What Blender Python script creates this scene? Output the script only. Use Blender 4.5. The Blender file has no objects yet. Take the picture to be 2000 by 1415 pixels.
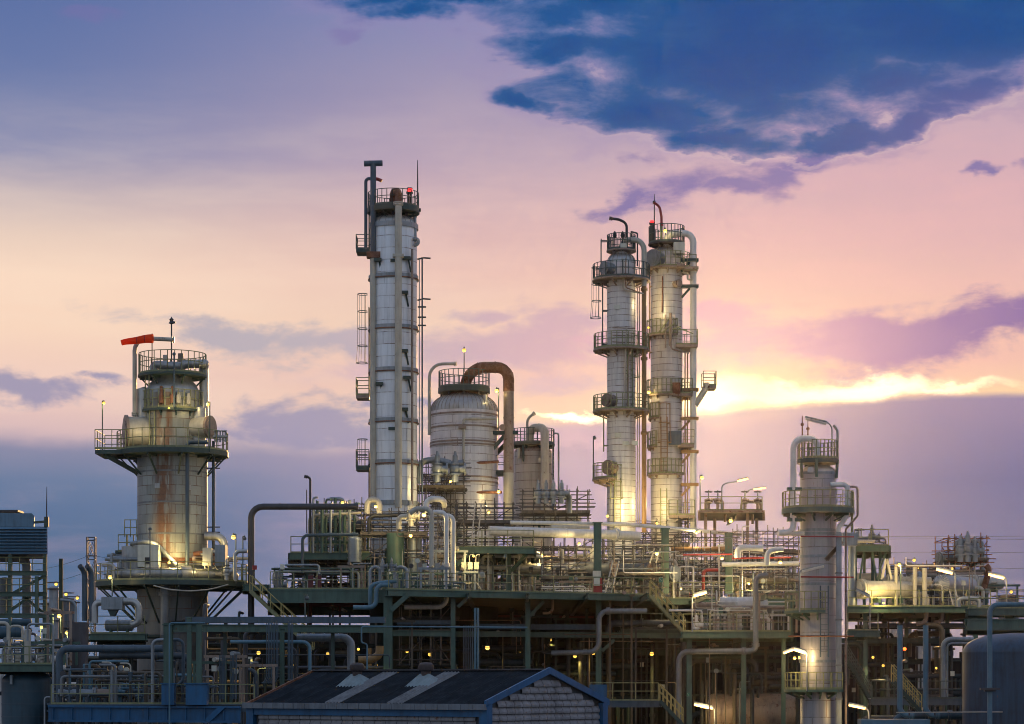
import bpy, math, random
from mathutils import Vector, Matrix
random.seed(7)
R_ = math.radians
scene = bpy.context.scene
COL = scene.collection
F = 4500.0            # focal length in photo pixels (photo is 2000 px wide)
HOR, EYE = 1335.0, 4.0

def P(px, py, Y):
    """photo pixel at a chosen distance -> point in metres"""
    return Vector(((px - 1000.0) * Y / F, Y, EYE + (HOR - py) * Y / F))
def S(Y): return Y / F
def V(*a): return Vector(a)

# ------------------------------------------------------------------ mesh building
class MB:
    def __init__(self): self.v = []; self.f = []
    def add(self, vs, fs):
        o = len(self.v)
        self.v.extend([tuple(p) for p in vs]); self.f.extend([tuple(i + o for i in q) for q in fs])
        return self
    def box(self, c, s, rz=0.0, rx=0.0):
        M = Matrix.Translation(Vector(c)) @ Matrix.Rotation(rz, 4, 'Z') @ Matrix.Rotation(rx, 4, 'X')
        h = [x / 2 for x in s]
        vs = [M @ Vector((sx * h[0], sy * h[1], sz * h[2])) for sx in (-1, 1) for sy in (-1, 1) for sz in (-1, 1)]
        return self.add(vs, [(0, 1, 3, 2), (4, 6, 7, 5), (0, 4, 5, 1), (2, 3, 7, 6), (0, 2, 6, 4), (1, 5, 7, 3)])
    def beam(self, p, q, w, h=None, up=None, kind='box'):
        p, q = Vector(p), Vector(q); h = h or w
        d = (q - p)
        if d.length < 1e-6: return self
        d.normalize()
        u = Vector(up) if up else (Vector((0, 0, 1)) if abs(d.z) < .9 else Vector((0, 1, 0)))
        s = d.cross(u).normalized(); u = s.cross(d).normalized()
        if kind == 'I':
            t = h * .12; tw = w * .14
            pr = [(-w/2, -h/2), (w/2, -h/2), (w/2, -h/2+t), (tw, -h/2+t), (tw, h/2-t), (w/2, h/2-t), (w/2, h/2), (-w/2, h/2), (-w/2, h/2-t), (-tw, h/2-t), (-tw, -h/2+t), (-w/2, -h/2+t)]
        else:
            pr = [(-w/2, -h/2), (w/2, -h/2), (w/2, h/2), (-w/2, h/2)]
        n = len(pr)
        vs = [p + s * a + u * b for a, b in pr] + [q + s * a + u * b for a, b in pr]
        fs = [(i, (i + 1) % n, n + (i + 1) % n, n + i) for i in range(n)]
        if kind == 'I':
            for o, fl in ((0, True), (n, False)):
                for q4 in ((0, 1, 2, 11), (10, 3, 4, 9), (8, 5, 6, 7)):
                    fs.append(tuple(o + i for i in (reversed(q4) if fl else q4)))
        else:
            fs += [tuple(reversed(range(n))), tuple(range(n, 2 * n))]
        return self.add(vs, fs)
    def tube(self, pts, r, n=8, caps=True, radii=None):
        pts = [Vector(p) for p in pts]
        k = len(pts)
        if k < 2: return self
        T = []
        for i in range(k):
            a = pts[max(i - 1, 0)]; b = pts[min(i + 1, k - 1)]
            t = b - a
            T.append(t.normalized() if t.length > 1e-9 else Vector((0, 0, 1)))
        u = T[0].orthogonal().normalized()
        vs = []
        for i in range(k):
            u = (u - T[i] * u.dot(T[i]))
            u = u.normalized() if u.length > 1e-6 else T[i].orthogonal().normalized()
            w = T[i].cross(u)
            rr = radii[i] if radii else r
            for j in range(n):
                a = 2 * math.pi * j / n
                vs.append(pts[i] + (u * math.cos(a) + w * math.sin(a)) * rr)
        fs = [(i*n + j, i*n + (j+1) % n, (i+1)*n + (j+1) % n, (i+1)*n + j) for i in range(k - 1) for j in range(n)]
        if caps: fs += [tuple(reversed(range(n))), tuple(range((k-1)*n, k*n))]
        return self.add(vs, fs)
    def lathe(self, c, prof, n=32, a0=0.0, a1=360.0):
        """profile [(radius, z)] turned about the vertical through c"""
        c = Vector(c); full = abs(a1 - a0) >= 359.9
        m = n if full else n + 1
        vs, fs = [], []
        for r, z in prof:
            for j in range(m):
                a = R_(a0 + (a1 - a0) * j / n)
                vs.append(c + Vector((r * math.sin(a), -r * math.cos(a), z)))
        for i in range(len(prof) - 1):
            for j in range(m if full else m - 1):
                k2 = (j + 1) % m
                fs.append((i*m + j, i*m + k2, (i+1)*m + k2, (i+1)*m + j))
        return self.add(vs, fs)
    def ring(self, c, r0, r1, z0, z1, n=32, a0=0.0, a1=360.0):
        pr = [(r0, z0), (r1, z0), (r1, z1), (r0, z1), (r0, z0)]
        self.lathe(c, pr, n, a0, a1)
        if abs(a1 - a0) < 359.9:
            for a in (a0, a1):
                s, k = math.sin(R_(a)), -math.cos(R_(a)); c2 = Vector(c)
                q = [c2 + Vector((r * s, r * k, z)) for r, z in pr[:4]]
                self.add(q, [(0, 1, 2, 3)])
        return self
    def ball(self, c, r, n=10, sz=1.0):
        m = max(4, n // 2)
        return self.lathe(c, [(r * math.sin(math.pi * i / m), -r * sz * math.cos(math.pi * i / m)) for i in range(m + 1)], n)
    def prism(self, poly, depth_vec):
        poly = [Vector(p) for p in poly]; d = Vector(depth_vec); n = len(poly)
        return self.add(poly + [p + d for p in poly], [tuple(range(n)), tuple(reversed(range(n, 2*n)))] + [(i, n + i, n + (i+1) % n, (i+1) % n) for i in range(n)])

def bend(pts, b):
    """round the corners of a polyline with arcs of radius b"""
    pts = [Vector(p) for p in pts]; out = [pts[0]]
    for i in range(1, len(pts) - 1):
        p, a, c = pts[i], pts[i-1], pts[i+1]
        d1 = (a - p); d2 = (c - p); l1, l2 = d1.length, d2.length
        if l1 < 1e-6 or l2 < 1e-6: continue
        d1 /= l1; d2 /= l2
        ang = d1.angle(d2)
        if ang > 3.1: out.append(p); continue
        t = min(b / math.tan(ang / 2), l1 * .5, l2 * .5); rr = t * math.tan(ang / 2)
        p1 = p + d1 * t; p2 = p + d2 * t
        cen = p + (d1 + d2).normalized() * (rr / math.sin(ang / 2))
        n = max(3, int((math.pi - ang) / .28))
        e1 = p1 - cen; e2 = p2 - cen; om = e1.angle(e2)
        for k in range(n + 1):
            t2 = k / n
            out.append(cen + (e1 * math.sin((1 - t2) * om) + e2 * math.sin(t2 * om)) / math.sin(om))
    out.append(pts[-1])
    return out

def build(name, mb, mat, parent=None, base=None, flat=False):
    """link one mesh object; vertices are given in the scene's metres"""
    if base is None: base = Vector(parent['base']) if parent is not None else Vector((0, 0, 0))
    base = Vector(base)
    me = bpy.data.meshes.new(name)
    me.from_pydata([(x - base.x, y - base.y, z - base.z) for x, y, z in mb.v], [], mb.f)
    me.materials.append(mat)
    if not flat:
        me.polygons.foreach_set('use_smooth', [True] * len(me.polygons))
        me.set_sharp_from_angle(angle=R_(38))
    o = bpy.data.objects.new(name, me); COL.objects.link(o)
    if parent is not None:
        o.parent = parent
        o.location = (base - Vector(parent['base']))
    else:
        o.location = base
    o['base'] = tuple(base)
    return o

def tag(o, label, cat, group=None):
    o['label'] = label; o['category'] = cat
    if group: o['group'] = group
    return o
def thing(name, label, cat, base, group=None):
    o = bpy.data.objects.new(name, None); COL.objects.link(o)
    o.empty_display_size = .3
    o.location = base; o['base'] = tuple(base)
    return tag(o, label, cat, group)
def struct(name, mb, mat, kind='structure', base=(0, 0, 0), flat=True):
    o = build(name, mb, mat, None, base, flat); o['kind'] = kind
    return o
def copy_tree(o, parent=None, shift=Vector((0, 0, 0))):
    c = o.copy(); COL.objects.link(c)
    if parent is not None: c.parent = parent
    else: c.location = Vector(o.location) + shift
    if 'base' in c: c['base'] = tuple(Vector(c['base']) + shift)
    for ch in list(o.children):
        copy_tree(ch, c, shift)
    return c

# ------------------------------------------------------------------ materials
def srgb(r, g, b):
    f = lambda c: (c / 255 / 12.92) if c / 255 <= .04045 else ((c / 255 + .055) / 1.055) ** 2.4
    return (f(r), f(g), f(b), 1.0)

class E:
    """tiny expression helper over shader Math nodes"""
    nt = None
    def __init__(s, x): s.x = x
    @staticmethod
    def op(o, *a, clamp=False):
        n = E.nt.nodes.new('ShaderNodeMath'); n.operation = o; n.use_clamp = clamp
        for i, q in enumerate(a):
            q = q.x if isinstance(q, E) else q
            if isinstance(q, (int, float)): n.inputs[i].default_value = q
            else: E.nt.links.new(q, n.inputs[i])
        return E(n.outputs[0])
    def __add__(s, o): return E.op('ADD', s, o)
    __radd__ = __add__
    def __sub__(s, o): return E.op('SUBTRACT', s, o)
    def __rsub__(s, o): return E.op('SUBTRACT', o, s)
    def __mul__(s, o): return E.op('MULTIPLY', s, o)
    __rmul__ = __mul__
    def __truediv__(s, o): return E.op('DIVIDE', s, o)
    def max(s, o): return E.op('MAXIMUM', s, o)
    def min(s, o): return E.op('MINIMUM', s, o)
    def pow(s, o): return E.op('POWER', s, o)
    def sq(s): return E.op('MULTIPLY', s, s)
    def exp(s): return E.op('EXPONENT', s)
    def smooth(s, a, b, lo=0.0, hi=1.0):
        n = E.nt.nodes.new('ShaderNodeMapRange'); n.interpolation_type = 'SMOOTHSTEP'
        E.nt.links.new(s.x, n.inputs[0])
        for i, q in enumerate((a, b, lo, hi)): n.inputs[1 + i].default_value = q
        return E(n.outputs[0])
def vec(x, y, z=0.0):
    n = E.nt.nodes.new('ShaderNodeCombineXYZ')
    for i, q in enumerate((x, y, z)):
        q = q.x if isinstance(q, E) else q
        if isinstance(q, (int, float)): n.inputs[i].default_value = q
        else: E.nt.links.new(q, n.inputs[i])
    return n.outputs[0]
def noise(v, scale=1.0, detail=5.0, rough=.55, dist=0.0):
    n = E.nt.nodes.new('ShaderNodeTexNoise')
    E.nt.links.new(v, n.inputs['Vector'])
    n.inputs['Scale'].default_value = scale; n.inputs['Detail'].default_value = detail
    n.inputs['Roughness'].default_value = rough; n.inputs['Distortion'].default_value = dist
    return E(n.outputs[0])
def ramp(fac, stops, interp='LINEAR'):
    n = E.nt.nodes.new('ShaderNodeValToRGB'); cr = n.color_ramp; cr.interpolation = interp
    while len(cr.elements) < len(stops): cr.elements.new(.5)
    for e, (p, c) in zip(cr.elements, stops): e.position = p; e.color = c
    E.nt.links.new(fac.x, n.inputs[0])
    return n.outputs[0]
def mix(fac, a, b, mode='MIX'):
    n = E.nt.nodes.new('ShaderNodeMix'); n.data_type = 'RGBA'; n.blend_type = mode
    for sock, q in ((n.inputs[0], fac), (n.inputs[6], a), (n.inputs[7], b)):
        q = q.x if isinstance(q, E) else q
        if isinstance(q, (int, float, tuple)): sock.default_value = q
        else: E.nt.links.new(q, sock)
    return n.outputs[2]
def new_mat(name):
    m = bpy.data.materials.new(name); m.use_nodes = True
    E.nt = m.node_tree
    b = m.node_tree.nodes['Principled BSDF']
    return m, b
def tc(kind='Object'):
    return E.nt.nodes.new('ShaderNodeTexCoord').outputs[kind]
def sep(v):
    n = E.nt.nodes.new('ShaderNodeSeparateXYZ'); E.nt.links.new(v, n.inputs[0])
    return [E(o) for o in n.outputs]
def geo_pos(): return E.nt.nodes.new('ShaderNodeNewGeometry').outputs['Position']
def bump(b, h, strength=.3, dist=.02):
    n = E.nt.nodes.new('ShaderNodeBump'); n.inputs['Strength'].default_value = strength; n.inputs['Distance'].default_value = dist
    E.nt.links.new(h.x, n.inputs['Height']); E.nt.links.new(n.outputs[0], b.inputs['Normal'])
RUST = (.17, .062, .022, 1); RUST2 = (.09, .035, .018, 1)

def paint(name, col, rough=.5, metal=0.0, rust=.25, var=.25, scale=1.0):
    """weathered paint on steel: tone drift, vertical dirt runs, rust patches"""
    m, b = new_mat(name)
    p = geo_pos(); x, y, z = sep(p)
    n1 = noise(p, .9 * scale, 6, .6)
    n2 = noise(vec(x * 5.0, y * 5.0, z * .5), 1.0 * scale, 5, .6)
    n3 = noise(p, 3.2 * scale, 8, .68, .4)
    dk = tuple(c * (1 - var * 1.5) for c in col[:3]) + (1,); lt = tuple(min(1, c * (1 + var)) for c in col[:3]) + (1,)
    c = ramp(n1 * .5 + n2 * .5, [(.32, dk), (.5, col), (.68, lt)])
    if rust > 0:
        rm = (n3 * .7 + n2 * .3).smooth(.66 - rust * .25, .74 - rust * .2)
        rc = ramp(n1, [(.35, RUST2), (.65, RUST)])
        c = mix(rm * min(1.0, .5 + rust), c, rc)
        E.nt.links.new((rm * .25 + rough).x, b.inputs['Roughness'])
    else:
        b.inputs['Roughness'].default_value = rough
    E.nt.links.new(c, b.inputs['Base Color']); b.inputs['Metallic'].default_value = metal
    bump(b, n3, .12, .02)
    return m

def cladding(name, R, col, row=.9, brick=1.3, metal=.35, rough=.45, rust=.3, streak=0.0, rowonly=False):
    """sheet-metal insulation jacket round a vertical axis through the object's origin"""
    m, b = new_mat(name)
    x, y, z = sep(tc('Object'))
    ang = E.op('ARCTAN2', x, 0 - y); u = ang * R
    if rowonly:     # joints of each course fall at random
        wn = E.nt.nodes.new('ShaderNodeTexWhiteNoise'); wn.noise_dimensions = '1D'
        E.nt.links.new(E.op('FLOOR', z / row).x, wn.inputs['W']); uv = vec(u + E(wn.outputs['Value']) * brick, z)
    else: uv = vec(u, z)
    t = E.nt.nodes.new('ShaderNodeTexBrick'); E.nt.links.new(uv, t.inputs['Vector'])
    t.inputs['Scale'].default_value = 1.0; t.inputs['Mortar Size'].default_value = .028; t.inputs['Mortar Smooth'].default_value = .2
    t.inputs['Brick Width'].default_value = brick; t.inputs['Row Height'].default_value = row
    t.offset = 0.5 if not rowonly else 0.0; t.inputs['Bias'].default_value = 0.0
    t.inputs['Color1'].default_value = (1, 1, 1, 1); t.inputs['Color2'].default_value = (0, 0, 0, 1); t.inputs['Mortar'].default_value = (.5, .5, .5, 1)
    sheet = E(E.nt.nodes.new('ShaderNodeRGBToBW').outputs[0]); E.nt.links.new(t.outputs['Color'], sheet.x.node.inputs[0])
    seam = E(t.outputs['Fac'])
    p = tc('Object')
    big = noise(p, .35, 4, .6)
    run = noise(vec(u * 3.2, z * .16), 1.0, 6, .62)
    run2 = noise(vec(u * 7.0, z * .5, 3.0), 1.0, 5, .6)
    fine = noise(p, 6.0, 6, .65)
    tone = sheet * (.1 if rowonly else .3) + big * .4 + run * (.5 if rowonly else .35)
    dk = tuple(q * .62 for q in col[:3]) + (1,); lt = tuple(min(1, q * 1.22) for q in col[:3]) + (1,)
    c = ramp(tone, [(.28, dk), (.5, col), (.72, lt)])
    # grime collects along the seams and runs down from them
    c = mix((run2.smooth(.5, .75) * .45), c, tuple(q * .42 for q in col[:3]) + (1,))
    seamrust = noise(vec(u * 1.2, z * .8, 9.0), 1.0, 4, .6).smooth(.5 - rust * .3, .62)
    c = mix(seam * (seamrust * .55 + .3), c, mix(seamrust, (.1, .09, .085, 1), (.13, .065, .035, 1)))
    rmask = (run * .55 + fine * .2 + big * .25).smooth(.62 - rust * .16, .72 - rust * .12)
    if streak:
        band = (E.op('ABSOLUTE', u + .25)).smooth(.2, 1.0, 1.0, 0.0)
        srun = noise(vec(u * 2.6, z * .22, 5.0), 1.0, 6, .68)
        sheetr = (sheet * .16 + srun * .95)
        rmask = rmask.max(band * sheetr.smooth(.44, .6) * streak)
    rc = ramp(fine, [(.3, RUST2), (.6, RUST), (.8, (.26, .11, .045, 1))])
    c = mix(rmask * .85, c, rc)
    E.nt.links.new(c, b.inputs['Base Color'])
    E.nt.links.new(((1 - rmask) * metal).x, b.inputs['Metallic'])
    E.nt.links.new((rmask * .35 + rough + fine * .12 - .06).x, b.inputs['Roughness'])
    bump(b, (1 - seam) * 1.0 + fine * .25 + big * .5 + sheet * .2, .35, .03)
    return m

def glow(name, col, strength):
    m, b = new_mat(name)
    b.inputs['Base Color'].default_value = col
    b.inputs['Emission Color'].default_value = col; b.inputs['Emission Strength'].default_value = strength
    return m

M = {}
M['green'] = paint('green_steel', (.05, .098, .074, 1), .5, 0, .3, .3)
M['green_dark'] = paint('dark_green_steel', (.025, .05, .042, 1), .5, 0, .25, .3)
M['rail'] = paint('handrail_paint', (.19, .195, .09, 1), .5, 0, .25, .3, 2)
M['railyellow'] = paint('stair_rail_yellow', (.36, .29, .10, 1), .5, 0, .2, .25, 2)
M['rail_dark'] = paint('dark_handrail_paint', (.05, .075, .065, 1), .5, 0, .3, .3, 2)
M['scaf'] = paint('scaffold_tube_steel', (.11, .10, .09, 1), .5, .35, .4, .35, 2)
M['plank'] = paint('scaffold_plank_wood', (.12, .1, .08, 1), .8, 0, .1, .4, 2)
M['galv'] = paint('galvanised_steel', (.22, .245, .26, 1), .42, .4, .2, .3)
M['slate'] = paint('slate_blue_paint', (.05, .08, .105, 1), .5, 0, .2, .3)
M['white'] = paint('white_pipe_paint', (.60, .58, .54, 1), .42, 0, .22, .18)
M['cream'] = paint('cream_pipe_paint', (.40, .37, .30, 1), .45, 0, .25, .22)
M['grey'] = paint('grey_pipe_paint', (.15, .16, .165, 1), .45, .1, .28, .3)
M['dark'] = paint('dark_pipe_paint', (.045, .045, .05, 1), .5, .1, .2, .3)
M['black'] = paint('black_steel', (.02, .021, .024, 1), .55, 0, .1, .3)
M['rust'] = paint('rusted_steel', (.2, .085, .05, 1), .75, 0, .85, .45)
M['tan'] = paint('tan_pipe_paint', (.24, .18, .14, 1), .5, 0, .5, .3)
M['ochre'] = paint('ochre_pipe_paint', (.28, .155, .05, 1), .5, 0, .45, .3)
M['blue'] = paint('blue_paint', (.004, .082, .19, 1), .45, 0, .2, .3)
M['blue_pale'] = paint('pale_blue_paint', (.065, .15, .20, 1), .45, 0, .15, .25)
M['teal'] = paint('teal_paint', (.022, .06, .085, 1), .5, 0, .2, .3)
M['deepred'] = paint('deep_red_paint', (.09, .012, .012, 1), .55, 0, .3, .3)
M['dim'] = paint('shade_dark_steel', (.028, .032, .034, 1), .6, .1, .3, .4)  # the dim steels have undercroft shade worked into their base colours
M['dimgreen'] = paint('shade_dark_green_steel', (.02, .034, .028, 1), .6, 0, .3, .4)
M['dimslate'] = paint('shade_dark_slate_steel', (.03, .045, .058, 1), .55, 0, .3, .4)
M['dimtan'] = paint('shade_dark_tan_steel', (.07, .055, .035, 1), .6, 0, .4, .4)
def cloth(name, col):
    m, b = new_mat(name); nt_ = m.node_tree
    b.inputs['Base Color'].default_value = col; b.inputs['Roughness'].default_value = .85
    tr = nt_.nodes.new('ShaderNodeBsdfTranslucent'); tr.inputs[0].default_value = col
    mx = nt_.nodes.new('ShaderNodeMixShader'); mx.inputs[0].default_value = .7
    nt_.links.new(b.outputs[0], mx.inputs[1]); nt_.links.new(tr.outputs[0], mx.inputs[2]); nt_.links.new(mx.outputs[0], nt_.nodes['Material Output'].inputs[0])
    return m
M['red'] = paint('red_paint', (.30, .025, .02, 1), .45, 0, .2, .25)
M['orange'] = cloth('windsock_fabric', (1.0, .13, .03, 1))
M['cream_box'] = paint('cabinet_paint', (.5, .5, .42, 1), .5, 0, .15, .2)
M['silver'] = paint('silver_sheet', (.36, .36, .34, 1), .38, .55, .25, .25)
M['concrete'] = paint('concrete', (.28, .27, .25, 1), .85, 0, .05, .2)
M['grate'] = paint('deck_grating', (.06, .075, .065, 1), .7, 0, .3, .3)
M['bulb'] = glow('lamp_bulb', (1.0, .62, .13, 1), 2.3)
M['bulb_small'] = glow('small_lamp_bulb', (1.0, .60, .09, 1), 2.0)
M['tube'] = glow('lamp_tube', (1.0, .58, .22, 1), 2.6)
M['beacon'] = glow('red_beacon', (1.0, .03, .03, 1), 3)
# ------------------------------------------------------------------ sky, sun, haze, camera
SUN_AZ, SUN_EL = math.atan((1392 - 1000) / F), math.atan((HOR - 782) / F)
world = bpy.data.worlds.new('World'); scene.world = world; world.use_nodes = True
nt = world.node_tree; E.nt = nt
bg = nt.nodes['Background']
x, y, z = sep(tc('Generated'))
az = E.op('ARCTAN2', x, y)
hd = E.op('SQRT', x.sq() + y.sq()).max(.02)
U = az * 4.5
W = (z / hd) * 4.5                 # 1.0 = 12.5 degrees above the horizon
n1 = noise(vec(U, W * 1.6), 2.6, 5, .55); n2 = noise(vec(U + 7.3, W * 1.6), 2.6, 5, .55)
fn = noise(vec(U * 1.0, W * 2.3, 3.0), 5.0, 8, .6, .3)
fs = noise(vec(U * 1.0, W * 4.5, 8.0), 3.0, 6, .58, .2)
n3 = noise(vec(U + 3.1, W * 1.8), 11.0, 5, .6); n4 = noise(vec(U, W * 1.8, 5.0), 11.0, 5, .6)
Uw = U + (n1 - .5) * .30 + (n3 - .5) * .10; Ww = W + (n2 - .5) * .14 + (n4 - .5) * .055
def col_ramp(stops):
    # stops given as (photo height /1000 above horizon, rgb)
    st = sorted([(v / 1.6, srgb(*c)) for v, c in stops])
    return ramp(W / 1.6, st)
left = col_ramp([(0, (96, 116, 166)), (.2, (94, 110, 160)), (.33, (112, 118, 168)), (.43, (196, 172, 184)), (.55, (236, 200, 190)), (.68, (248, 214, 190)), (.78, (250, 218, 194)), (.86, (232, 206, 190)), (.94, (196, 180, 184)), (1.02, (144, 146, 178)), (1.15, (108, 124, 170)), (1.34, (90, 112, 164)), (1.6, (84, 108, 166))])
mid = col_ramp([(0, (140, 146, 186)), (.3, (150, 146, 186)), (.42, (190, 170, 186)), (.52, (240, 206, 178)), (.6, (226, 188, 180)), (.7, (232, 200, 182)), (.8, (228, 188, 180)), (.9, (212, 176, 180)), (1.02, (186, 164, 182)), (1.15, (164, 152, 180)), (1.34, (132, 138, 182)), (1.6, (100, 118, 172))])
right = col_ramp([(0, (96, 110, 162)), (.25, (110, 112, 164)), (.42, (140, 126, 172)), (.54, (250, 212, 164)), (.62, (236, 188, 172)), (.72, (234, 190, 176)), (.85, (222, 178, 180)), (.98, (212, 172, 182)), (1.1, (196, 168, 184)), (1.34, (150, 140, 184)), (1.6, (80, 104, 168))])
c = mix(U.smooth(-1.0, 0.05), left, mid)
c = mix(U.smooth(0.0, .95), c, right)
c = mix((fs.smooth(.35, .7)) * W.smooth(1.25, .85) * .22, c, mix(U.smooth(-.4, .6), srgb(250, 226, 204), srgb(244, 186, 184)))

def ell(cx, cy, rx, ry, rot=0.0):
    """1 inside an ellipse (photo pixels) falling to 0 at its rim and below beyond it"""
    cu, cv = (cx - 1000) / 1000, (HOR - cy) / 1000
    du, dv = Uw - cu, Ww - cv
    k, s = math.cos(R_(rot)), math.sin(R_(rot))
    a = (du * k + dv * s) * (1000 / rx); b2 = (dv * k - du * s) * (1000 / ry)
    return (1 - E.op('SQRT', a.sq() + b2.sq())) * min(1.3, max(ry / 80, .75))
def union(lst):
    d = ell(*lst[0])
    for q in lst[1:]: d = d.max(ell(*q))
    return d

# low bank of grey-blue cloud along the horizon; its upper edge climbs from left to right
edge = U.smooth(-.35, .15, .476, .514) + U.smooth(.2, .62, 0.0, .034) + U.smooth(.6, .95, 0.0, .014) + (n1 - .5) * U.smooth(-.3, .2, .10, .03) + (fs - .5) * U.smooth(-.3, .2, .05, .03)
lowbank = ((edge - W) * U.smooth(-.1, .35, .35, 1.0)).smooth(-.006, .016)
bank_l = ramp(W / .6, [(0, srgb(70, 112, 152)), (.4, srgb(68, 104, 142)), (.65, srgb(94, 120, 156)), (.95, srgb(172, 156, 180))])
bank_m = ramp(W / .6, [(0, srgb(132, 138, 180)), (.4, srgb(134, 134, 174)), (.7, srgb(166, 152, 180)), (.95, srgb(190, 164, 180))])
bank_r = ramp(W / .6, [(0, srgb(80, 104, 148)), (.35, srgb(80, 98, 144)), (.65, srgb(94, 102, 150)), (.95, srgb(148, 132, 168))])
bank = mix(U.smooth(-.75, 0.0), bank_l, bank_m); bank = mix(U.smooth(.25, .85), bank, bank_r)
c = mix(lowbank * U.smooth(-.9, .35, .9, .97), c, bank)
# soft streaks inside the bank, left
c = mix((fs.smooth(.5, .72) * U.smooth(.0, -.5) * W.smooth(.5, .3) * .16), c, srgb(196, 166, 190))

# middle-height mauve clouds
mid_d = union([(470, 652, 230, 28, -6), (640, 678, 190, 34, -3), (1000, 672, 190, 46, 3), (950, 610, 120, 20, 5), (1110, 640, 110, 40, 0)]) + (fn - .5) * 2.6
c = mix(mid_d.smooth(-.3, .5) * .92, c, mix(U.smooth(-.5, .1), srgb(180, 172, 184), srgb(202, 168, 184)))
right_d = union([(1480, 672, 240, 62, 2), (1600, 690, 220, 44, -3), (1720, 668, 280, 52, 0), (1900, 662, 260, 42, 2), (2080, 655, 260, 48, 0), (1420, 620, 90, 26, 0)]) + (fn - .5) * 2.6
c = mix(right_d.smooth(-.3, .5) * .95, c, mix(U.smooth(.4, 1.0), srgb(222, 172, 188), srgb(140, 112, 166)))
low_l = union([(70, 768, 130, 26, 0), (190, 752, 70, 12, 0), (590, 815, 170, 42, 0), (640, 842, 220, 26, 0), (760, 800, 120, 16, 0)]) + (fn - .5) * 2.6
c = mix(low_l.smooth(-.3, .5) * .9, c, srgb(152, 148, 178))
thin = union([(860, 735, 180, 22, 0), (1100, 745, 120, 18, 0), (1060, 845, 160, 26, 4)]) + (fn - .5) * 2.6
c = mix(thin.smooth(-.3, .6) * .7, c, srgb(206, 174, 192))

# bright slit of open sky round the sun
slit = union([(1420, 781, 130, 30, 0), (1560, 779, 160, 21, 3), (1700, 767, 130, 23, 2), (1830, 769, 110, 11, 0), (1110, 806, 90, 10, -4)]) + (fn - .5) * 1.0
c = mix(slit.smooth(-.3, .5) * (1 - lowbank) * U.smooth(.96, .6, .3, 1.0), c, (2.3, 1.9, 1.15, 1))
halo = union([(1450, 775, 380, 75, 0)]) + (fn - .5) * .2
c = mix(halo.smooth(0, 1.0) * .75 * (1 - lowbank * .75), c, srgb(255, 222, 168))

# the sun itself burning through the gap
sr = ((U - .392).sq() + ((W - .553) * 1.25).sq())
core = ((sr * -420.0).exp() * 1.0 + (sr * -30.0).exp() * .16) * (1 - lowbank * .75)
c = mix(1.0, c, mix(core.min(1.0), (0, 0, 0, 1), (1.0, .74, .34, 1)), 'ADD')
# large dark blue cloud mass, upper right
big = union([(1480, 90, 470, 200, 0), (1250, 195, 260, 78, -8), (1420, 262, 250, 40, -6), (1850, 60, 460, 165, 0), (1720, 170, 330, 80, -6), (1100, 95, 170, 52, 5), (1050, 188, 90, 26, -14), (1160, 20, 420, 60, 0), (800, 30, 90, 32, 0), (870, 5, 210, 28, 0), (1640, 280, 200, 26, 2), (1900, 205, 170, 44, 8), (1790, 268, 120, 24, 14), (760, -20, 60, 10, 0)]) + (fn - .5) * 1.7 + (fs - .5) * .7
bc = ramp(big.smooth(-.3, 1.1), [(0.05, srgb(150, 136, 182)), (.24, srgb(104, 112, 166)), (.42, srgb(58, 98, 156)), (.65, srgb(30, 86, 148)), (1, srgb(18, 76, 142))])
bc = mix(U.smooth(.45, 1.0) * W.smooth(1.24, 1.06) * .75, bc, srgb(116, 108, 162))
c = mix(big.smooth(-.45, .6), c, bc)
sml = union([(1340, 345, 130, 34, 12), (1200, 382, 62, 18, 22), (1420, 360, 100, 22, 0), (1520, 340, 50, 40, 20), (1260, 300, 60, 22, 0), (1880, 366, 24, 9, 15), (1970, 350, 40, 10, 10), (1560, 315, 110, 16, 0), (690, 68, 34, 12, 0), (430, -5, 90, 14, 0), (150, 68, 50, 11, 0)]) + (fn - .5) * 2.6
c = mix(sml.smooth(-.4, .6) * U.smooth(-.5, .1, .4, .9), c, srgb(122, 112, 168))
rim = big.smooth(-.14, .04) * big.smooth(.16, .04)
c = mix(rim * .3 * U.smooth(-.2, .5), c, srgb(240, 206, 196))

# the eastern half behind the camera: pale evening cloud, its brightness set as fill light
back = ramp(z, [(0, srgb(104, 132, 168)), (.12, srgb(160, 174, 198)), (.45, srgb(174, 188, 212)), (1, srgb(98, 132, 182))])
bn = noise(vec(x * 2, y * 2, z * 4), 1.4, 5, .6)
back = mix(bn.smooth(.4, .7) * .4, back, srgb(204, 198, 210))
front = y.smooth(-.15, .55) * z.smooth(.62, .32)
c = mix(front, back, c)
sky = nt.nodes.new('ShaderNodeTexSky'); sky.sky_type = 'NISHITA'; sky.sun_disc = False
sky.sun_elevation = SUN_EL; sky.sun_rotation = SUN_AZ
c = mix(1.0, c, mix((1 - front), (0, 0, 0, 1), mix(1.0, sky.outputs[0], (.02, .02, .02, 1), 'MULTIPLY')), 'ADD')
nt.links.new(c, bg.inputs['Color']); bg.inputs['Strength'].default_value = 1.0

sl = bpy.data.lights.new('sun', 'SUN'); sl.energy = 2.2; sl.angle = R_(.9); sl.color = (1.0, .56, .20)
so = bpy.data.objects.new('sun', sl); COL.objects.link(so)
sd = Vector((math.sin(SUN_AZ) * math.cos(SUN_EL), math.cos(SUN_AZ) * math.cos(SUN_EL), math.sin(SUN_EL)))
so.rotation_euler = sd.to_track_quat('Z', 'Y').to_euler()

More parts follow.
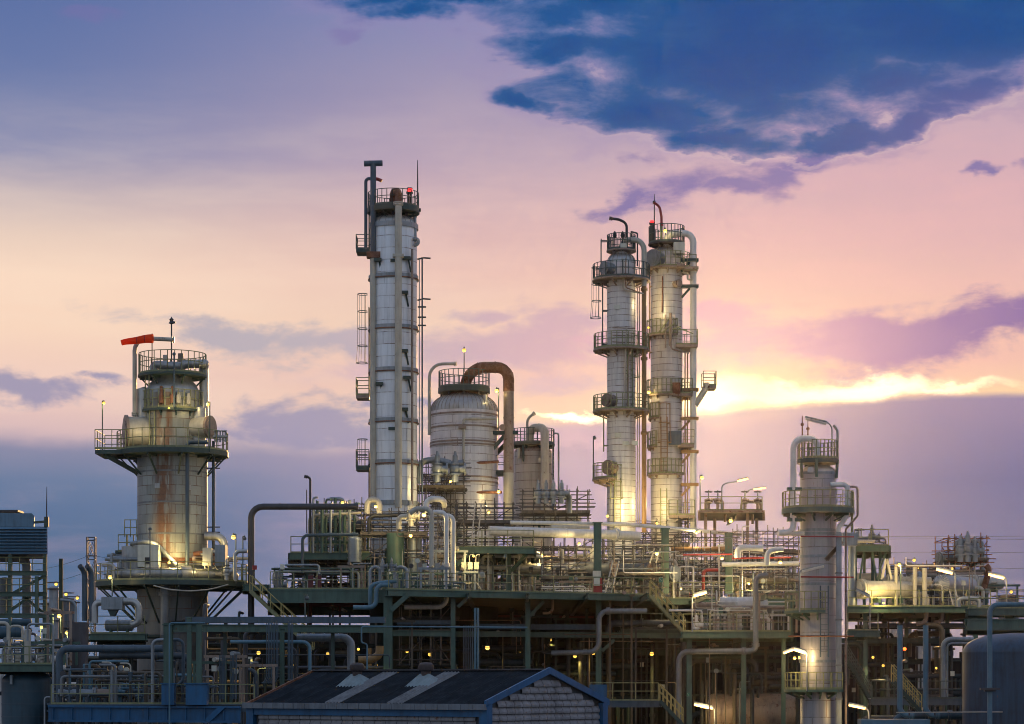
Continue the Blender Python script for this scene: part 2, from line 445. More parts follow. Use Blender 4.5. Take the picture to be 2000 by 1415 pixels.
cam = bpy.data.cameras.new('camera'); co = bpy.data.objects.new('camera', cam); COL.objects.link(co)
cam.sensor_width = 36; cam.lens = 36 * F / 2000; cam.shift_y = (HOR - 707.5) / 2000
cam.clip_end = 20000; cam.clip_start = .5
co.location = (0, 0, EYE); co.rotation_euler = (math.pi / 2, 0, 0)
scene.camera = co

# ground: one sheet
m, b = new_mat('ground_asphalt')
p = geo_pos()
b.inputs['Roughness'].default_value = .9
E.nt.links.new(ramp(noise(p, .08, 8, .6), [(.3, (.03, .032, .03, 1)), (.7, (.07, .07, .062, 1))]), b.inputs['Base Color'])
M['ground'] = m
g = MB(); g.add([(-900, -60, 0), (900, -60, 0), (900, 2500, 0), (-900, 2500, 0)], [(0, 1, 2, 3)])
struct('ground', g, m)

HAZE = True
if HAZE:
    hm = bpy.data.materials.new('haze'); hm.use_nodes = True; hnt = hm.node_tree
    hnt.nodes.remove(hnt.nodes['Principled BSDF'])
    vol = hnt.nodes.new('ShaderNodeVolumePrincipled')
    vol.inputs['Color'].default_value = (.9, .9, .95, 1); vol.inputs['Density'].default_value = .00003; vol.inputs['Anisotropy'].default_value = .91
    hnt.links.new(vol.outputs[0], hnt.nodes['Material Output'].inputs['Volume'])
    hb = MB(); hb.box((0, 1220, 26), (1802, 2564, 54)); h = struct('haze', hb, hm, 'stuff')

vs = scene.view_settings; vs.view_transform = 'Standard'; vs.look = 'None'; vs.exposure = 0; vs.gamma = 1; vs.use_curve_mapping = False
cy = scene.cycles; cy.filter_width = 1.0
cy.use_denoising = True; cy.max_bounces = 6; cy.diffuse_bounces = 3; cy.glossy_bounces = 3; cy.transmission_bounces = 2; cy.volume_bounces = 0
cy.sample_clamp_indirect = 4.0; cy.use_light_tree = True
try: cy.denoiser = 'OPENIMAGEDENOISE'; cy.denoising_prefilter = 'ACCURATE'
except Exception: pass
# ------------------------------------------------------------------ refinery kit
RAILH = 1.1
def rail_run(mb, pts, r=.028, h=RAILH, closed=False, toe=True, post=1.4, posts=True):
    """guard rail along a deck edge: top rail, knee rail, posts and toe plate"""
    pts = [Vector(p) for p in pts]
    if closed: pts = pts + [pts[0]]
    up = Vector((0, 0, 1))
    for hh in (h, h * .55): mb.tube([p + up * hh for p in pts], r, 5)
    if toe:
        for a, b in zip(pts, pts[1:]): mb.beam(a + up * .06, b + up * .06, .02, .13)
    if posts:
        for p in rail_posts(pts, post): mb.tube([p, p + up * h], r * 1.1, 5)
    return mb
def rail_posts(pts, post=1.4):
    out = [Vector(pts[0])]; pts = [Vector(p) for p in pts]
    for a, b in zip(pts, pts[1:]):
        n = max(1, round((b - a).length / post)); 
        out += [a.lerp(b, (k + 1) / n) for k in range(n)]
    return out
def ladder_part(parent, p, top, out, mat, width=.45, cage=True, mat2=None):
    """ladder from point p up to height top, standing off in direction out"""
    p = Vector(p); out = Vector(out).normalized(); side = out.cross(Vector((0, 0, 1)))
    mb = MB(); z0, z1 = p.z, top
    for s in (-1, 1): mb.beam(p + side * s * width / 2, Vector((p.x, p.y, z1)) + side * s * width / 2, .07)
    k = int((z1 - z0) / .32)
    for i in range(1, k):
        q = Vector((p.x, p.y, z0 + i * .32)); mb.tube([q - side * width / 2, q + side * width / 2], .018, 4)
    for i in range(int((z1 - z0) / 2.4) + 1):
        q = Vector((p.x, p.y, z0 + .4 + i * 2.4))
        if q.z < z1:
            for s in (-1, 1): mb.beam(q + side * s * width / 2, q + side * s * width / 2 - out * .75, .06)
    lad = build('ladder', mb, mat, parent)
    if cage and z1 - z0 > 3.5:
        cg = MB(); zs = z0 + 2.3; n = max(2, int((z1 + .9 - zs) / 1.1)); rr = .42
        def hoop(zz, f=1.0):
            return [Vector((p.x, p.y, zz)) + side * rr * f * math.sin(a) + out * (.12 + rr * f * .75 - rr * .95 * f * math.cos(a) * .9) for a in [R_(-150 + 300 * t / 9 + 180) for t in range(10)]]
        rows = [hoop(zs + (z1 + .9 - zs) * i / n, 1.15 if i == 0 else 1) for i in range(n + 1)]
        for h_ in rows: cg.tube(h_, .03, 4)
        for j in (1, 3, 5, 7, 8): cg.tube([h_[j] for h_ in rows], .02, 4)
        build('safety_cage', cg, mat2 or mat, lad)
    return lad

class Tower:
    """a vertical vessel: everything is placed from its axis; a = degrees, 0 faces the camera, 90 the photo's right"""
    def __init__(s, name, label, cat, px, Y, group=None):
        s.px, s.Y, s.k = px, Y, S(Y)
        s.ax = P(px, HOR, Y); s.x, s.y = s.ax.x, s.ax.y
        s.root = thing(name, label, cat, (s.x, s.y, 0), group)
    def z(s, py): return EYE + (HOR - py) * s.k
    def at(s, a, r, z): return Vector((s.x + r * math.sin(R_(a)), s.y - r * math.cos(R_(a)), z))
    def pt(s, px, py, d=0.0):     # photo pixel, d metres in front of the axis
        return P(px, py, s.Y - d)
    def part(s, name, mb, mat, parent=None, label=None, flat=False):
        o = build(name, mb, mat, parent or s.root, flat=flat)
        if label: o['label'] = label
        return o
    def shell(s, prof, mat, name='shell', n=40, label=None):
        mb = MB(); mb.lathe((s.x, s.y, 0), [(r * s.k, s.z(py)) for r, py in prof], n)
        return s.part(name, mb, mat, label=label)
    def dome(s, rpx, py0, py1, mat, ribs=0, rib_mat=None, neck=.12, name='dome'):
        r = rpx * s.k; z0, z1 = s.z(py0), s.z(py1); h = z1 - z0
        mb = MB(); prof = []
        for i in range(13):
            t = i / 12 * math.pi / 2
            prof.append((max(neck * r, r * math.cos(t) ** .72), z0 + h * math.sin(t) ** 1.0))
        mb.lathe((s.x, s.y, 0), prof, 44)
        o = s.part(name, mb, mat)
        if ribs:
            rb = MB()
            for j in range(ribs):
                a = 360 * j / ribs
                rb.tube([s.at(a, rr + .012, zz + .012) for rr, zz in prof[:-1]], .02, 4)
            s.part('dome_seam', rb, rib_mat or M['tan'], o)
        return o
    def band(s, py, rpx, h=.25, mat=None, out=.05, n=40):
        mb = MB(); r = rpx * s.k; mb.ring((s.x, s.y, 0), r - .02, r + out, s.z(py) - h / 2, s.z(py) + h / 2, n)
        return s.part('stiffening_ring', mb, mat or M['silver'])
    def platform(s, py, rpx, r_in=None, a0=0, a1=360, mat=None, rmat=None, rail=True, gap=None, brackets=8, th=.15, rin_px=None, post=1.3, h=RAILH, toe=True, drop=.85):
        mat = mat or M['green_dark']; rmat = rmat or M['rail']
        z = s.z(py); R = rpx * s.k; r0 = (rin_px or r_in or rpx * .6) * s.k
        mb = MB(); mb.ring((s.x, s.y, 0), r0, R, z - th, z, 40, a0, a1)
        dk = s.part('platform', mb, mat)
        n = max(6, int(abs(a1 - a0) / 12))
        if rail:
            rb = MB(); full = abs(a1 - a0) > 359
            pts = [s.at(a0 + (a1 - a0) * i / n, R - .06, z) for i in range(n + (0 if full else 1))]
            if not full: pts = [s.at(a0, r0 + .05, z)] + pts + [s.at(a1, r0 + .05, z)]
            rail_run(rb, pts, closed=full, post=post, h=h, toe=toe)
            s.part('railing', rb, rmat, dk)
        if brackets:
            for i in range(brackets):
                a = a0 + (a1 - a0) * (i + .5) / brackets
                b = MB(); b.beam(s.at(a, r0 - .1, z - th - .1), s.at(a, R - .1, z - th - .06), .1, .16)
                b.beam(s.at(a, r0, z - th - .1 - (R - r0) * drop), s.at(a, R - .25, z - th - .1), .09)
                s.part('bracket', b, mat, dk)
        return dk
    def ladder(s, a, rpx, py0, py1, mat=None, cage=True):
        o = Vector((math.sin(R_(a)), -math.cos(R_(a)), 0))
        return ladder_part(s.root, s.at(a, rpx * s.k, s.z(py0)), s.z(py1), o, mat or M['rail_dark'], cage=cage)
    def pipe(s, pts, rpx, mat, b=None, bands=0, flanges=(), name='pipe', n=12, parent=None, label=None, open_end=False):
        """pts: (px, py, metres in front of the axis)"""
        q = [s.pt(*p) if len(p) == 3 else Vector(p[:3]) for p in pts]
        r = rpx * s.k; path = bend(q, b if b is not None else 2.6 * r)
        mb = MB(); mb.tube(path, r, n)
        if bands: add_bands(mb, path, r, bands, n)
        o = s.part(name, mb, mat, parent, label)
        for t in flanges:
            fb = MB(); add_flange(fb, path, t, r); s.part('flange', fb, mat, o)
        return o
    def manway(s, a, py, rpx, len_px, mat, r_shell, lid_mat=None):
        """round manhole nozzle with a bolted cover"""
        z = s.z(py); r = rpx * s.k
        mb = MB(); p0, p1 = s.at(a, r_shell * s.k * .9, z), s.at(a, (r_shell + len_px) * s.k, z)
        mb.tube([p0, p1], r, 24)
        o = s.part('manway', mb, mat)
        d = (p1 - p0).normalized(); lb = MB(); lb.tube([p1 - d * .02, p1 + d * .14], r * 1.1, 24)
        lb.tube([p1 + d * .14, p1 + d * .2], r * .8, 24)
        s.part('manway_cover', lb, lid_mat or mat, o)
        return o

def path_len(path): return sum((b - a).length for a, b in zip(path, path[1:]))
def path_at(path, d):
    for a, b in zip(path, path[1:]):
        l = (b - a).length
        if d <= l and l > 0: return a.lerp(b, d / l), (b - a).normalized()
        d -= l
    return path[-1], (path[-1] - path[-2]).normalized()
def add_bands(mb, path, r, every, n=12, w=.06, grow=1.08):
    L = path_len(path); k = max(1, int(L / every))
    for i in range(1, k):
        p, t = path_at(path, L * i / k); mb.tube([p - t * w / 2, p + t * w / 2], r * grow, n)
def add_flange(mb, path, frac, r, n=14):
    p, t = path_at(path, path_len(path) * frac)
    for o in (-.06, .06): mb.tube([p + t * (o - .045), p + t * (o + .045)], r * 1.45, n)

GROUPS = {}
def pipe_run(label, pts, rpx, mat, b=None, bands=0, flanges=(), name='pipe', cat='pipe', group=None, n=12, wpts=None, r=None):
    """a free-standing pipe; pts are (photo x, photo y, distance)"""
    q = [P(*p) for p in pts] if wpts is None else [Vector(p) for p in wpts]
    r = r or rpx * S(sum(p.y for p in q) / len(q))
    path = bend(q, b if b is not None else 2.6 * r)
    mb = MB(); mb.tube(path, r, n)
    if bands: add_bands(mb, path, r, bands, n)
    base = Vector((q[0].x, q[0].y, min(p.z for p in q)))
    if not flanges:
        o = build(name, mb, mat, None, base); return tag(o, label, cat, group)
    t = thing(name, label, cat, base, group)
    body = build('pipe_body', mb, mat, t)
    for f in flanges:
        fb = MB(); add_flange(fb, path, f, r); build('flange', fb, mat, t)
    return t

LAMPS = []
def add_light(parent, p, power, color=(1.0, .74, .30), size=.08, down=False):
    l = bpy.data.lights.new('lamp_light', 'SPOT' if down else 'POINT')
    if down: l.spot_size = R_(150); l.spot_blend = .6
    l.energy = 0; l.energy = power; l.color = color; l.shadow_soft_size = size
    o = bpy.data.objects.new('lamp_light', l); COL.objects.link(o)
    o.parent = parent; o.location = Vector(p) - Vector(parent['base'])
    return o
def flood_lamp(label, px, py, Y, pole_to=None, power=60, head=4.5, lit=True, group=None, mat=None, side=1, bulb='bulb', light_off=(0, -.25, -.25), col=(1.0, .74, .30), down=False):
    """conical lamp head with a bulb on a slim pole; (px, py) is the bulb"""
    c = P(px, py, Y); k = S(Y); h = head * k
    base = P(px + side * head * .9, pole_to, Y) if pole_to else c + V(side * h, 0, -h)
    t = thing('lamp_post' if pole_to else 'flood_lamp', label, 'lamp', base, group)
    mat = mat or M['rail_dark']
    if pole_to:
        pb = MB(); top = V(base.x, Y, c.z + h * 1.0)
        pb.tube([base, top], .04, 6); pb.tube([top, c + V(0, 0, h * .9)], .035, 6); build('pole', pb, mat, t)
    hb = MB(); hb.lathe((c.x, c.y, c.z), [(h * .95, -h * .1), (h * .55, h * .55), (h * .3, h * .9), (h * .28, h * 1.4), (0, h * 1.5)], 14)
    build('lamp_shade', hb, mat, t)
    bb = MB(); bb.ball(c + V(0, 0, -h * .12), h * .88, 12); build('bulb', bb, M[bulb] if lit else M['grey'], t)
    if lit and power: add_light(t, c + Vector(light_off), power, col, .08, down)
    return t
def tube_lamp(label, p0, p1, arm=None, power=40, lit=True, group=None, w=.16, pole=None):
    """fluorescent batten from p0 to p1 (photo px, py, Y) on a bent arm"""
    a, b = P(*p0), P(*p1)
    t = thing('tube_lamp', label, 'lamp', P(*pole[0]) if pole else a, group)
    hb = MB(); up = V(0, 0, w * .62); hb.beam(a + up, b + up, w * 1.5, w * .5); build('lamp_housing', hb, M['galv'], t)
    tb = MB(); tb.tube([a, b], w * .55, 8); build('light_tube', tb, M['tube'] if lit else M['white'], t)
    if pole:
        pb = MB(); pb.tube(bend([P(*q) for q in pole], .5), .045, 6); build('arm', pb, M['galv'], t)
    if lit and power:
        m_ = (a + b) / 2; add_light(t, m_ + V(0, -.3, -.35), power, (1.0, .68, .28), .25)
    return t

def ibeam(label, p, q, w, h, mat, name='steel_beam', cat='beam', group=None, kind='I', up=None):
    mb = MB(); mb.beam(p, q, w, h, up, kind)
    return tag(build(name, mb, mat, None, Vector(p), True), label, cat, group)
def post(label, px, py0, py1, Y, wpx, mat, name='steel_column', cat='column', group=None, kind='I', plate=True):
    """upright from py1 (foot) to py0 (head)"""
    a, b = P(px, py1, Y), P(px, py0, Y); w = wpx * S(Y)
    t = thing(name, label, cat, a, group)
    mb = MB(); mb.beam(a, b, w, w, (0, 1, 0), kind); build('shaft', mb, mat, t, flat=True)
    if plate:
        pb = MB(); pb.box(b + V(0, 0, .03), (w * 1.3, w * 1.3, .05)); build('cap_plate', pb, mat, t, flat=True)
    return t

def scaffold(label, px0, px1, py_top, py_bot, Y, depth=2.5, nx=3, levels=2, boards=(1,), mat=None, group=None, over=14, diag=True, seed=0):
    """tube-and-board scaffold: standards, ledgers, braces, boards"""
    mat = mat or M['scaf']; rnd = random.Random(seed); k = S(Y)
    a, b = P(px0, py_bot, Y), P(px1, py_top, Y)
    t = thing('scaffold', label, 'scaffold', (a.x, Y, a.z), group)
    H = b.z - a.z; dx = (b.x - a.x); r = .034
    xs = [a.x + dx * i / nx for i in range(nx + 1)]
    for i, xx in enumerate(xs):
        for yy in (Y, Y + depth):
            s_ = MB(); s_.tube([V(xx, yy, a.z), V(xx + rnd.uniform(-.03, .03), yy, b.z + rnd.uniform(.2, 1) * over * k)], r, 5); build('standard', s_, mat, t)
    for l in range(levels + 1):
        zz = a.z + H * l / levels
        if l == 0 and levels > 1: zz = a.z + .35
        for yy in (Y - .05, Y + depth + .05):
            for dz in ((0, .55, 1.1) if l in boards else (0,)):
                q = MB(); e0, e1 = rnd.uniform(.1, .5), rnd.uniform(.1, .6)
                q.tube([V(a.x - e0, yy, zz + dz), V(b.x + e1, yy, zz + dz)], r, 5); build('ledger', q, mat, t)
        for xx in xs:
            q = MB(); q.tube([V(xx + .05, Y - rnd.uniform(.1, .4), zz + .07), V(xx + .05, Y + depth + rnd.uniform(.1, .4), zz + .07)], r, 5); build('transom', q, mat, t)
        if l in boards:
            q = MB()
            for j in range(5):
                yb = Y + (j + .5) * depth / 5
                q.box((a.x + dx / 2 + rnd.uniform(-.1, .1), yb, zz + .13 + rnd.uniform(0, .012)), (dx + .3, depth / 5 - .03, .045))
            q.box((a.x + dx / 2, Y - .1, zz + .24), (dx + .2, .04, .2))
            build('board_deck', q, M['plank'], t, flat=True)
    if diag:
        q = MB(); q.tube([V(xs[0], Y - .09, a.z + .1), V(xs[-1], Y - .09, b.z - .2)], r, 5); build('brace', q, mat, t)
        if nx > 2: 
            q = MB(); q.tube([V(xs[-1], Y + depth + .09, a.z + .1), V(xs[1], Y + depth + .09, b.z - .2)], r, 5); build('brace', q, mat, t)
    return t

def relief_valve(label, px, py, Y, hpx, mat=None, group=None, flip=1):
    """safety valve: flanged inlet, bulbous body with side outlet, tall bonnet"""
    c = P(px, py, Y); h = hpx * S(Y)
    t = thing('relief_valve', label, 'valve', c, group); mat = mat or M['galv']
    mb = MB(); mb.lathe(c, [(.11*h, 0), (.11*h, .22*h), (.2*h, .22*h), (.2*h, .28*h), (.14*h, .3*h), (.19*h, .4*h), (.17*h, .52*h), (.12*h, .56*h)], 12)
    mb.tube([c + V(0, 0, .42*h), c + V(flip*.32*h, 0, .42*h)], .12*h, 10); mb.tube([c + V(flip*.29*h, 0, .42*h), c + V(flip*.35*h, 0, .42*h)], .2*h, 10)
    build('valve_body', mb, mat, t)
    nb = MB(); nb.lathe(c, [(.17*h, .56*h), (.17*h, .6*h), (.09*h, .62*h), (.085*h, .86*h), (.05*h, .9*h), (.04*h, 1.0*h), (0, 1.02*h)], 12); build('bonnet', nb, mat, t)
    return t
def hand_valve(label, px, py, Y, hpx, mat=None, group=None):
    """gate valve on a stub pipe: body, yoke, handwheel"""
    c = P(px, py, Y); h = hpx * S(Y)
    t = thing('gate_valve', label, 'valve', c, group); mat = mat or M['green_dark']
    mb = MB(); mb.tube([c, c + V(0, 0, .45*h)], .08*h, 8); mb.lathe(c, [(.08*h, .3*h), (.17*h, .33*h), (.17*h, .38*h), (.12*h, .42*h), (.16*h, .5*h), (.1*h, .58*h)], 10)
    mb.tube([c + V(-.2*h, 0, .47*h), c + V(.2*h, 0, .47*h)], .085*h, 8)
    build('valve_body', mb, mat, t)
    yb = MB(); yb.tube([c + V(0, 0, .55*h), c + V(0, 0, .98*h)], .035*h, 6); build('stem', yb, M['galv'], t)
    wb = MB(); ring = [c + V(.18*h*math.cos(a), .18*h*math.sin(a), .9*h) for a in [2*math.pi*i/12 for i in range(13)]]
    wb.tube(ring, .025*h, 5); wb.tube([ring[0], ring[6]], .018*h, 4); wb.tube([ring[3], ring[9]], .018*h, 4); build('handwheel', wb, M['red'] if group == 'red' else M['dark'], t)
    return t
def drum(label, px0, px1, py, rpx, Y, mat, name='horizontal_drum', cat='tank', group=None, saddles=True, dish=True, bands=0, dy=0.0, band_mat=None):
    """horizontal vessel from px0 to px1"""
    a, b = P(px0, py, Y), P(px1, py, Y + dy); r = rpx * S(Y); d = (b - a).normalized()
    t = thing(name, label, cat, (a.x, a.y, a.z - r), group)
    pts, rad = [], []
    L = (b - a).length; e = r * .45 if dish else .001
    for i in range(7):
        u = i / 6 * math.pi / 2; pts.append(a + d * (e - e * math.cos(u))); rad.append(max(.02, r * math.sin(u)) if dish else (r if i == 6 else r * i / 6 + .02))
    for i in range(7):
        u = (6 - i) / 6 * math.pi / 2; pts.append(b - d * (e - e * math.cos(u))); rad.append(max(.02, r * math.sin(u)) if dish else (r if i == 0 else r * (6 - i) / 6 + .02))
    mb = MB(); mb.tube(pts, r, 28, True, rad); build('shell', mb, mat, t)
    if bands:
        k = int(L / bands)
        for i in range(1, k):
            q = MB(); p = a + d * (L * i / k); q.tube([p - d * .04, p + d * .04], r * 1.025, 28); build('strap', q, band_mat or mat, t)
    if saddles:
        for f in (.22, .78):
            q = MB(); p = a + d * L * f; q.box(p - V(0, 0, r * 1.05), (r * .35, r * 1.5, r * .8), math.atan2(d.y, d.x)); build('saddle', q, M['green'], t, flat=True)
    return t
def stair(label, p_top, p_bot, width, mat=None, rmat=None, n=None, rails=True):
    """open-tread stair between two world points (walking line), width along y"""
    mat = mat or M['green']; rmat = rmat or M['railyellow']
    a, b = Vector(p_top), Vector(p_bot)
    t = thing('staircase', label, 'stairs', (b.x, b.y, b.z))
    w = Vector((0, width, 0))
    for o in (Vector((0, 0, 0)), w):
        s_ = MB(); s_.beam(a + o, b + o, .07, .2); build('stringer', s_, M['rail'] if mat is M['green'] else mat, t, flat=True)
    n = n or int((a.z - b.z) / .2)
    tr = MB()
    for i in range(1, n):
        p = a.lerp(b, i / n) + V(0, .06, .04); tr.box(p + V(0, width / 2 - .06, 0), (.27, width - .12, .05))
    build('tread', tr, M['rail'] if mat is M['green'] else M['grate'], t, flat=True)
    for o in (Vector((0, 0, 0)), w):
        h_ = MB(); up = Vector((0, 0, 1.0))
        for f in (1.0, .55): h_.tube([a + o + up * f, b + o + up * f], .03, 6)
        for i in range(0, 7):
            p = a.lerp(b, i / 6) + o; h_.tube([p, p + up], .03, 5)
        build('handrail', h_, rmat, t)
    return t
# ------------------------------------------------------------------ the process columns
# ---- stout rust-streaked column, left
Y1 = 150.0; k1 = S(Y1)
mt = cladding('stout_column_jacket', 68 * k1, (.27, .285, .26, 1), .62, 1.0, .3, .5, .35, 1.0)
mtu = cladding('stout_column_upper_jacket', 53 * k1, (.30, .31, .27, 1), .62, .95, .3, .48, .45, .9)
t1 = T = Tower('process_column', 'stout rust-streaked grey column with ring decks and an orange windsock on top', 'column', 337, Y1)
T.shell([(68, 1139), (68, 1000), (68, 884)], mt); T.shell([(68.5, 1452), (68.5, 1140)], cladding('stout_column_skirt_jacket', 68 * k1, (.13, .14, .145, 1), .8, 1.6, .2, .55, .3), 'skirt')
T.shell([(53, 884), (53, 800), (53, 772)], mtu, 'upper_shell')
T.shell([(53, 772), (52, 764), (46, 752), (40, 746), (38, 736)], M['silver'], 'conical_head')
for a, w in ((-78, 22), (72, 24)):
    mb = MB(); c0 = T.at(a, 55 * k1, 0); mb.lathe((c0.x, c0.y, 0), [(0, T.z(884)), (w * .62 * k1, T.z(884)), (w * .62 * k1, T.z(762 if a < 0 else 800)), (0, T.z(757 if a < 0 else 792))], 16); T.part('side_duct', mb, M['silver'])
for py in (925, 985, 1046): T.band(py, 68, .1, M['grey'], .02)
T.band(1098, 68, .35, M['rust'], .03)
T.platform(734, 67, rin_px=20, brackets=6, h=1.38, post=1.1)
T.platform(803, 61, rin_px=53, a0=-95, a1=95, brackets=6, h=1.2, post=1.05)
dk = T.platform(884, 109, rin_px=68, brackets=10, h=1.25, post=1.25, th=.3)
mb = MB(); zz = T.z(884); xl, xr = P(197, 0, Y1).x, P(262, 0, Y1).x; mb.box(((xl + xr) / 2, T.y - .3, zz - .17), (xr - xl, 3.6, .26)); bal = T.part('balcony', mb, M['green_dark'], flat=True)
rb = MB(); rail_run(rb, [V(xr, T.y - 2.1, zz), V(xl, T.y - 2.1, zz), V(xl, T.y + 1.5, zz), V(xr, T.y + 1.5, zz)], h=1.25, post=1.0); T.part('railing', rb, M['rail'], bal)
for dy in (-1.6, 1.0):
    mb = MB(); mb.beam(P(213, 893, Y1) + V(0, dy, 0), P(272, 926, Y1) + V(0, dy * .4, 0), .22, .26); T.part('brace', mb, M['green_dark'], bal)
base_dk = T.platform(1139, 149, rin_px=69, brackets=14, mat=M['green_dark'], h=1.15, th=.3, post=1.35)
T.manway(-72, 847, 30, 36, M['cream'], 53, M['tan'])
T.manway(66, 838, 20, 30, M['cream'], 53, M['tan'])
T.pipe([(263, 818, .6), (263, 660, .6), (340, 664, .6)], 4.2, M['cream'], b=.8, flanges=(.04, .99), name='vent_pipe')
T.pipe([(300, 728, .8), (300, 712, .8), (322, 714, .9), (353, 716, .9)], 8, M['silver'], b=.45, bands=.25, name='elbow_pipe')
T.pipe([(353, 718, .5), (362, 711, .5), (401, 711, .5), (398, 711, -.3), (398, 820, -.3)], 8.6, M['silver'], b=.5, bands=.3, name='overhead_pipe')
T.pipe([(323, 694, .2), (323, 720, .2)], 4.8, M['cream'], name='vent_stub'); T.pipe([(353, 691, .1), (353, 722, .1)], 5.5, M['tan'], name='vent_stub')
T.pipe([(406, 864, 2.4), (370, 864, 2.4), (366, 868, 2.45), (366, 1105, 2.45)], 4, M['slate'], b=.3, name='riser_pipe')
T.pipe([(417, 862, .4), (417, 1075, .4)], 3.1, M['slate'], name='riser_pipe'); 
for py in (915, 1030, 1040): T.pipe([(404, py, .3), (430, py, .3)], 1.2, M['dark'], name='pipe_support')
T.pipe([(400, 1048, 1.0), (437, 1048, 1.0), (437, 1108, 1.0)], 8, M['silver'], b=.55, bands=.5, name='elbow_pipe')
T.pipe([(255, 1063, 2.5), (280, 1058, 2.7), (305, 1062, 2.8), (345, 1104, 2.9)], 4.2, M['galv'], b=.9, name='slanting_pipe')
# ring header on the base deck
pts = [T.at(a, 118 * k1, T.z(1126)) for a in range(-100, 101, 8)]
mb = MB(); mb.tube(pts, 10.5 * k1, 14); add_bands(mb, pts, 10.5 * k1, .8, 14); hd = T.part('ring_header', mb, M['silver'])
mb = MB(); mb.tube([T.at(16, 118 * k1, T.z(1126)), T.at(25, 118 * k1, T.z(1126))], 15 * k1, 16); T.part('header_sleeve', mb, M['silver'], hd)
T.pipe([(322, 1118, 3.7), (322, 1240, 3.7)], 8.5, M['grey'], name='drain_pipe', flanges=(.35,))
T.pipe([(216, 1112, 1.5), (216, 1092, 1.5), (246, 1090, 1.5)], 5, M['galv'], b=.25, name='elbow_pipe')
T.pipe([(432, 1105, 1.8), (432, 1078, 1.8), (420, 1077, 1.8)], 4, M['galv'], b=.2, name='elbow_pipe')
for dx, mat_ in ((0, 'rust'), (14, 'silver')):
    T.pipe([(378 + dx, 1083, 2.4), (405 + dx, 1079, 2.4), (418 + dx, 1079, 2.4), (418 + dx, 1104, 2.4)], 5, M[mat_], b=.3, bands=.4, name='elbow_pipe')
    T.pipe([(376 + dx * .5, 1092, 2.6), (410 + dx, 1092, 2.6)], 5.5, M['tan'], name='nozzle')
mb = MB(); mb.lathe((P(266, 0, 148.6).x, 148.6, 0), [(0, T.z(1113)), (28 * k1, T.z(1113)), (28 * k1, T.z(1071)), (0, T.z(1067))], 24); T.part('insulated_casing', mb, M['silver'])
mb = MB(); mb.box((P(292, 0, 147).x, 147.0, T.z(1092)), (40 * k1, 1.2, 42 * k1)); cs = T.part('equipment_box', mb, M['cream_box'], flat=True)
mb = MB(); mb.box((P(288, 0, 146.3).x, 146.35, T.z(1101)), (10 * k1, .1, 12 * k1)); T.part('dark_opening', mb, M['black'], cs, flat=True)
mb = MB(); mb.box((P(405, 0, 146.5).x, 146.6, T.z(1094)), (16 * k1, .8, 34 * k1)); T.part('equipment_box', mb, M['cream_box'], flat=True)
mb = MB(); mb.box((P(432, 0, 147.5).x, 147.5, T.z(1090)), (20 * k1, 1.2, 40 * k1)); T.part('equipment_box', mb, M['galv'], flat=True)
# side access platform with caged ladder, left of the shell
mb = MB(); mb.box((P(250, 0, Y1).x, T.y - .2, T.z(1080)), (40 * k1, 1.6, .2)); dkk = T.part('side_platform', mb, M['green_dark'], flat=True)
rb = MB(); rail_run(rb, [P(268, 1078, Y1 - 1), P(231, 1078, Y1 - 1), P(231, 1078, Y1 + .6), P(268, 1078, Y1 + .6)], post=.8); T.part('railing', rb, M['rail'], dkk)
ladder_part(T.root, P(254, 1078, Y1 - .6), T.z(1046), (0, -1, 0), M['rail'], cage=True)
rb = MB(); rail_run(rb, [P(243, 1049, Y1 - 1), P(267, 1049, Y1 - 1), P(267, 1049, Y1 + .4)], post=.5, toe=False); T.part('railing', rb, M['rail'], dkk)
T.ladder(-35, 57, 884, 803, M['rail'], cage=False); T.ladder(-50, 57, 803, 734, M['rail'], cage=False)
for a in (-14, 8, 20, 40):
    mb = MB(); q = T.at(a, 57 * k1, T.z(795)); mb.lathe(q, [(.16, 0), (.16, .5), (.1, .6), (.1, 1.1 if a < 20 else .7), (0, 1.15 if a < 20 else .75)], 10); T.part('instrument', mb, M['rust'] if a < 10 else M['cream'])
for py, a in ((955, -16), (957, 34)):
    mb = MB(); q = T.at(a, 69 * k1, T.z(py)); mb.box(q, (.35, .12, .32), R_(a)); T.part('name_plate', mb, M['silver'], flat=True)
for i in range(5):
    q = P(420 + i * 5, 864, Y1 - 1.6); mb = MB(); mb.lathe(q, [(.06, 0), (.06, .25), (.16, .3), (.16, .42), (.05, .45), (.05, .68), (.13, .7), (.13, .75), (0, .76)], 8); T.part('instrument_valve', mb, M['galv'])
# windsock on its pole (a thing of its own)
ws = thing('windsock', 'orange windsock streaming to the left above the stout column', 'windsock', P(297, 734, Y1 - 1.5))
mb = MB(); mb.tube([P(297, 734, Y1 - 1.5), P(297, 652, Y1 - 1.5)], .035, 6); build('mast', mb, M['rust'], ws)
mb = MB(); e0, e1 = P(299, 662, Y1 - 1.5), P(237, 664.5, Y1 - 1.5); pp = [e0.lerp(e1, i / 8) + V(0, 0, .02 * math.sin(i * 1.1) - .003 * i * i) for i in range(9)]
mb.tube(pp, .1, 14, False, [8.8 * k1 - i * .44 * k1 for i in range(9)]); build('sock', mb, M['orange'], ws)
for i in (2, 4):
    mb = MB(); mb.tube([pp[i] + V(-.02, 0, 0), pp[i] + V(.02, 0, 0)], (9.0 - i * .44) * k1, 14); build('seam', mb, M['red'], ws)
m_ = thing('lightning_mast', 'dark slim lightning mast rising above the windsock column', 'mast', P(335, 734, Y1 + .4))
mb = MB(); mb.tube([P(335, 734, Y1 + .4), P(335, 632, Y1 + .4)], .05, 6); build('pole', mb, M['dark'], m_)
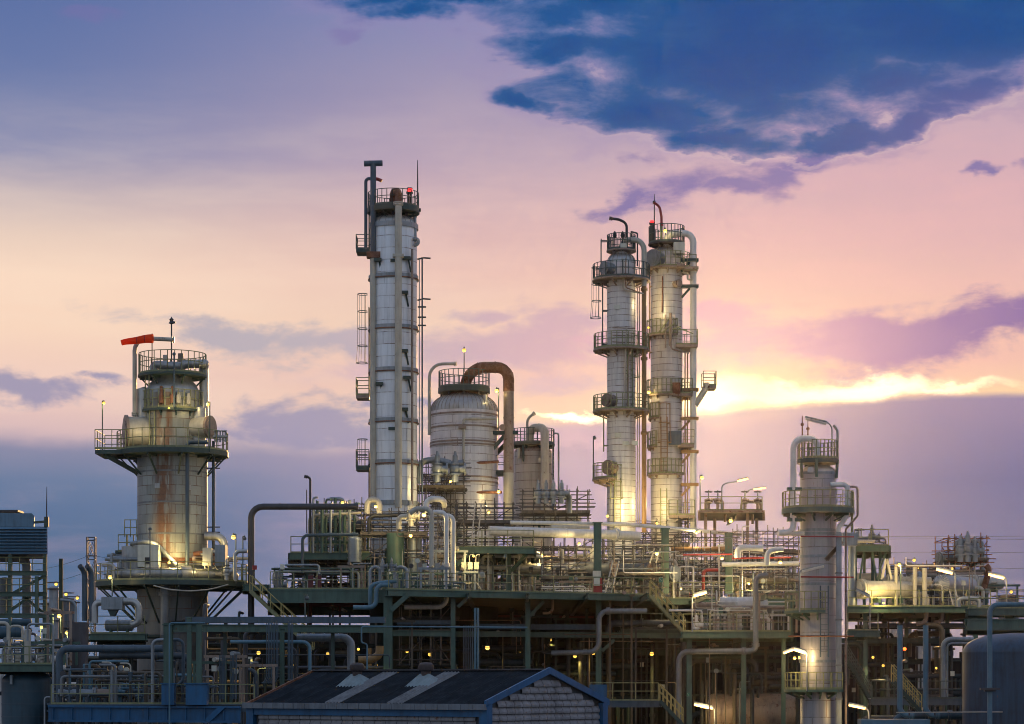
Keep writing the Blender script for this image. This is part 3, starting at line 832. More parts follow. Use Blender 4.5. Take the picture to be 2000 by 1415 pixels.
mb = MB(); q = P(335, 629, Y1 + .4); mb.lathe(q, [(.05, -.15), (.2, -.1), (.1, .05), (.15, .15), (.05, .25), (0, .35)], 8); mb.tube([q, q + V(.25, 0, -.05)], .07, 6); build('finial', mb, M['dark'], m_)
m_ = thing('instrument_mast', 'thin grey instrument mast in front of the stout column head', 'mast', P(340, 795, Y1 - 2.2))
mb = MB(); mb.tube([P(340, 795, Y1 - 2.2), P(340, 694, Y1 - 2.2)], .05, 6); build('pole', mb, M['slate'], m_)
mb = MB(); mb.ball(P(340, 692, Y1 - 2.2), .12, 8); build('finial', mb, M['slate'], m_)
m_ = thing('instrument_mast', 'thin grey mast standing on the base deck before the rusty shell', 'mast', P(293, 1138, Y1 - 4.6))
mb = MB(); mb.tube([P(293, 1138, Y1 - 4.6), P(293, 1036, Y1 - 4.6)], .04, 6); build('pole', mb, M['slate'], m_)
mb = MB(); mb.ball(P(293, 1034, Y1 - 4.6), .12, 8); build('finial', mb, M['slate'], m_)
flood_lamp('lamp post on the left tip of the stout column balcony', 203, 787, Y1 - 2.0, 884, 14, 3.4, side=-1, bulb='bulb_small')
flood_lamp('yellow lamp on a post at the right rim of the stout column deck', 406, 790, Y1 - 2.4, 884, 70, 4.2, side=1, light_off=(-.3, -.2, .1))
flood_lamp('yellow lamp on a post right of the stout column base deck', 456, 1049, Y1 - 2.5, 1139, 60, 5.2, side=1, light_off=(-.5, -.3, -.1))
flood_lamp('lamp on a short pole at the left rim of the base deck', 215, 1127, Y1 - 5.4, 1165, 30, 4.6, side=1)
flood_lamp('unlit dark lamp post beside the tall dark pipe bend', 478, 1052, Y1 - 2.0, 1139, 0, 4.0, lit=False, side=-1)
fl = flood_lamp('low floodlight on the base deck shining up at the rusty shell', 330, 1099, Y1 - 3.4, None, 0, 3.2)
add_light(fl, P(340, 1088, Y1 - 3.5), 240, (1.0, .72, .26), .2); add_light(fl, P(300, 1058, Y1 - 3.2), 60, (1.0, .72, .26), .2); add_light(fl, P(390, 1105, Y1 - 4.3), 50, (1.0, .72, .26), .2)
fl2 = flood_lamp('small floodlight inside the middle deck lighting the conical head', 330, 797, Y1 - 2.9, None, 0, 2.6, bulb='bulb_small')
add_light(fl2, P(334, 783, Y1 - 2.9), 45, (1.0, .78, .35), .15)
fl3 = flood_lamp('small floodlight on the upper side deck behind the left side duct', 290, 872, Y1 - 2.4, None, 0, 2.6, bulb='bulb_small')
add_light(fl3, P(282, 845, Y1 - 2.9), 60, (1.0, .76, .35), .15)

# ---- tall white column with two front pipes
Y2 = 158.0; k2 = S(Y2)
mt = cladding('tall_column_jacket', 46 * k2, (.66, .68, .70, 1), .82, 5.0, .25, .42, .12, 0, True)
t2 = T = Tower('distillation_column', 'tallest white banded column with two thick pipes down its front', 'column', 768.5, Y2)
T.shell([(46, 1170), (46, 700), (46, 441)], mt)
T.shell([(46.5, 1450), (46.5, 1168)], M['dimgreen'], 'skirt'); T.dome(46, 441, 423, M['silver'], 22, M['grey'], .3)  # this and later skirts painted dark in place of under-deck shade
for py in (445, 545, 644, 727, 825, 906, 985): T.band(py, 46, .32, M['galv'], .1)
for py in (548, 647, 730, 828, 909): T.band(py, 46, .07, M['rust'], .13)
T.platform(408, 51, rin_px=16, mat=M['green_dark'], rmat=M['rail_dark'], brackets=8, h=1.05, th=.35)
for a in range(0, 360, 60):
    mb = MB(); mb.tube([T.at(a, 30 * k2, T.z(428)), T.at(a, 30 * k2, T.z(410))], .09, 6); T.part('deck_leg', mb, M['dark'])
T.pipe([(768, 430, 0), (768, 376, 0), (778, 376, 2.05), (778, 400, 2.05)], 7, M['rust'], b=.32, bands=.35, name='overhead_bend')
T.pipe([(778, 398, 2.05), (778, 992, 2.05)], 6.8, M['cream'], name='downcomer_pipe', flanges=(.0,))
T.pipe([(729, 497, 1.1), (729, 992, 1.1)], 6.4, M['cream'], name='downcomer_pipe')
T.pipe([(729, 320, 1.1), (729, 497, 1.1)], 5.8, M['slate'], name='relief_stack', flanges=(1.0,))
mb = MB(); a_, b_ = T.pt(711, 320, 1.1), T.pt(747, 319, 1.1); mb.tube([a_, b_], 5.6 * k2, 14, False); mb.tube([b_ , a_], 5.2 * k2, 14, False); T.part('tee_outlet', mb, M['slate'])
T.pipe([(714.5, 488, .7), (714.5, 349, .7), (728, 350, .7)], 3.3, M['slate'], b=.9, name='relief_pipe')
T.pipe([(726, 350, .5), (737, 350, .5), (746, 354, .5)], 3.3, M['red'], b=.3, name='red_vent_outlet')
T.pipe([(805, 487, 1.35), (805, 1010, 1.35)], 2.4, M['tan'], name='riser_pipe')
T.pipe([(811, 424, .6), (811, 478, .6)], 2.6, M['galv'], name='lifting_lug')
T.pipe([(806, 468, .9), (817, 466, .9), (817, 478, .9), (808, 480, .9)], 3.2, M['galv'], b=.25, name='nozzle_loop')
T.pipe([(824.6, 503, .2), (824.6, 1010, .2)], 1.6, M['slate'], name='instrument_pole')
T.pipe([(819, 507, .2), (819, 1010, .2)], .8, M['slate'], name='conduit')
for py in (504, 584):
    T.pipe([(815, py + 3, .2), (827, py, .2), (841, py + 1, .2)], 1.6, M['dark'], name='davit_arm')
for py in (600, 620, 636): T.pipe([(816, py, .2), (832, py, .2)], 1.6, M['dark'], name='pole_clamp')
for px, py in ((738, 508), (770, 510), (795, 505), (741, 750), (766, 838), (795, 738), (790, 572), (790, 686), (790, 800)):
    mb = MB(); q = T.pt(px, py, 1.5); mb.box(q, (.5, .5, .2)); mb.beam(q + V(.1, .1, -.1), q + V(.25, .3, -.9), .12); T.part('pipe_bracket', mb, M['green_dark'], flat=True)
mb = MB(); mb.box(T.pt(730, 499, 1.1), (.95, .6, .42)); T.part('pipe_clamp', mb, M['rust'], flat=True)
mb = MB(); mb.box(T.pt(778, 500, 2.05), (.75, .5, .2)); T.part('pipe_clamp', mb, M['cream'], flat=True)
def side_deck(T, px0, px1, py, hh=1.1, name='side_platform', d=.8, mat=None, rmat=None, post_=.7):
    mb = MB(); a, b = T.pt(px0, py), T.pt(px1, py); mb.box(((a.x + b.x) / 2, T.y, a.z - .1), (abs(b.x - a.x), d * 2, .2)); o = T.part(name, mb, mat or M['green_dark'], flat=True)
    inner, outer = (b, a) if abs(b.x - T.x) < abs(a.x - T.x) else (a, b)
    rb = MB(); rail_run(rb, [inner + V(0, -d + .05, 0), outer + V(0, -d + .05, 0), outer + V(0, d - .05, 0), inner + V(0, d - .05, 0)], h=hh, post=post_); T.part('railing', rb, rmat or M['rail_dark'], o)
    return o
side_deck(T, 697, 723, 491, 1.0); side_deck(T, 697, 722, 775, 1.2, rmat=M['rail'], mat=M['tan']); side_deck(T, 697, 722, 915, 1.2)
for p0, p1 in ((775, 602), (985, 885), (491, 408)):
    ladder_part(T.root, T.pt(721, p0, .2), T.z(p1), (-1, 0, 0), M['rail_dark'])
bc = thing('beacon', 'red aviation beacon on twin black posts atop the tallest column', 'beacon', P(800, 408, Y2 - .5))
mb = MB()
for dx in (-1.8, 1.8): mb.tube([P(800 + dx, 408, Y2 - .5), P(800 + dx, 378, Y2 - .5)], .06, 6)
mb.box(P(800, 377, Y2 - .5), (.45, .45, .08)); build('stand', mb, M['black'], bc)
mb = MB(); mb.lathe(P(800, 376, Y2 - .5), [(.17, 0), (.19, .08), (.19, .22), (0, .24)], 12); build('lens', mb, M['beacon'], bc)
mb = MB(); mb.lathe(P(800, 376, Y2 - .5), [(.2, .22), (.2, .3), (0, .34)], 12); build('cap', mb, M['black'], bc)
an = thing('antenna', 'whip antenna at the right rim of the tallest column top deck', 'antenna', P(815.6, 412, Y2))
mb = MB(); mb.tube([P(815.6, 412, Y2), P(815.6, 352, Y2), P(815.6, 313, Y2)], .04, 6, True, [.055, .05, .02]); build('whip', mb, M['dark'], an)
mb = MB(); mb.box(P(817, 411, Y2), (.35, .3, .2)); build('bracket', mb, M['dark'], an)

# ---- fat ribbed vessel with rusty overhead pipe
Y3 = 166.0; k3 = S(Y3)
mt = cladding('ribbed_vessel_jacket', 66 * k3, (.58, .56, .55, 1), .55, 4.0, .25, .42, .3, 0, True)
t3 = T = Tower('ribbed_vessel', 'fat white vessel with ribbed dome and rusty arching overhead pipe', 'vessel', 906.5, Y3)
T.shell([(66, 1170), (66, 900), (66, 806)], mt)
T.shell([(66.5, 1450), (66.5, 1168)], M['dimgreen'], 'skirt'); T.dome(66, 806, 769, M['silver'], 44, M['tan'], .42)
T.shell([(28, 772), (28, 762)], M['rust'], 'neck')
for py in (813, 838, 867, 873, 936, 945): T.band(py, 66, .12, M['tan'], .05)
T.platform(759, 51, rin_px=12, rmat=M['rail_dark'], brackets=0, h=1.2, th=.35)
for a in range(0, 360, 40):
    mb = MB(); mb.tube([T.at(a, 45 * k3, T.z(780)), T.at(a, 45 * k3, T.z(764))], .08, 6); T.part('deck_leg', mb, M['dark'])
ov = T.pipe([(906, 770, 0), (912, 735, .2), (935, 718, .6), (993.5, 718, 1.0), (993.5, 765, 1.0)], 10.8, M['rust'], b=1.25, bands=1.1, name='overhead_bend', flanges=(.06,))
T.pipe([(993.5, 763, 1.0), (993.5, 924, 1.0)], 10.4, M['tan'], bands=1.6, name='downcomer_pipe')
T.pipe([(993.5, 924, 1.0), (993.5, 1030, 1.0)], 10.6, M['cream'], name='downcomer_pipe')
T.pipe([(838.6, 850, .8), (838.6, 711, .8), (891, 711, .8)], 3.1, M['cream'], b=1.0, flanges=(.99,), name='vent_pipe')
T.pipe([(968, 818, 2.3), (905, 818, 2.5), (905, 925, 2.5)], 2.6, M['cream'], b=.2, name='steam_line')
T.pipe([(947.6, 772, 1.4), (947.6, 812, 1.6)], 4.6, M['cream'], name='lifting_lug')
T.pipe([(921, 905, 2.2), (974, 902, 1.9)], 2.7, M['rust'], name='nozzle_pipe'); T.pipe([(921, 962, 2.2), (980, 962, 1.9)], 2.7, M['rust'], name='nozzle_pipe')
mb = MB(); mb.beam(T.pt(950, 846, 1.0), T.pt(1012, 846, 1.0), .5, .28); mb.beam(T.pt(953, 888, 1.0), T.pt(985, 852, 1.0), .22, .28); mb.beam(T.pt(966, 890, -.4), T.pt(1000, 856, .2), .22, .28); T.part('pipe_support', mb, M['green_dark'], flat=True)
mb = MB(); mb.tube([T.pt(981, 835, 1.7), T.pt(981, 835, .4)], 6 * k3, 14); T.part('trunnion', mb, M['tan'])
mb = MB(); mb.box(T.pt(903, 833, 2.6), (.55, .3, .3)); T.part('pipe_clamp', mb, M['tan'], flat=True)
side_deck(T, 957, 985, 924, 1.2)
flood_lamp('lit lamp on a pole above the ribbed vessel dome', 906.5, 684, Y3, 727, 12, 4.4, side=0, bulb='bulb_small')
flood_lamp('lit lamp on a pole beside the rusty arching pipe', 970, 763, Y3 - 1.4, 842, 22, 4.4, side=1)
flood_lamp('lit lamp low between ribbed vessel and its cream downcomer', 974, 960, Y3 - 2.6, None, 70, 3.6)

# ---- smaller vessel behind with cream swan-neck pipe
Y4 = 174.0; k4 = S(Y4)
mt = cladding('small_vessel_jacket', 37 * k4, (.40, .36, .30, 1), .62, 4.2, .2, .5, .35, 0, True)
t4 = T = Tower('vessel', 'squat tan vessel with cream swan-neck pipe behind the ribbed one', 'vessel', 1041, Y4)
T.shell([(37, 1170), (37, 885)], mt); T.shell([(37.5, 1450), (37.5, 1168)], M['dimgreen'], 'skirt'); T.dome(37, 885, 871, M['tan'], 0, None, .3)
T.platform(868, 43, rin_px=10, rmat=M['rail_dark'], brackets=8, h=1.1)
T.pipe([(1035, 875, .7), (1035, 836, .7), (1064, 836, 2.0), (1064, 1000, 2.0)], 8.2, M['cream'], b=.55, bands=2.2, name='swan_neck_pipe', flanges=(.02,))
T.pipe([(1029, 868, .9), (1030, 818, .9), (1043, 808, .9)], 2.7, M['cream'], b=.8, name='vent_pipe', flanges=(.99,))
T.pipe([(1080, 847, .2), (1091, 847, .2), (1091, 990, .2)], 1.8, M['galv'], b=.15, name='riser_pipe')
mb = MB(); mb.box(T.pt(1064, 900, 1.9), (1.0, .5, .35)); T.part('pipe_clamp', mb, M['cream'], flat=True)
T.pipe([(1013, 876, 1.1), (1013, 895, 1.2)], 3.4, M['cream'], name='lifting_lug')
for a in (-30, 25):
    mb = MB(); mb.beam(T.at(a, 39 * k4, T.z(870)), T.at(a, 39 * k4, T.z(905)), .14); T.part('strut', mb, M['green_dark'], flat=True)
T.ladder(80, 40, 1000, 868, M['rail_dark'], cage=False)

# ---- twin columns, left one
Y5 = 165.0; k5 = S(Y5)
mt = cladding('twin_column_jacket', 28 * k5, (.58, .55, .52, 1), .42, 6.5, .2, .45, .32, 0, True)
t5 = T = Tower('distillation_column', 'slimmer of the twin columns, with curved black vent and ochre downcomer', 'column', 1213.5, Y5)
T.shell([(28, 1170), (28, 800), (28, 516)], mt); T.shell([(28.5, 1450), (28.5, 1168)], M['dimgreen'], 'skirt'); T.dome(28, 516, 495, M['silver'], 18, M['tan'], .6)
T.platform(490, 29, rin_px=10, rmat=M['rail_dark'], brackets=4, h=1.1, drop=.35, th=.1, mat=M['tan'])  # tan puts the sunset glow into these deck colours
T.platform(548, 57, rin_px=28, brackets=8, h=1.1, drop=.3, mat=M['tan'], rmat=M['rail_dark'], th=.1)
T.platform(684, 55, rin_px=28, a0=-120, a1=120, brackets=6, h=1.1, drop=.3, rmat=M['rail'], th=.1, mat=M['tan'])
T.platform(804, 56, rin_px=28, a0=-120, a1=120, brackets=6, h=1.1, drop=.3, rmat=M['rail'], th=.1, mat=M['tan'])
T.platform(937, 57, rin_px=28, a0=-120, a1=-20, brackets=4, h=1.1, drop=.3, rmat=M['rail'], th=.1, mat=M['tan'])
T.pipe([(1224, 492, .2), (1224, 436, .2), (1208, 429, .2), (1192, 427, .2)], 2.6, M['black'], b=.75, name='vent_pipe', flanges=(.99,))
T.pipe([(1214, 500, .4), (1214, 469, .4), (1258, 469, .8), (1258, 560, .8)], 5.2, M['cream'], b=.75, name='overhead_bend', bands=.8)
T.pipe([(1258, 556, .8), (1258, 1040, .8)], 4.7, M['ochre'], name='downcomer_pipe', flanges=(.02, .3, .6))
T.manway(-48, 529, 11.5, 16, M['galv'], 28); T.manway(-42, 786, 12, 14, M['tan'], 28); T.manway(-40, 916, 13, 13, M['tan'], 28)
T.pipe([(1217, 505, 1.3), (1217, 566, 1.3), (1240, 571, 1.2), (1258, 574, .9)], 1.5, M['cream'], b=.2, name='steam_line')
T.pipe([(1222, 505, 1.4), (1222, 562, 1.4), (1250, 572, 1.2)], 1.3, M['tan'], b=.2, name='steam_line')
T.pipe([(1224, 640, 1.4), (1221, 720, 1.4), (1219, 810, 1.4)], 1.7, M['cream'], name='steam_line'); T.pipe([(1228, 690, 1.4), (1226, 806, 1.4)], 1.4, M['tan'], name='steam_line')
T.pipe([(1233, 452, .3), (1233, 476, .3)], 1.4, M['black'], name='vent_stub'); T.pipe([(1233, 453, .3), (1245, 456, .3), (1245, 520, .3)], 1.6, M['dark'], b=.1, name='vent_stub')
for x_ in (1245.5, 1249): T.pipe([(x_, 560, .3), (x_, 1030, .3)], .9, M['tan'], name='conduit')
ladder_part(T.root, T.pt(1177, 684, 0), T.z(548), (-1, 0, 0), M['rail_dark']); ladder_part(T.root, T.pt(1179, 882, 0), T.z(804), (-1, 0, 0), M['rail']); ladder_part(T.root, T.pt(1174, 548, 0), T.z(468), (-1, 0, 0), M['rail_dark'])
T.ladder(-16, 31, 1040, 937, M['rail'], cage=True); T.ladder(30, 31, 804, 684, M['rail'], cage=True)
for py in (640, 655, 668): T.pipe([(1196, py, 1.3), (1240, py + 2, 1.3)], 1.1, M['tan'], name='conduit')
for px, py in ((1205, 600), (1207, 850), (1240, 866), (1218, 480), (1222, 866)):
    mb = MB(); mb.box(T.pt(px, py, 1.03), (.45, .14, .3)); T.part('name_plate', mb, M['cream_box'], flat=True)
for px in (1200.5, 1216):
    mb = MB(); mb.lathe(T.pt(px, 490, .7), [(.03, 0), (.03, .9), (.12, .95), (.16, 1.1), (.07, 1.35), (0, 1.4)], 8); T.part('unlit_lamp', mb, M['black'])
flood_lamp('unlit gooseneck lamp on the lower left deck of the twin columns', 1162, 856, Y5, 937, 0, 3.4, lit=False, side=-1)

# ---- twin columns, right one
Y6 = 168.0; k6 = S(Y6)
mt = cladding('right_twin_jacket', 31 * k6, (.56, .52, .47, 1), .46, 7.0, .2, .45, .38, 0, True)
t6 = T = Tower('distillation_column', 'thicker of the twin columns, with red vent pipe and white side pipe', 'column', 1302, Y6)
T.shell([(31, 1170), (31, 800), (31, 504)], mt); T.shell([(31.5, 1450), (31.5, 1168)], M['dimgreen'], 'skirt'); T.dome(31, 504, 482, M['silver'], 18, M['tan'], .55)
T.platform(477, 36, rin_px=10, rmat=M['rail_dark'], brackets=6, h=1.25, drop=.3, mat=M['black'], th=.1)
T.platform(527, 48, rin_px=31, a0=-130, a1=130, brackets=7, h=1.1, drop=.3, rmat=M['rail'], mat=M['tan'], th=.1)  # tan again paints the glow into the decks
mb = MB(); mb.box(T.pt(1347, 529, .3), (1.1, 2.4, .2)); dkk = T.part('side_platform', mb, M['tan'], flat=True)
rb = MB(); rail_run(rb, [T.pt(1334, 527, 1.45), T.pt(1360, 527, 1.45), T.pt(1360, 527, -.8)], post=.7); T.part('railing', rb, M['rail'], dkk)
T.platform(657, 40, rin_px=31, a0=-100, a1=30, brackets=4, h=1.1, drop=.3, th=.1, mat=M['tan']); 
for x0, x1, py in ((1318, 1360, 678), (1322, 1353, 872), (1304, 1354, 1009), (1310, 1350, 773)): side_deck(T, x0, x1, py, 1.1, mat=M['tan'], rmat=M['rail'], d=1.3)
T.platform(773, 40, rin_px=31, a0=-95, a1=60, brackets=4, h=1.1, drop=.3, th=.1, mat=M['tan']); T.platform(928, 39, rin_px=31, a0=-100, a1=60, brackets=4, h=1.1, drop=.3, th=.1, mat=M['tan']); T.platform(818, 36, rin_px=31, a0=-110, a1=-30, brackets=2, h=1.1, drop=.3, th=.1, mat=M['tan']); T.platform(874, 39, rin_px=31, a0=-110, a1=-40, brackets=2, h=1.1, drop=.3, th=.1, mat=M['tan'])
T.pipe([(1300, 486, .4), (1302, 462, .4), (1318, 456, .5), (1354, 456, .6), (1354, 1060, .6)], 6.3, M['white'], b=.8, bands=1.5, name='overhead_pipe')
T.pipe([(1292, 478, .5), (1292, 438, .5)], 2.4, M['rail'], name='vent_stub'); T.pipe([(1292, 440, .5), (1292, 424, .5), (1288, 403, .5), (1277, 396, .5)], 2.5, M['red'], b=.9, name='red_vent_pipe', flanges=(.02,))
T.manway(-36, 511, 15, 16, M['galv'], 31); T.manway(30, 560, 7, 9, M['tan'], 31)
T.pipe([(1380, 748, .6), (1380, 756, .6), (1358, 792, .6)], 6, M['cream'], b=.3, name='branch_pipe')
side_deck(T, 1372, 1397, 756, 1.05, mat=M['tan'], rmat=M['rail'], d=.8)
for py in (509, 560, 762, 818, 883, 947):
    mb = MB(); mb.beam(T.pt(1330, py, .6), T.pt(1364, py, .6), .5, .22); mb.beam(T.pt(1331, py + 22, .6), T.pt(1347, py + 4, .6), .16); T.part('pipe_support', mb, M['ochre'] if py > 560 else M['green_dark'], flat=True)
for x_ in (1338, 1343): T.pipe([(x_, 690, .2), (x_, 1040, .2)], 1.3, M['ochre'], name='conduit')
T.pipe([(1294, 540, 1.3), (1293, 610, 1.3)], 1.2, M['rust'], name='steam_line')
T.pipe([(1300, 615, 1.5), (1300, 680, 1.5)], 1.6, M['tan'], name='steam_line'); T.pipe([(1311, 612, 1.6), (1311, 682, 1.6), (1345, 690, 1.3)], 1.7, M['tan'], b=.2, name='steam_line'); T.pipe([(1308, 612, 1.6), (1308, 676, 1.6)], 1.2, M['tan'], name='steam_line')
for d_ in range(5):
    mb = MB(); mb.beam(T.pt(1286 + d_ * 10, 650 - d_ * 2, 1.5), T.pt(1306 + d_ * 12, 624 + d_ * 7, 1.7), .07); T.part('brace', mb, M['rail'], flat=True)
T.pipe([(1333, 532, 1.0), (1343, 535, 1.0), (1343, 546, 1.0), (1352, 547, .9)], 2, M['cream'], b=.1, name='steam_line')
mb = MB(); mb.box(T.pt(1326, 486, 1.0), (.8, .8, .8)); T.part('instrument_box', mb, M['cream_box'], flat=True)
mb = MB(); mb.tube([T.pt(1322, 519, 1.6), T.pt(1338, 519, 1.6)], 5 * k6, 10); T.part('instrument_drum', mb, M['tan'])
mb = MB(); mb.box(T.pt(1321, 759, 1.25), (15 * k6, .3, 22 * k6)); T.part('access_panel', mb, M['rust'], flat=True)
mb = MB(); mb.box(T.pt(1318, 856, 1.3), (24 * k6, .25, 26 * k6)); T.part('access_panel', mb, M['slate'], flat=True)
ladder_part(T.root, T.pt(1296, 1040, 1.2), T.z(957), (0, -1, 0), M['rail']); ladder_part(T.root, T.pt(1297, 928, 1.2), T.z(818), (0, -1, 0), M['ochre']); ladder_part(T.root, T.pt(1269, 700, .2), T.z(530), (-1, 0, 0), M['ochre'], cage=False)
bc = thing('beacon', 'red beacon on twin black posts atop the thicker twin column', 'beacon', P(1273.5, 476, Y6 - .2))
mb = MB()
for dx in (-2, 2): mb.tube([P(1273.5 + dx, 476, Y6 - .2), P(1273.5 + dx, 438, Y6 - .2)], .07, 6)
mb.box(P(1273.5, 437, Y6 - .2), (.42, .42, .08)); build('stand', mb, M['black'], bc)
mb = MB(); mb.lathe(P(1273.5, 436, Y6 - .2), [(.14, 0), (.15, .06), (.15, .17), (0, .2)], 12); build('lens', mb, M['beacon'], bc)
an = thing('antenna', 'whip antenna between beacon and red vent of the twin columns', 'antenna', P(1278, 476, Y6 + .3))
mb = MB(); mb.tube([P(1278, 476, Y6 + .3), P(1278, 395, Y6 + .3), P(1278, 379, Y6 + .3)], .04, 6, True, [.05, .04, .015]); build('whip', mb, M['dark'], an)
mb = MB(); mb.box(P(1277.5, 396, Y6 + .3), (.2, .2, .22)); build('bracket', mb, M['dark'], an)
flood_lamp('lit lamp beneath the top railing of the thicker twin column', 1299, 451, Y6 - 1.2, None, 26, 4.2)
f_ = flood_lamp('lit lamp in the gap between the twin columns, above the ochre pipe clamps', 1266.5, 640, Y6 - 2.6, None, 0, 2.6, bulb='bulb_small'); add_light(f_, P(1276, 592, Y6 - 2.9), 190, (1.0, .78, .38), .2)
f_ = flood_lamp('lit lamp in the gap between the twin columns beside the rusty access panel', 1267, 766, Y6 - 1.0, None, 30, 4.0)
f_ = flood_lamp('lit lamp at the foot of the slimmer twin column', 1186.5, 1008, Y5 - 1.6, None, 0, 3.4); add_light(f_, P(1221, 990, Y5 - 3.2), 560, (1.0, .76, .32), .3)
f_ = flood_lamp('lit lamp at the foot of the thicker twin column', 1283, 1022, Y6 - 3.0, None, 0, 3.0); add_light(f_, P(1287, 985, Y6 - 3.4), 380, (1.0, .76, .32), .3)

# ---- front right column with grey swan-neck pipe
Y7 = 136.0; k7 = S(Y7)
mt = cladding('front_column_jacket', 34.7 * k7, (.31, .30, .305, 1), 1.0, 3.2, .2, .42, .25, 0, True)
t7 = T = Tower('process_column', 'grey column with swan-neck pipe and decks at the right front', 'column', 1597.7, Y7)
T.shell([(34.7, 1440), (34.7, 1000), (34.7, 926)], mt); T.dome(34.7, 926, 908, M['silver'], 0, None, .3)
for py in (926, 957, 1037, 1044, 1088, 1142, 1292): T.band(py, 34.7, .16, M['galv'], .06)
T.platform(898, 41, rin_px=8, brackets=0, h=1.08, th=.25)
for a in (-150, -65, -12, 65, 140):
    mb = MB(); mb.beam(T.at(a, 39 * k7, T.z(900)), T.at(a, 37 * k7, T.z(935)), .16); T.part('deck_leg', mb, M['green'], flat=True)
T.platform(995, 71, rin_px=35, brackets=10, h=1.0, drop=.3, th=.3, mat=M['green'])
T.platform(1194, 66, rin_px=35, a0=-105, a1=5, brackets=4, h=1.1, drop=.3, mat=M['green'])
T.platform(1347, 66, rin_px=35, a0=-100, a1=40, brackets=5, h=1.0, drop=.3, mat=M['green'], rmat=M['rail'])
T.pipe([(1520, 1041, .9), (1549.5, 1041, .9), (1549.5, 857, .9), (1597, 857, .9), (1597, 893, .9)], 6.3, M['white'], b=.62, bands=1.4, name='swan_neck_pipe', flanges=(.985,))
T.pipe([(1520, 1041, .9), (1575, 1043, .5)], 5, M['white'], name='branch_pipe')
T.pipe([(1622, 947, 1.0), (1655, 946, 1.0), (1655, 1006, 1.0), (1638, 1032, 1.0), (1638, 1046, 1.0)], 5, M['white'], b=.28, bands=1.2, name='side_pipe')
mb = MB(); mb.beam(T.pt(1638, 1440, 1.0), T.pt(1638, 1040, 1.0), 10 * k7, .3); du = T.part('square_duct', mb, M['galv'], flat=True)
for py in (1120, 1211, 1300, 1366):
    mb = MB(); mb.box(T.pt(1638, py, 1.0), (.4, .42, .1)); T.part('duct_joint', mb, M['grey'], du, flat=True)
T.pipe([(1660, 951, .8), (1675, 951, .8), (1675, 1008, .8), (1652, 1034, .8), (1652, 1440, .8)], 2.3, M['tan'], b=.2, name='side_pipe')
T.pipe([(1634, 935, .2), (1636, 842, .2), (1628, 831, .2)], 2.6, M['cream'], b=.4, name='lamp_stanchion')
T.pipe([(1564, 1048, 1.3), (1668, 1049, 1.3)], 1.3, M['red'], name='red_pipe'); T.pipe([(1564, 1127, 1.3), (1667, 1128, 1.3)], 1.6, M['red'], name='red_pipe'); T.pipe([(1540, 1243, 1.4), (1668, 1243, 1.4)], 1.6, M['rust'], name='rusty_pipe')
for px, h_ in ((1567, .55), (1578, .3)):
    mb = MB(); mb.lathe(T.pt(px, 851, .9), [(.04, 0), (.04, h_), (.1, h_ + .05), (.1, h_ + .15), (.03, h_ + .2), (.02, h_ + .6), (0, h_ + .62)], 8); T.part('vent_valve', mb, M['rust'])
for px in (1568, 1580, 1585, 1592):
    mb = MB(); mb.lathe(T.pt(px, 897, .7), [(.06, 0), (.06, .5), (.12, .55), (.12, .7), (.04, .72), (.04, .95), (0, .96)], 8); T.part('instrument_valve', mb, M['grey'])
ladder_part(T.root, T.pt(1610, 1284, 1.35), T.z(1146), (0, -1, 0), M['slate'], cage=False); ladder_part(T.root, T.pt(1664, 1040, .4), T.z(960), (1, 0, 0), M['rail'], cage=True)
for py, w in ((956, 1.3), (1016, 1.2)):
    mb = MB(); mb.beam(T.pt(1537, py, .9), T.pt(1566, py, .9), .35, .2); T.part('pipe_support', mb, M['green'], flat=True)
mb = MB(); mb.box(T.pt(1583, 918, 1.1), (.34, .12, .3)); T.part('name_plate', mb, M['silver'], flat=True)
mb = MB(); mb.box(T.pt(1583, 975, 1.1), (.34, .12, .9)); T.part('access_panel', mb, M['silver'], flat=True)
for sx, (x0, x1) in ((0, (1615, 1645)), (1, (1612, 1642))):
    mb = MB(); mb.beam(T.pt(x0, 1094, 1.0), T.pt(x1, 1058 + sx * 4, 1.0), .2, .2); T.part('bracket', mb, M['tan'], flat=True)
tube_lamp('unlit batten lamp on a curved arm above the front right column', (1573, 818, Y7 - .8), (1614, 828, Y7 - .8), None, 0, False, None, .17, [(1625, 900, Y7 - .8), (1625, 832, Y7 - .8), (1612, 823, Y7 - .8), (1572, 814, Y7 - .8)])
tube_lamp('unlit batten lamp across the front right column shell', (1567, 1116, Y7 - 1.6), (1609, 1106, Y7 - 1.6), None, 0, False, None, .16, [(1561.6, 1196, Y7 - 1.6), (1561.6, 1114, Y7 - 1.6), (1575, 1111, Y7 - 1.6), (1610, 1103, Y7 - 1.6)])
tube_lamp('lit batten lamp slanting up to the left of the lower column deck', (1530, 1276, Y7 - 1.8), (1548, 1269, Y7 - 1.8), None, 30, True, None, .14)
tube_lamp('lit batten lamp slanting down to its pole on the lower column deck', (1550, 1268.5, Y7 - 1.8), (1574, 1276, Y7 - 1.8), None, 330, True, None, .14, [(1576, 1350, Y7 - 1.8), (1576, 1272, Y7 - 1.8), (1565, 1268, Y7 - 1.8), (1549, 1265, Y7 - 1.8)])
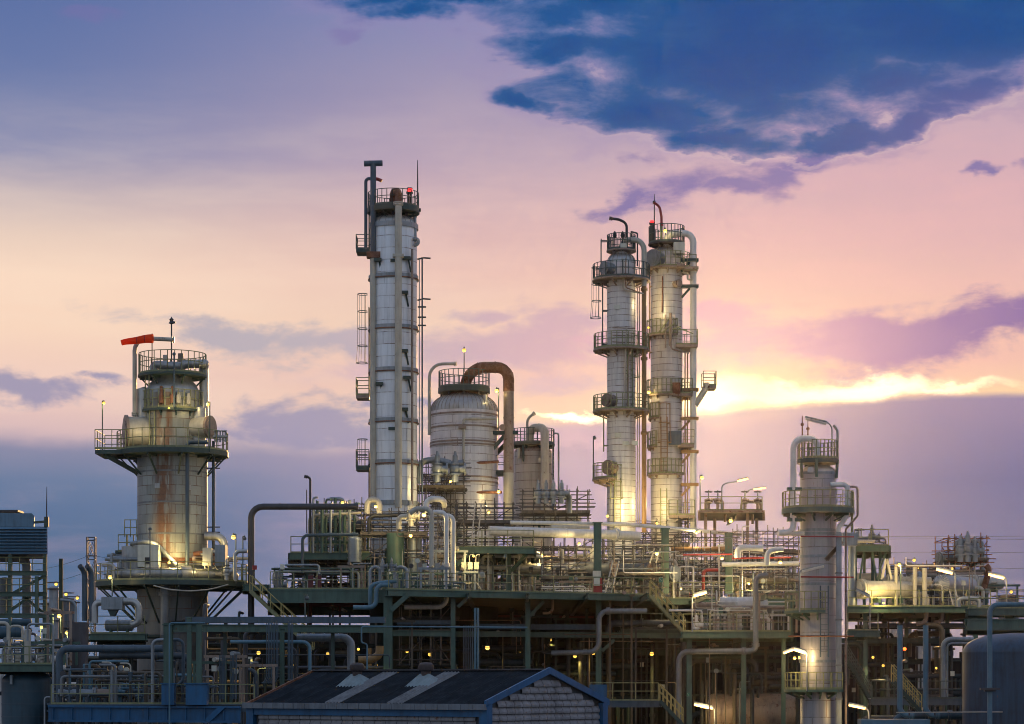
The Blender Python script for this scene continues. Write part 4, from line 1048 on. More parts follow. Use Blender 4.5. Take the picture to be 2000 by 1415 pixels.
# ------------------------------------------------------------------ decks, racks, stairs
ORD = ['first', 'second', 'third', 'fourth', 'fifth', 'sixth', 'seventh', 'eighth', 'ninth', 'tenth', 'eleventh', 'twelfth', 'thirteenth', 'fourteenth', 'fifteenth', 'sixteenth', 'seventeenth', 'eighteenth', 'nineteenth', 'twentieth']
PENDING = {}
def later(o, what, where, group, cat):
    """things alike in look: told apart by their order from the left"""
    PENDING.setdefault((what, where), []).append(o); o['category'] = cat; o['group'] = group
    return o
def finish_labels():
    cut = lambda t: t if len(t.split()) <= 16 else t.replace(', second from ', ', second ').replace(' the ', ' ')
    for (what, where), lst in PENDING.items():
        lst.sort(key=lambda o: o['base'][0])
        n = len(lst)
        for i, o in enumerate(lst):
            if n == 1: o['label'] = f'{what} {where}'
            elif i == n - 1: o['label'] = f'{what} {where}, rightmost'
            elif i == 0: o['label'] = f'{what} {where}, leftmost'
            elif i < 20: o['label'] = f'{what} {where}, {ORD[i]} from left'
            else: o['label'] = f'{what} {where}, {ORD[n - 1 - i] if n - 1 - i < 20 else "middle"} from right'
            o['label'] = cut(o['label'])

def deck(label, poly, z, rail=None, mat='green', th=.12, fascia=.4, rmat='rail', h=RAILH, post_=1.45, name='steel_deck', joists=True, split_posts=True, rr=.028):
    """grated deck on a perimeter girder; poly = corner points in plan; rail = list of runs of corner indices"""
    pts = [Vector((p.x, p.y, z)) for p in poly]
    c = sum(pts, Vector()) / len(pts)
    t = thing(name, label, 'deck', pts[0])
    mb = MB(); mb.prism([p for p in pts], V(0, 0, -th)); build('grating', mb, M['grate'], t, flat=True)
    n = len(pts)
    for i in range(n):
        a, b = pts[i], pts[(i + 1) % n]
        if (b - a).length < .3: continue
        d = (b - a).normalized(); out = d.cross(V(0, 0, 1)) * .06
        if out.dot(a - c) < 0: out = -out
        mb = MB(); mb.beam(a + out + V(0, 0, .03 - fascia / 2), b + out + V(0, 0, .03 - fascia / 2), .18, fascia, kind='I'); build('edge_girder', mb, M[mat], t, flat=True)
    if joists:
        y0, y1 = min(p.y for p in pts) + .3, max(p.y for p in pts) - .3; x0, x1 = min(p.x for p in pts), max(p.x for p in pts)
        k = max(2, int((x1 - x0) / 3.5))
        for i in range(1, k):
            xx = x0 + (x1 - x0) * i / k
            mb = MB(); mb.beam(V(xx, y0 + 1.2, z - th - .2), V(xx, y1, z - th - .2), .18, .36, kind='I'); build('joist', mb, M['green_dark'], t, flat=True)
    for run in (rail or []):
        q = [pts[i] + (c - pts[i]).normalized() * .1 for i in run]
        rb = MB(); rail_run(rb, q, h=h, post=post_, posts=not split_posts, r=rr); ro = build('railing', rb, M[rmat], t)
        if split_posts:
            for p in rail_posts(q, post_):
                pb = MB(); pb.tube([p, p + V(0, 0, h)], .034, 5); build('rail_post', pb, M[rmat], ro)
    return t
def W_(px, Y): return Vector(((px - 1000) * S(Y), Y, 0))
def zat(py, Y): return EYE + (HOR - py) * S(Y)

# main upper deck and its neighbours
ZM = 9.6
deck('long green upper deck in front of the ribbed vessel, behind the shed ridge', [W_(757, 138), W_(1271, 147), W_(1274, 153), W_(1555, 154), W_(1555, 184), W_(757, 184)], ZM, [(0, 1), (2, 3)], 'green')
deck('green deck with stair between stout column and tall white column', [W_(527, 142), W_(757, 142), W_(757, 168), W_(527, 168)], zat(1152, 142), [(0, 1)], 'green', fascia=.85)
deck('short green landing beside the dark pipe bend, at the stair head', [W_(478, 142.5), W_(522, 142.5), W_(522, 148), W_(478, 148)], zat(1143, 142.5), [(3, 0)], 'green')
deck('upper green deck carrying the bundle of green risers', [W_(567, 150), W_(722, 150), W_(722, 162), W_(567, 162)], zat(1081, 150), [(3, 0, 1)], 'green', fascia=.45)
deck('green mid level deck over the yellow-lit cabinets', [W_(890, 148), W_(1043, 148.5), W_(1043, 162), W_(890, 162)], zat(1070, 148), [(0, 1, 2)], 'green', h=1.15)
deck('lower green deck at the foot of the long stair', [W_(1333, 140), W_(1545, 140), W_(1545, 152), W_(1333, 152)], zat(1235, 140), [(0, 1)], 'green')
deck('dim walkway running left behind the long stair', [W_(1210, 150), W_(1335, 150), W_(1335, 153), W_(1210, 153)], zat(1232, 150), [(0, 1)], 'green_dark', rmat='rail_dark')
deck('long deck with exchangers, right of the front column', [W_(1655, 150), W_(1936, 150), W_(1936, 172), W_(1655, 172)], zat(1186, 150), [(0, 1)], 'green')
deck('small deck with railing at the right flank of the front column', [W_(1655, 139), W_(1716, 139), W_(1716, 144), W_(1655, 144)], zat(1233, 139), [(0, 1, 2)], 'green')
deck('green roof deck over the blue tank, right edge', [W_(1888, 118), W_(2060, 118), W_(2060, 128), W_(1888, 128)], zat(1210, 118), [], 'green', fascia=.6)
deck('high green walkway behind the blue tank', [W_(1890, 132), W_(2060, 132), W_(2060, 136), W_(1890, 136)], zat(1190, 132), [(3, 0, 1)], 'green')
deck('low walkway beside the blue box under the long stair', [W_(1150, 138), W_(1288, 138), W_(1288, 143), W_(1150, 143)], zat(1370, 138), [(0, 1)], 'slate', rmat='rail')
deck('low walkway left of the blue tank', [W_(1700, 140), W_(1885, 140), W_(1885, 146), W_(1700, 146)], zat(1366, 140), [(0, 1)], 'slate', rmat='rail_dark')
deck('deck over the left tank with pale handrails', [W_(-40, 124), W_(106, 124), W_(106, 136), W_(-40, 136)], zat(1299, 124), [(0, 1)], 'green', h=1.0)
deck('small deck under the silver exchanger, front of the stout column', [W_(176, 140), W_(284, 140), W_(284, 146), W_(176, 146)], zat(1239, 140), [(0, 1)], 'green', h=1.1)
deck('walkway on top of the blue girder', [W_(97, 119), W_(500, 119), W_(500, 127), W_(97, 127)], zat(1377, 119), [(0, 1)], 'slate', rmat='rail', h=1.05)
deck('square deck with cage rail on the right steel frame', [W_(1668, 152), W_(1736, 152), W_(1736, 160), W_(1668, 160)], zat(1067, 152), [(0, 1, 2)], 'green')
deck('small pipe deck between the twin columns and front column', [W_(1367, 162), W_(1490, 162), W_(1490, 170), W_(1367, 170)], zat(998, 162), [(3, 0, 1, 2)], 'tan', h=1.0, fascia=.16)

# stairs
stair('green staircase with yellow handrails between upper and lower green decks', P(1271, 1164, 145.6), P(1338, 1238, 145.6), 1.1)
stair('staircase down from the landing beside the dark pipe bend', P(488, 1155, 141), P(610, 1268, 141), 1.3)
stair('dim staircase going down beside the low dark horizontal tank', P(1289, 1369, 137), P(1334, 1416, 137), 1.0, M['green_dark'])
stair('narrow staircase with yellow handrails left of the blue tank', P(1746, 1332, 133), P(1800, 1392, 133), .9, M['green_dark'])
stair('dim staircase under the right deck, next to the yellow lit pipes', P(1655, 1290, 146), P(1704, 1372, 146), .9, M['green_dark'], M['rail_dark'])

# green columns carrying the decks
cols = [(758, 1152, 139, 17), (885, 1160, 141, 9), (1031, 1170, 145, 10), (1169, 1172, 147, 11), (1346, 1244, 141, 10), (1452, 1244, 141, 9), (1690, 1192, 151, 8), (1905, 1196, 151, 9), (1530, 1244, 142, 8), (1770, 1192, 160, 7), (1850, 1192, 160, 7)]
for px, py, Y, w in cols:
    later(post('', px, py, 1335 + 4 / S(Y), Y, w, M['green']), 'green steel column', 'holding up the front edge of the decks', 'columns under the deck edge', 'column')
for px, py0, py1, Y, w in [(1167, 1022, 1152, 150, 15), (1299, 1034, 1160, 152, 14), (1423, 1043, 1160, 155, 13)]:
    later(post('', px, py0, py1, Y, w, M['green']), 'green steel post', 'on the upper deck carrying the long white pipe', 'posts of the white pipe', 'column')
for px, py0, py1, Y, w in [(994, 1080, 1156, 152, 8), (895, 1080, 1156, 149, 7), (960, 1080, 1156, 158, 7)]:
    later(post('', px, py0, py1, Y, w, M['green']), 'green post', 'under the mid level deck near the yellow-lit cabinets', 'posts of the mid level deck', 'column')
for px, Y in [(600, 151), (690, 151), (655, 158), (715, 158)]:
    later(post('', px, 1090, 1156, Y, 7, M['green']), 'green post', 'under the deck with the green riser bundle', 'posts of the riser deck', 'column')
for px, Y in [(1671, 153), (1688, 158), (1704, 153), (1719, 153), (1733, 159)]:
    later(post('', px, 1069, 1186, Y, 5, M['green']), 'green leg', 'of the square deck with cage rail', 'legs of the right steel frame', 'column')
for px, Y in [(1378, 163), (1396, 168), (1460, 163), (1478, 168)]:
    later(post('', px, 1001, 1150, Y, 5.5, M['tan']), 'tan post', 'under the small pipe deck beside the twin columns', 'posts of the small pipe deck', 'column')
def brace(label, p, q, w=.16, mat='green', group=None):
    mb = MB(); mb.beam(P(*p), P(*q), w, w * 1.3); return tag(build('diagonal_brace', mb, M[mat], None, P(*p), True), label, 'brace', group)
brace('green knee brace beneath the mid level deck, left', (890, 1105, 148), (915, 1083, 148)); brace('green knee brace beneath the mid level deck, right', (1000, 1115, 150), (1028, 1084, 148.6))
brace('green knee brace between corner column and upper deck edge', (764, 1192, 138.4), (797, 1162, 138.4), .22); brace('green knee brace left of the second deck column', (894, 1186, 141), (916, 1166, 141)); brace('green knee brace right of the middle deck column', (1036, 1203, 145), (1062, 1174, 145)); brace('green knee brace low at the fourth deck column', (1176, 1272, 147), (1200, 1250, 147))
for i, q in enumerate([((1671, 1180, 152.6), (1688, 1075, 152.6)), ((1703, 1075, 152.6), (1719, 1180, 152.6)), ((1719, 1110, 152.6), (1733, 1072, 152.6)), ((1706, 1150, 152.6), (1719, 1120, 152.6))]):
    later(brace('', *q, .12), 'green diagonal brace', 'in the frame under the square deck', 'braces of the right steel frame', 'brace')
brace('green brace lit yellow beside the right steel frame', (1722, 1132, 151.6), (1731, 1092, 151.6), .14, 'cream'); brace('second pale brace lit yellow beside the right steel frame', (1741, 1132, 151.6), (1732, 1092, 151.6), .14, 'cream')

# cable-tray beams at mid height under the decks
def tray(label, x0, x1, py, Y, h=.35, mat='slate', dy=0):
    a, b = P(x0, py, Y), P(x1, py, Y + dy)
    mb = MB(); mb.box(((a.x + b.x) / 2, Y + .45, a.z), (b.x - a.x, .9, h)); o = build('cable_tray', mb, M[mat], None, a, True)
    return tag(o, label, 'cable tray')
tray('grey cable tray on the long green beam behind the shed', 362, 752, 1211, 128, .34); tray('grey cable tray right of the second deck column', 934, 1028, 1224, 146, .34); tray('grey cable tray between middle and fourth deck columns', 1037, 1164, 1225, 148, .34); tray('short grey tray left of the second deck column', 775, 880, 1216, 142, .26); tray('dim cable tray under the long exchanger deck', 1700, 1900, 1222, 158, .3)
ibeam('long green beam behind the shed, left of the corner column', P(325, 1227, 128.2), P(752, 1229, 128.2), .3, .42, M['green'])
ibeam('green beam between second and middle deck columns', P(890, 1239, 146), P(1027, 1239, 146), .25, .34, M['green']); ibeam('green beam between middle and fourth deck columns', P(1036, 1240, 148), P(1330, 1242, 148), .25, .34, M['green']); ibeam('green beam from corner column to second deck column', P(766, 1237, 141), P(881, 1238, 141), .25, .36, M['green'])
ibeam('green beam under the lower deck, right of the front column', P(1640, 1252, 155), P(1900, 1252, 155), .25, .34, M['green_dark']); ibeam('dark beam behind the lower deck columns', P(1200, 1275, 165), P(1560, 1275, 165), .3, .4, M['green_dark'])
# front left rack on the blue girder
gd = thing('girder', 'deep blue girder at the bottom left', 'girder', P(95, 1412, 118.5))
mb = MB(); mb.beam(P(95, 1394, 118.5), P(470, 1396, 118.5), .5, .85, kind='I'); build('web_and_flanges', mb, M['blue'], gd, flat=True)
for px in range(104, 470, 37):
    mb = MB(); mb.box(P(px, 1395, 118.33), (.03, .14, .62)); build('stiffener', mb, M['blue'], gd, flat=True)
for i, (x0, x1) in enumerate([(317, 341), (364, 405)]):
    a, b = P(x0, 1357, 118.2), P(x1, 1357, 118.2); mb = MB(); mb.box(((a.x + b.x) / 2, 118.3, a.z), (b.x - a.x, .75, 1.06)); mb.box(((a.x + b.x) / 2, 118.3, a.z + .56), (b.x - a.x + .12, .87, .06))
    tag(build('plinth', mb, M['blue'], None, a, True), 'blue steel plinth on the girder under the ' + ('slim left rack column' if i == 0 else 'broad rack column'), 'plinth')
mb = MB(); mb.prism([P(400, 1406, 118.2), P(425, 1382, 118.2), P(440, 1382, 118.2), P(408, 1412, 118.2)], V(0, .4, 0)); tag(build('gusset', mb, M['blue'], None, P(400, 1406, 118.2), True), 'blue gusset plate under the right end of the girder', 'gusset')
for px, py0, w in [(329, 1222, 17), (370, 1208, 9), (389, 1218, 11)]:
    later(post('', px, py0, 1336, 118.4, w, M['green']), 'green rack column', 'standing on the blue girder', 'rack columns on the blue girder', 'column')
ibeam('green beam on top of the rack columns, bottom left', P(320, 1224, 118.4), P(396, 1226, 118.4), .3, .38, M['green'])
later(post('', 551, 1230, 1470, 126, 9, M['green']), 'green post', 'behind the left part of the shed roof', 'posts of the long rack', 'column')
for px in (440, 650): later(post('', px, 1236, 1470, 129, 7, M['green_dark']), 'green post', 'behind the left part of the shed roof', 'posts of the long rack', 'column')

# conduit bundles hanging from the rack: each conduit is countable
def conduits(where, xs, py0, py1, Y, mat='slate', sweep=0, r=.031):
    for x_ in xs:
        pts = [P(x_, py0, Y), P(x_, py1 - 10, Y)] + ([P(x_ - sweep * .5, py1, Y), P(x_ - sweep, py1 + 3, Y)] if sweep else [P(x_, py1, Y)])
        mb = MB(); mb.tube(bend(pts, .35), r, 6); later(build('conduit', mb, M[mat], None, pts[1]), 'slate conduit', where, 'conduits ' + where, 'conduit')
conduits('in the bundle left of the slim rack post', [521 + i * 3.1 for i in range(8)], 1210, 1332, 125, sweep=10)
conduits('in the bundle right of the slim rack post', [563 + i * 2.9 for i in range(4)], 1214, 1328, 125, sweep=0)
conduits('in the bundle over the blue girder', [429 + i * 2.6 for i in range(5)], 1280, 1366, 120.5)
conduits('in the second bundle over the blue girder', [451 + i * 2.7 for i in range(5)], 1280, 1366, 120.5)
conduits('in the bundle beside the second deck column', [906 + i * 4.2 for i in range(5)], 1222, 1460, 140.5)
conduits('of the pale pair right of the second deck column', [928, 933.5], 1188, 1460, 139, 'blue_pale', 0, .075)

# dark blocks added behind the undercroft to shut out the sky
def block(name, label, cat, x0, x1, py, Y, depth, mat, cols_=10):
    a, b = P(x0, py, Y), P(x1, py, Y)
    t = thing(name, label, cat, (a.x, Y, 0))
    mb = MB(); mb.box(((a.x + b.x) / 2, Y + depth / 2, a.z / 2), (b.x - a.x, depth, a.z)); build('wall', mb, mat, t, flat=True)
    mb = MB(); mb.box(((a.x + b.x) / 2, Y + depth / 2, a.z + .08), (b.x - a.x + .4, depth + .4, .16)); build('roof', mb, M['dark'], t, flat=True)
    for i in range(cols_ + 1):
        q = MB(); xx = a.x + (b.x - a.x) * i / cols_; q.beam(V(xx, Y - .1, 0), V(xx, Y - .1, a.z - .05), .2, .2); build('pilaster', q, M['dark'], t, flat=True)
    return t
wallm = paint('dark_backdrop_wall', (.012, .013, .015, 1), .8, 0, .1, .4)
block('dark_backdrop', 'long dark added backdrop deep under the upper deck', 'building', 770, 1570, 1182, 181, 6, wallm, 14)
block('rack_backdrop', 'dark added backdrop behind the long rack, left of the corner column', 'building', 395, 770, 1232, 172, 6, wallm, 8)
block('dark_backdrop', 'low dark added backdrop under the right exchanger deck', 'building', 1600, 1790, 1262, 176, 5, wallm, 4)
block('dark_backdrop', 'small dark added backdrop behind the blue tank', 'building', 1830, 2080, 1290, 170, 5, wallm, 4)
block('dark_backdrop', 'low dark added backdrop behind the blue girder', 'building', 95, 390, 1290, 168, 5, wallm, 5)
# ------------------------------------------------------------------ blue-trimmed shed in front
def shed():
    C0 = P(948, 1376, 100)                      # front corner, at eave height
    th = R_(35); L, G = 13.4, 9.3
    dl = V(-math.cos(th), math.sin(th), 0); dg = V(math.sin(th), math.cos(th), 0)
    ze = C0.z; rise = 1.5
    t = thing('shed', 'low shed with dark corrugated roof and blue trim in front of the plant', 'shed', (C0.x, C0.y, 0))
    up = V(0, 0, 1); g0 = V(C0.x, C0.y, 0)
    A, B, Cc, D = g0, g0 + dl * L, g0 + dl * L + dg * G, g0 + dg * G
    R0, R1 = g0 + dg * (G / 2) + up * (ze + rise), g0 + dl * L + dg * (G / 2) + up * (ze + rise)
    # corrugated roof: real waves running from ridge to eave
    m, b = new_mat('corrugated_roof'); p = geo_pos()
    n = noise(p, 1.4, 6, .65); E.nt.links.new(ramp(n, [(.3, (.009, .013, .018, 1)), (.55, (.018, .024, .031, 1)), (.75, (.034, .042, .05, 1))]), b.inputs['Base Color']); b.inputs['Roughness'].default_value = .9; b.inputs['Specular IOR Level'].default_value = .12
    def slope(side, s0, s1, mat, lift=0.0, name='roof_sheet', parent=t, f0=0.0, f1=1.0):
        mb = MB(); n_ = int((s1 - s0) / .045); eave = (A if side > 0 else D)
        out = (-dg if side > 0 else dg)
        rows = [[], []]
        for i in range(n_ + 1):
            s = s0 + (s1 - s0) * i / n_
            w = .045 * math.sin(s / .19 * 2 * math.pi) + lift
            e = eave + dl * s + up * (ze + w) + out * .22 - up * .07; r = g0 + dl * s + dg * (G / 2) + up * (ze + rise + w)
            rows[0].append(e.lerp(r, f0)); rows[1].append(e.lerp(r, f1))
        k = n_ + 1; mb.add(rows[0] + rows[1], [(i, i + 1, k + i + 1, k + i) for i in range(n_)])
        return build(name, mb, mat, parent)
    slope(1, -.1, L + .1, m, name='front_roof'); slope(-1, -.1, L + .1, m, name='rear_roof')
    lite = paint('rooflight_sheet', (.14, .145, .15, 1), .8, 0, .0, .35)
    for s in (4.55, 8.05): slope(1, s, s + .92, lite, .035, 'rooflight', t, .03, .93)
    mb = MB(); mb.beam(R0 + up * .04 - dl * .1, R1 + up * .04 + dl * .1, .5, .07); build('ridge_cap', mb, M['dark'], t)
    # walls of curved metal shingles in courses
    sh = paint('wall_shingle', (.20, .195, .20, 1), .7, 0, .38, .35)
    def wall(o, d, length, top_fn, name, nrm, step=.30, pw=.62):
        mb = MB(); mb.add([o + nrm * -.06, o + d * length + nrm * -.06, o + d * length + up * ze + nrm * -.06, o + up * ze + nrm * -.06], [(0, 1, 2, 3)]) 
        return mb
    def courses(o, d, length, hfn, nrm, name):
        mb = MB(); zz = .25; row = 0
        while zz < ze + rise:
            x0, x1 = hfn(zz + .28)
            if x1 - x0 > .35:
                w = .62; k = max(1, round((x1 - x0) / w)); w = (x1 - x0) / k
                for i in range(k):
                    a = x0 + i * w + .012; c = x0 + (i + 1) * w - .012; nn = 5; vs = []
                    for j in range(nn + 1):
                        u = j / nn; q = o + d * (a + (c - a) * u); bulge = .035 * math.sin(math.pi * u) ** .6
                        vs += [q + up * zz + nrm * (.10 + bulge), q + up * (zz + .1) + nrm * (.115 + bulge), q + up * (zz + .285) + nrm * (.02 + bulge * .5)]
                    fs = []
                    for j in range(nn):
                        for r_ in range(2): fs.append((j*3 + r_, (j+1)*3 + r_, (j+1)*3 + r_ + 1, j*3 + r_ + 1))
                    mb.add(vs, fs)
                    mb.add([vs[0], vs[nn * 3], o + d * c + up * zz, o + d * a + up * zz], [(0, 1, 2, 3)])
            zz += .30; row += 1
        return build(name, mb, sh, t)
    back = paint('shed_wall_backing', (.05, .055, .06, 1), .8, 0, .1, .3)
    mb = MB(); mb.add([A, B, B + up * ze, A + up * ze], [(0, 1, 2, 3)]); mb.add([A, D, D + up * ze, R0, A + up * ze], [(0, 1, 2, 3, 4)]); mb.add([B, Cc, Cc + up * ze, R1, B + up * ze], [(0, 1, 2, 3, 4)]); mb.add([D, Cc, Cc + up * ze, D + up * ze], [(0, 1, 2, 3)])
    build('wall_backing', mb, back, t, flat=True)
    courses(A, dg, G, lambda z: ((.28, G - .28) if z < ze else ((z - ze) / rise * G / 2 + .34, G - (z - ze) / rise * G / 2 - .34)), -dl, 'gable_shingles')
    courses(A, dl, L, lambda z: ((.45, L - .45) if z < ze - .25 else (0, 0)), -dg, 'side_shingles')
    # blue corner posts and barge boards
    for q, nm in ((A, 'corner_post'), (D, 'corner_post'), (B, 'corner_post')):
        mb = MB(); mb.box(q + up * (ze / 2 - .05) - dl * .05 - dg * .05, (.42, .42, ze + .1), -th); build(nm, mb, M['blue'], t, flat=True)
    for e in (A, D):
        o = -dl * .16; mb = MB(); s_ = (e - (A + D) / 2).normalized() * .3
        mb.prism([e + s_ + up * (ze - .12) + o, e + s_ + up * (ze + .16) + o, R0 + up * .14 + o, R0 - up * .16 + o], -dl * .1); build('barge_board', mb, M['blue'], t, flat=True)
    mb = MB(); mb.beam(A + up * (ze - .35) - dg * .16, B + up * (ze - .35) - dg * .16, .12, .4); build('eave_board', mb, M['blue'], t, flat=True)
    gut = paint('gutter_lead', (.13, .15, .17, 1), .5, .2, .2, .35)
    mb = MB(); k = 22
    for i in range(k):
        p0, p1 = A + dl * (L + .5) * i / k - dl * .25, A + dl * (L + .5) * (i + 1) / k - dl * .27
        mb.beam(p0 + up * (ze - .12) - dg * .36, p1 + up * (ze - .12) - dg * .36, .2, .26)
    build('gutter', mb, gut, t, flat=True)
    mb = MB(); mb.beam(B + up * (ze - .05) - dg * .25 + dl * .12, R1 + up * .02 + dl * .12, .1, .14); build('verge_trim', mb, M['rust'], t, flat=True)
    lite2 = paint('ventilator_zinc', (.17, .22, .23, 1), .6, 0, .15, .3)
    cowl = paint('cowl_brown', (.045, .032, .03, 1), .6, .2, .3, .3)
    # ventilators
    for s in (9.0, 4.95):
        mb = MB(); f = .62; zc = ze + rise * f; c = g0 + dl * (s + .55) + dg * (G / 2 * f)
        c = c + up * zc
        lo = [c + dl * a - dg * .75 - up * .36 for a in (-.85, -.57, -.28, 0, .28, .57, .85)]
        hi = [c + dl * a * .32 + dg * .0 + up * .42 for a in (-.85, -.57, -.28, 0, .28, .57, .85)]
        hb_ = [c + dl * a * .5 + dg * .5 + up * .42 for a in (-.85, .85)]
        k7_ = 7; mb.add(lo + hi, [(i, i + 1, k7_ + i + 1, k7_ + i) for i in range(6)])
        rb_, lb_ = c + dl * -.6 + dg * .55 + up * .1, c + dl * .6 + dg * .55 + up * .1
        mb.add([lo[0], hi[0], rb_], [(0, 1, 2)]); mb.add([lo[6], hi[6], lb_], [(0, 1, 2)]); mb.add([hi[0], hi[6], lb_, rb_], [(0, 1, 2, 3)])
        v = build('ventilator', mb, lite2, t)
        q = c + up * .42 + dg * .12
        mb = MB(); mb.lathe(q, [(.22, -.1), (.22, .1), (.33, .16), (.36, .3), (.34, .42), (.24, .5), (0, .53)], 16); build('ventilator_cowl', mb, cowl, v)
    return t
shed()
# ------------------------------------------------------------------ main equipment, piece by piece
m_ = M
# dark pipe bend left of the riser deck, black gooseneck vent and pole
pipe_run('thick dark pipe rising beside the stair and bending right along the sky', [(490.5, 1250, 148), (490.5, 990, 148), (700, 990, 148)], 6.3, M['dark'], b=.75, bands=4, flanges=(.02,))
pipe_run('black gooseneck vent pipe standing above the riser deck', [(606, 1060, 151), (606, 933, 151), (595, 931, 151)], 2.3, M['black'], b=.25, flanges=(.98,), name='vent_pipe')
pipe_run('thin dark pole left of the black gooseneck vent', [(599, 1042, 151), (599, 957, 151)], 1.0, M['dark'], name='pole', cat='pole')
# three pale inverted-U pipes in front of the tall column
pipe_run('pale pipe dropping to the upper deck, leftmost of the pale trio', [(800, 1003, 143), (813, 994, 143), (843, 994, 143), (843, 1150, 143)], 5.2, M['cream'], b=.62, bands=1.5, flanges=(.97,))
pipe_run('pale pipe passing down through the upper deck, middle of the pale trio', [(846, 1001, 143.6), (872, 1001, 143.6), (872, 1186, 143.6), (790, 1186, 143.6)], 4.8, M['white'], b=.55, bands=1.8, flanges=(.44,))
pipe_run('pale pipe dropping to the upper deck, rightmost of the pale trio', [(862, 1008, 144.2), (885, 1008, 144.2), (885, 1150, 144.2)], 5.0, M['white'], b=.6, bands=1.5, flanges=(.97,))
pipe_run('short pale pipe arching above the pale trio', [(832, 1002, 146), (832, 975, 146), (866, 975, 146), (868, 988, 147)], 5.8, M['white'], b=.5, bands=.8)
pipe_run('cream pipe arch at the left foot of the tall white column', [(717, 1004, 150), (717, 976, 150), (741, 976, 150), (741, 1004, 150)], 6, M['cream'], b=.6)
pipe_run('dark insulated pipe loop crossing behind the scaffold boards', [(721, 1043, 150), (721, 1008, 150), (800, 1006, 150)], 4.2, M['black'], b=.4)
pipe_run('cream pipe elbow left of the lit relief valve', [(779, 1034, 147), (779, 1010, 147), (795, 1009, 147)], 5.5, M['cream'], b=.5)
# long white pipes heading right
pipe_run('large white pipe running right towards the twin columns', [(955, 1037, 150), (1200, 1045, 153), (1248, 1048, 154)], 9, M['white'], bands=2.6, flanges=(.83,), n=20)
pipe_run('slim white pipe sloping away above the large white pipe', [(997, 1021, 149), (1217, 1024, 151), (1320, 1033, 158), (1482, 1048, 168)], 3.7, M['white'], bands=3, flanges=(.67,), n=12)
pipe_run('mid-sized cream pipe between the two long white pipes', [(1076, 1031, 154), (1150, 1031, 155)], 5, M['cream'], bands=1.5)
pipe_run('long ochre pipe behind the deck posts, right of the twin columns', [(1307, 1074, 160), (1416, 1073, 160)], 5.5, M['ochre'], bands=1.5)
pipe_run('white pipe elbow lying high on the deck, left of the front column', [(1441, 1090, 150), (1441, 1070, 150), (1490, 1071, 150)], 6.5, M['white'], b=.5, bands=1)
pipe_run('thin red pipe across the equipment right of the white pipe posts', [(1334, 1084, 151), (1430, 1083, 151)], 1.8, M['red'])
pipe_run('second thin red pipe, a little lower behind the front column', [(1430, 1091, 151), (1545, 1089, 151)], 1.8, M['red'])
pipe_run('white pipe standing behind the front column deck', [(1498, 1104, 149), (1498, 1075, 149), (1530, 1073, 149)], 5.5, M['white'], b=.5)
pipe_run('white pipe bridging behind the front column at rail height', [(1410, 1103, 153), (1560, 1101, 153)], 4.5, M['white'], bands=1.6)
# big grey hook pipes under the decks
pipe_run('grey hook pipe with rusty end hanging under the upper deck', [(1264, 1194, 145), (1170, 1194, 145), (1170, 1262, 145), (1158, 1274, 145), (1078, 1276, 146)], 5.2, M['grey'], b=.55, bands=1.6, flanges=(.3,))
pipe_run('grey pipe diving from the lower deck and turning left below it', [(1500, 1125, 139), (1476, 1125, 139), (1476, 1268, 139), (1466, 1272, 139), (1326, 1273, 141), (1326, 1470, 141)], 5.4, M['grey'], b=.6, bands=2.2, flanges=(.3, .36))
pipe_run('small dark pipe drop under the upper deck beside the middle column', [(1079, 1172, 147), (1079, 1198, 147), (1060, 1198, 147)], 2.5, M['tan'], b=.3)
# blue-grey hooks left of the deck corner column
pipe_run('blue pipe hook dropping from the deck edge, left of the corner column', [(762, 1143, 138.6), (735, 1143, 138.6), (735, 1187, 138.6), (690, 1187, 138.6)], 4.6, M['blue_pale'], b=.45, bands=1.2)
pipe_run('second blue pipe hook tucked behind the first at the corner column', [(775, 1135, 140), (723, 1142, 140), (723, 1182, 140)], 4.2, M['blue_pale'], b=.45)
for i, (x0, x1) in enumerate([(723, 742), (771, 795)]):
    later(pipe_run('', [(x0, 1152, 141), (x0, 1109, 141), (x1, 1107, 141), (x1, 1152, 141)], 3.6, M['galv'], b=.35, name='pipe_loop'), 'grey pipe loop', 'standing on the deck at the foot of the tall column', 'deck pipe loops', 'pipe')
for i, px in enumerate((747, 765)):
    later(relief_valve('', px, 1118, 140.5, 28), 'grey relief valve', 'between the grey pipe loops of the deck corner', 'relief valves of the deck corner', 'valve')
pipe_run('slate pipe stepping along the front rail of the riser deck', [(591, 1120, 149), (591, 1046, 149), (700, 1044, 149)], 3.2, M['slate'], b=.35, bands=1.4, flanges=(.95,))
pipe_run('pale pipe crossing the riser bundle', [(612, 1007, 150), (705, 1002, 150)], 3.0, M['cream'], bands=1.2)
pipe_run('white hose sagging under the base deck rim of the stout column', [(300, 1144, 144.8), (330, 1152, 144.7), (370, 1155, 144.7), (410, 1152, 144.7), (446, 1142, 144.9)], 1.3, M['cream'], b=3, name='hose', cat='hose')
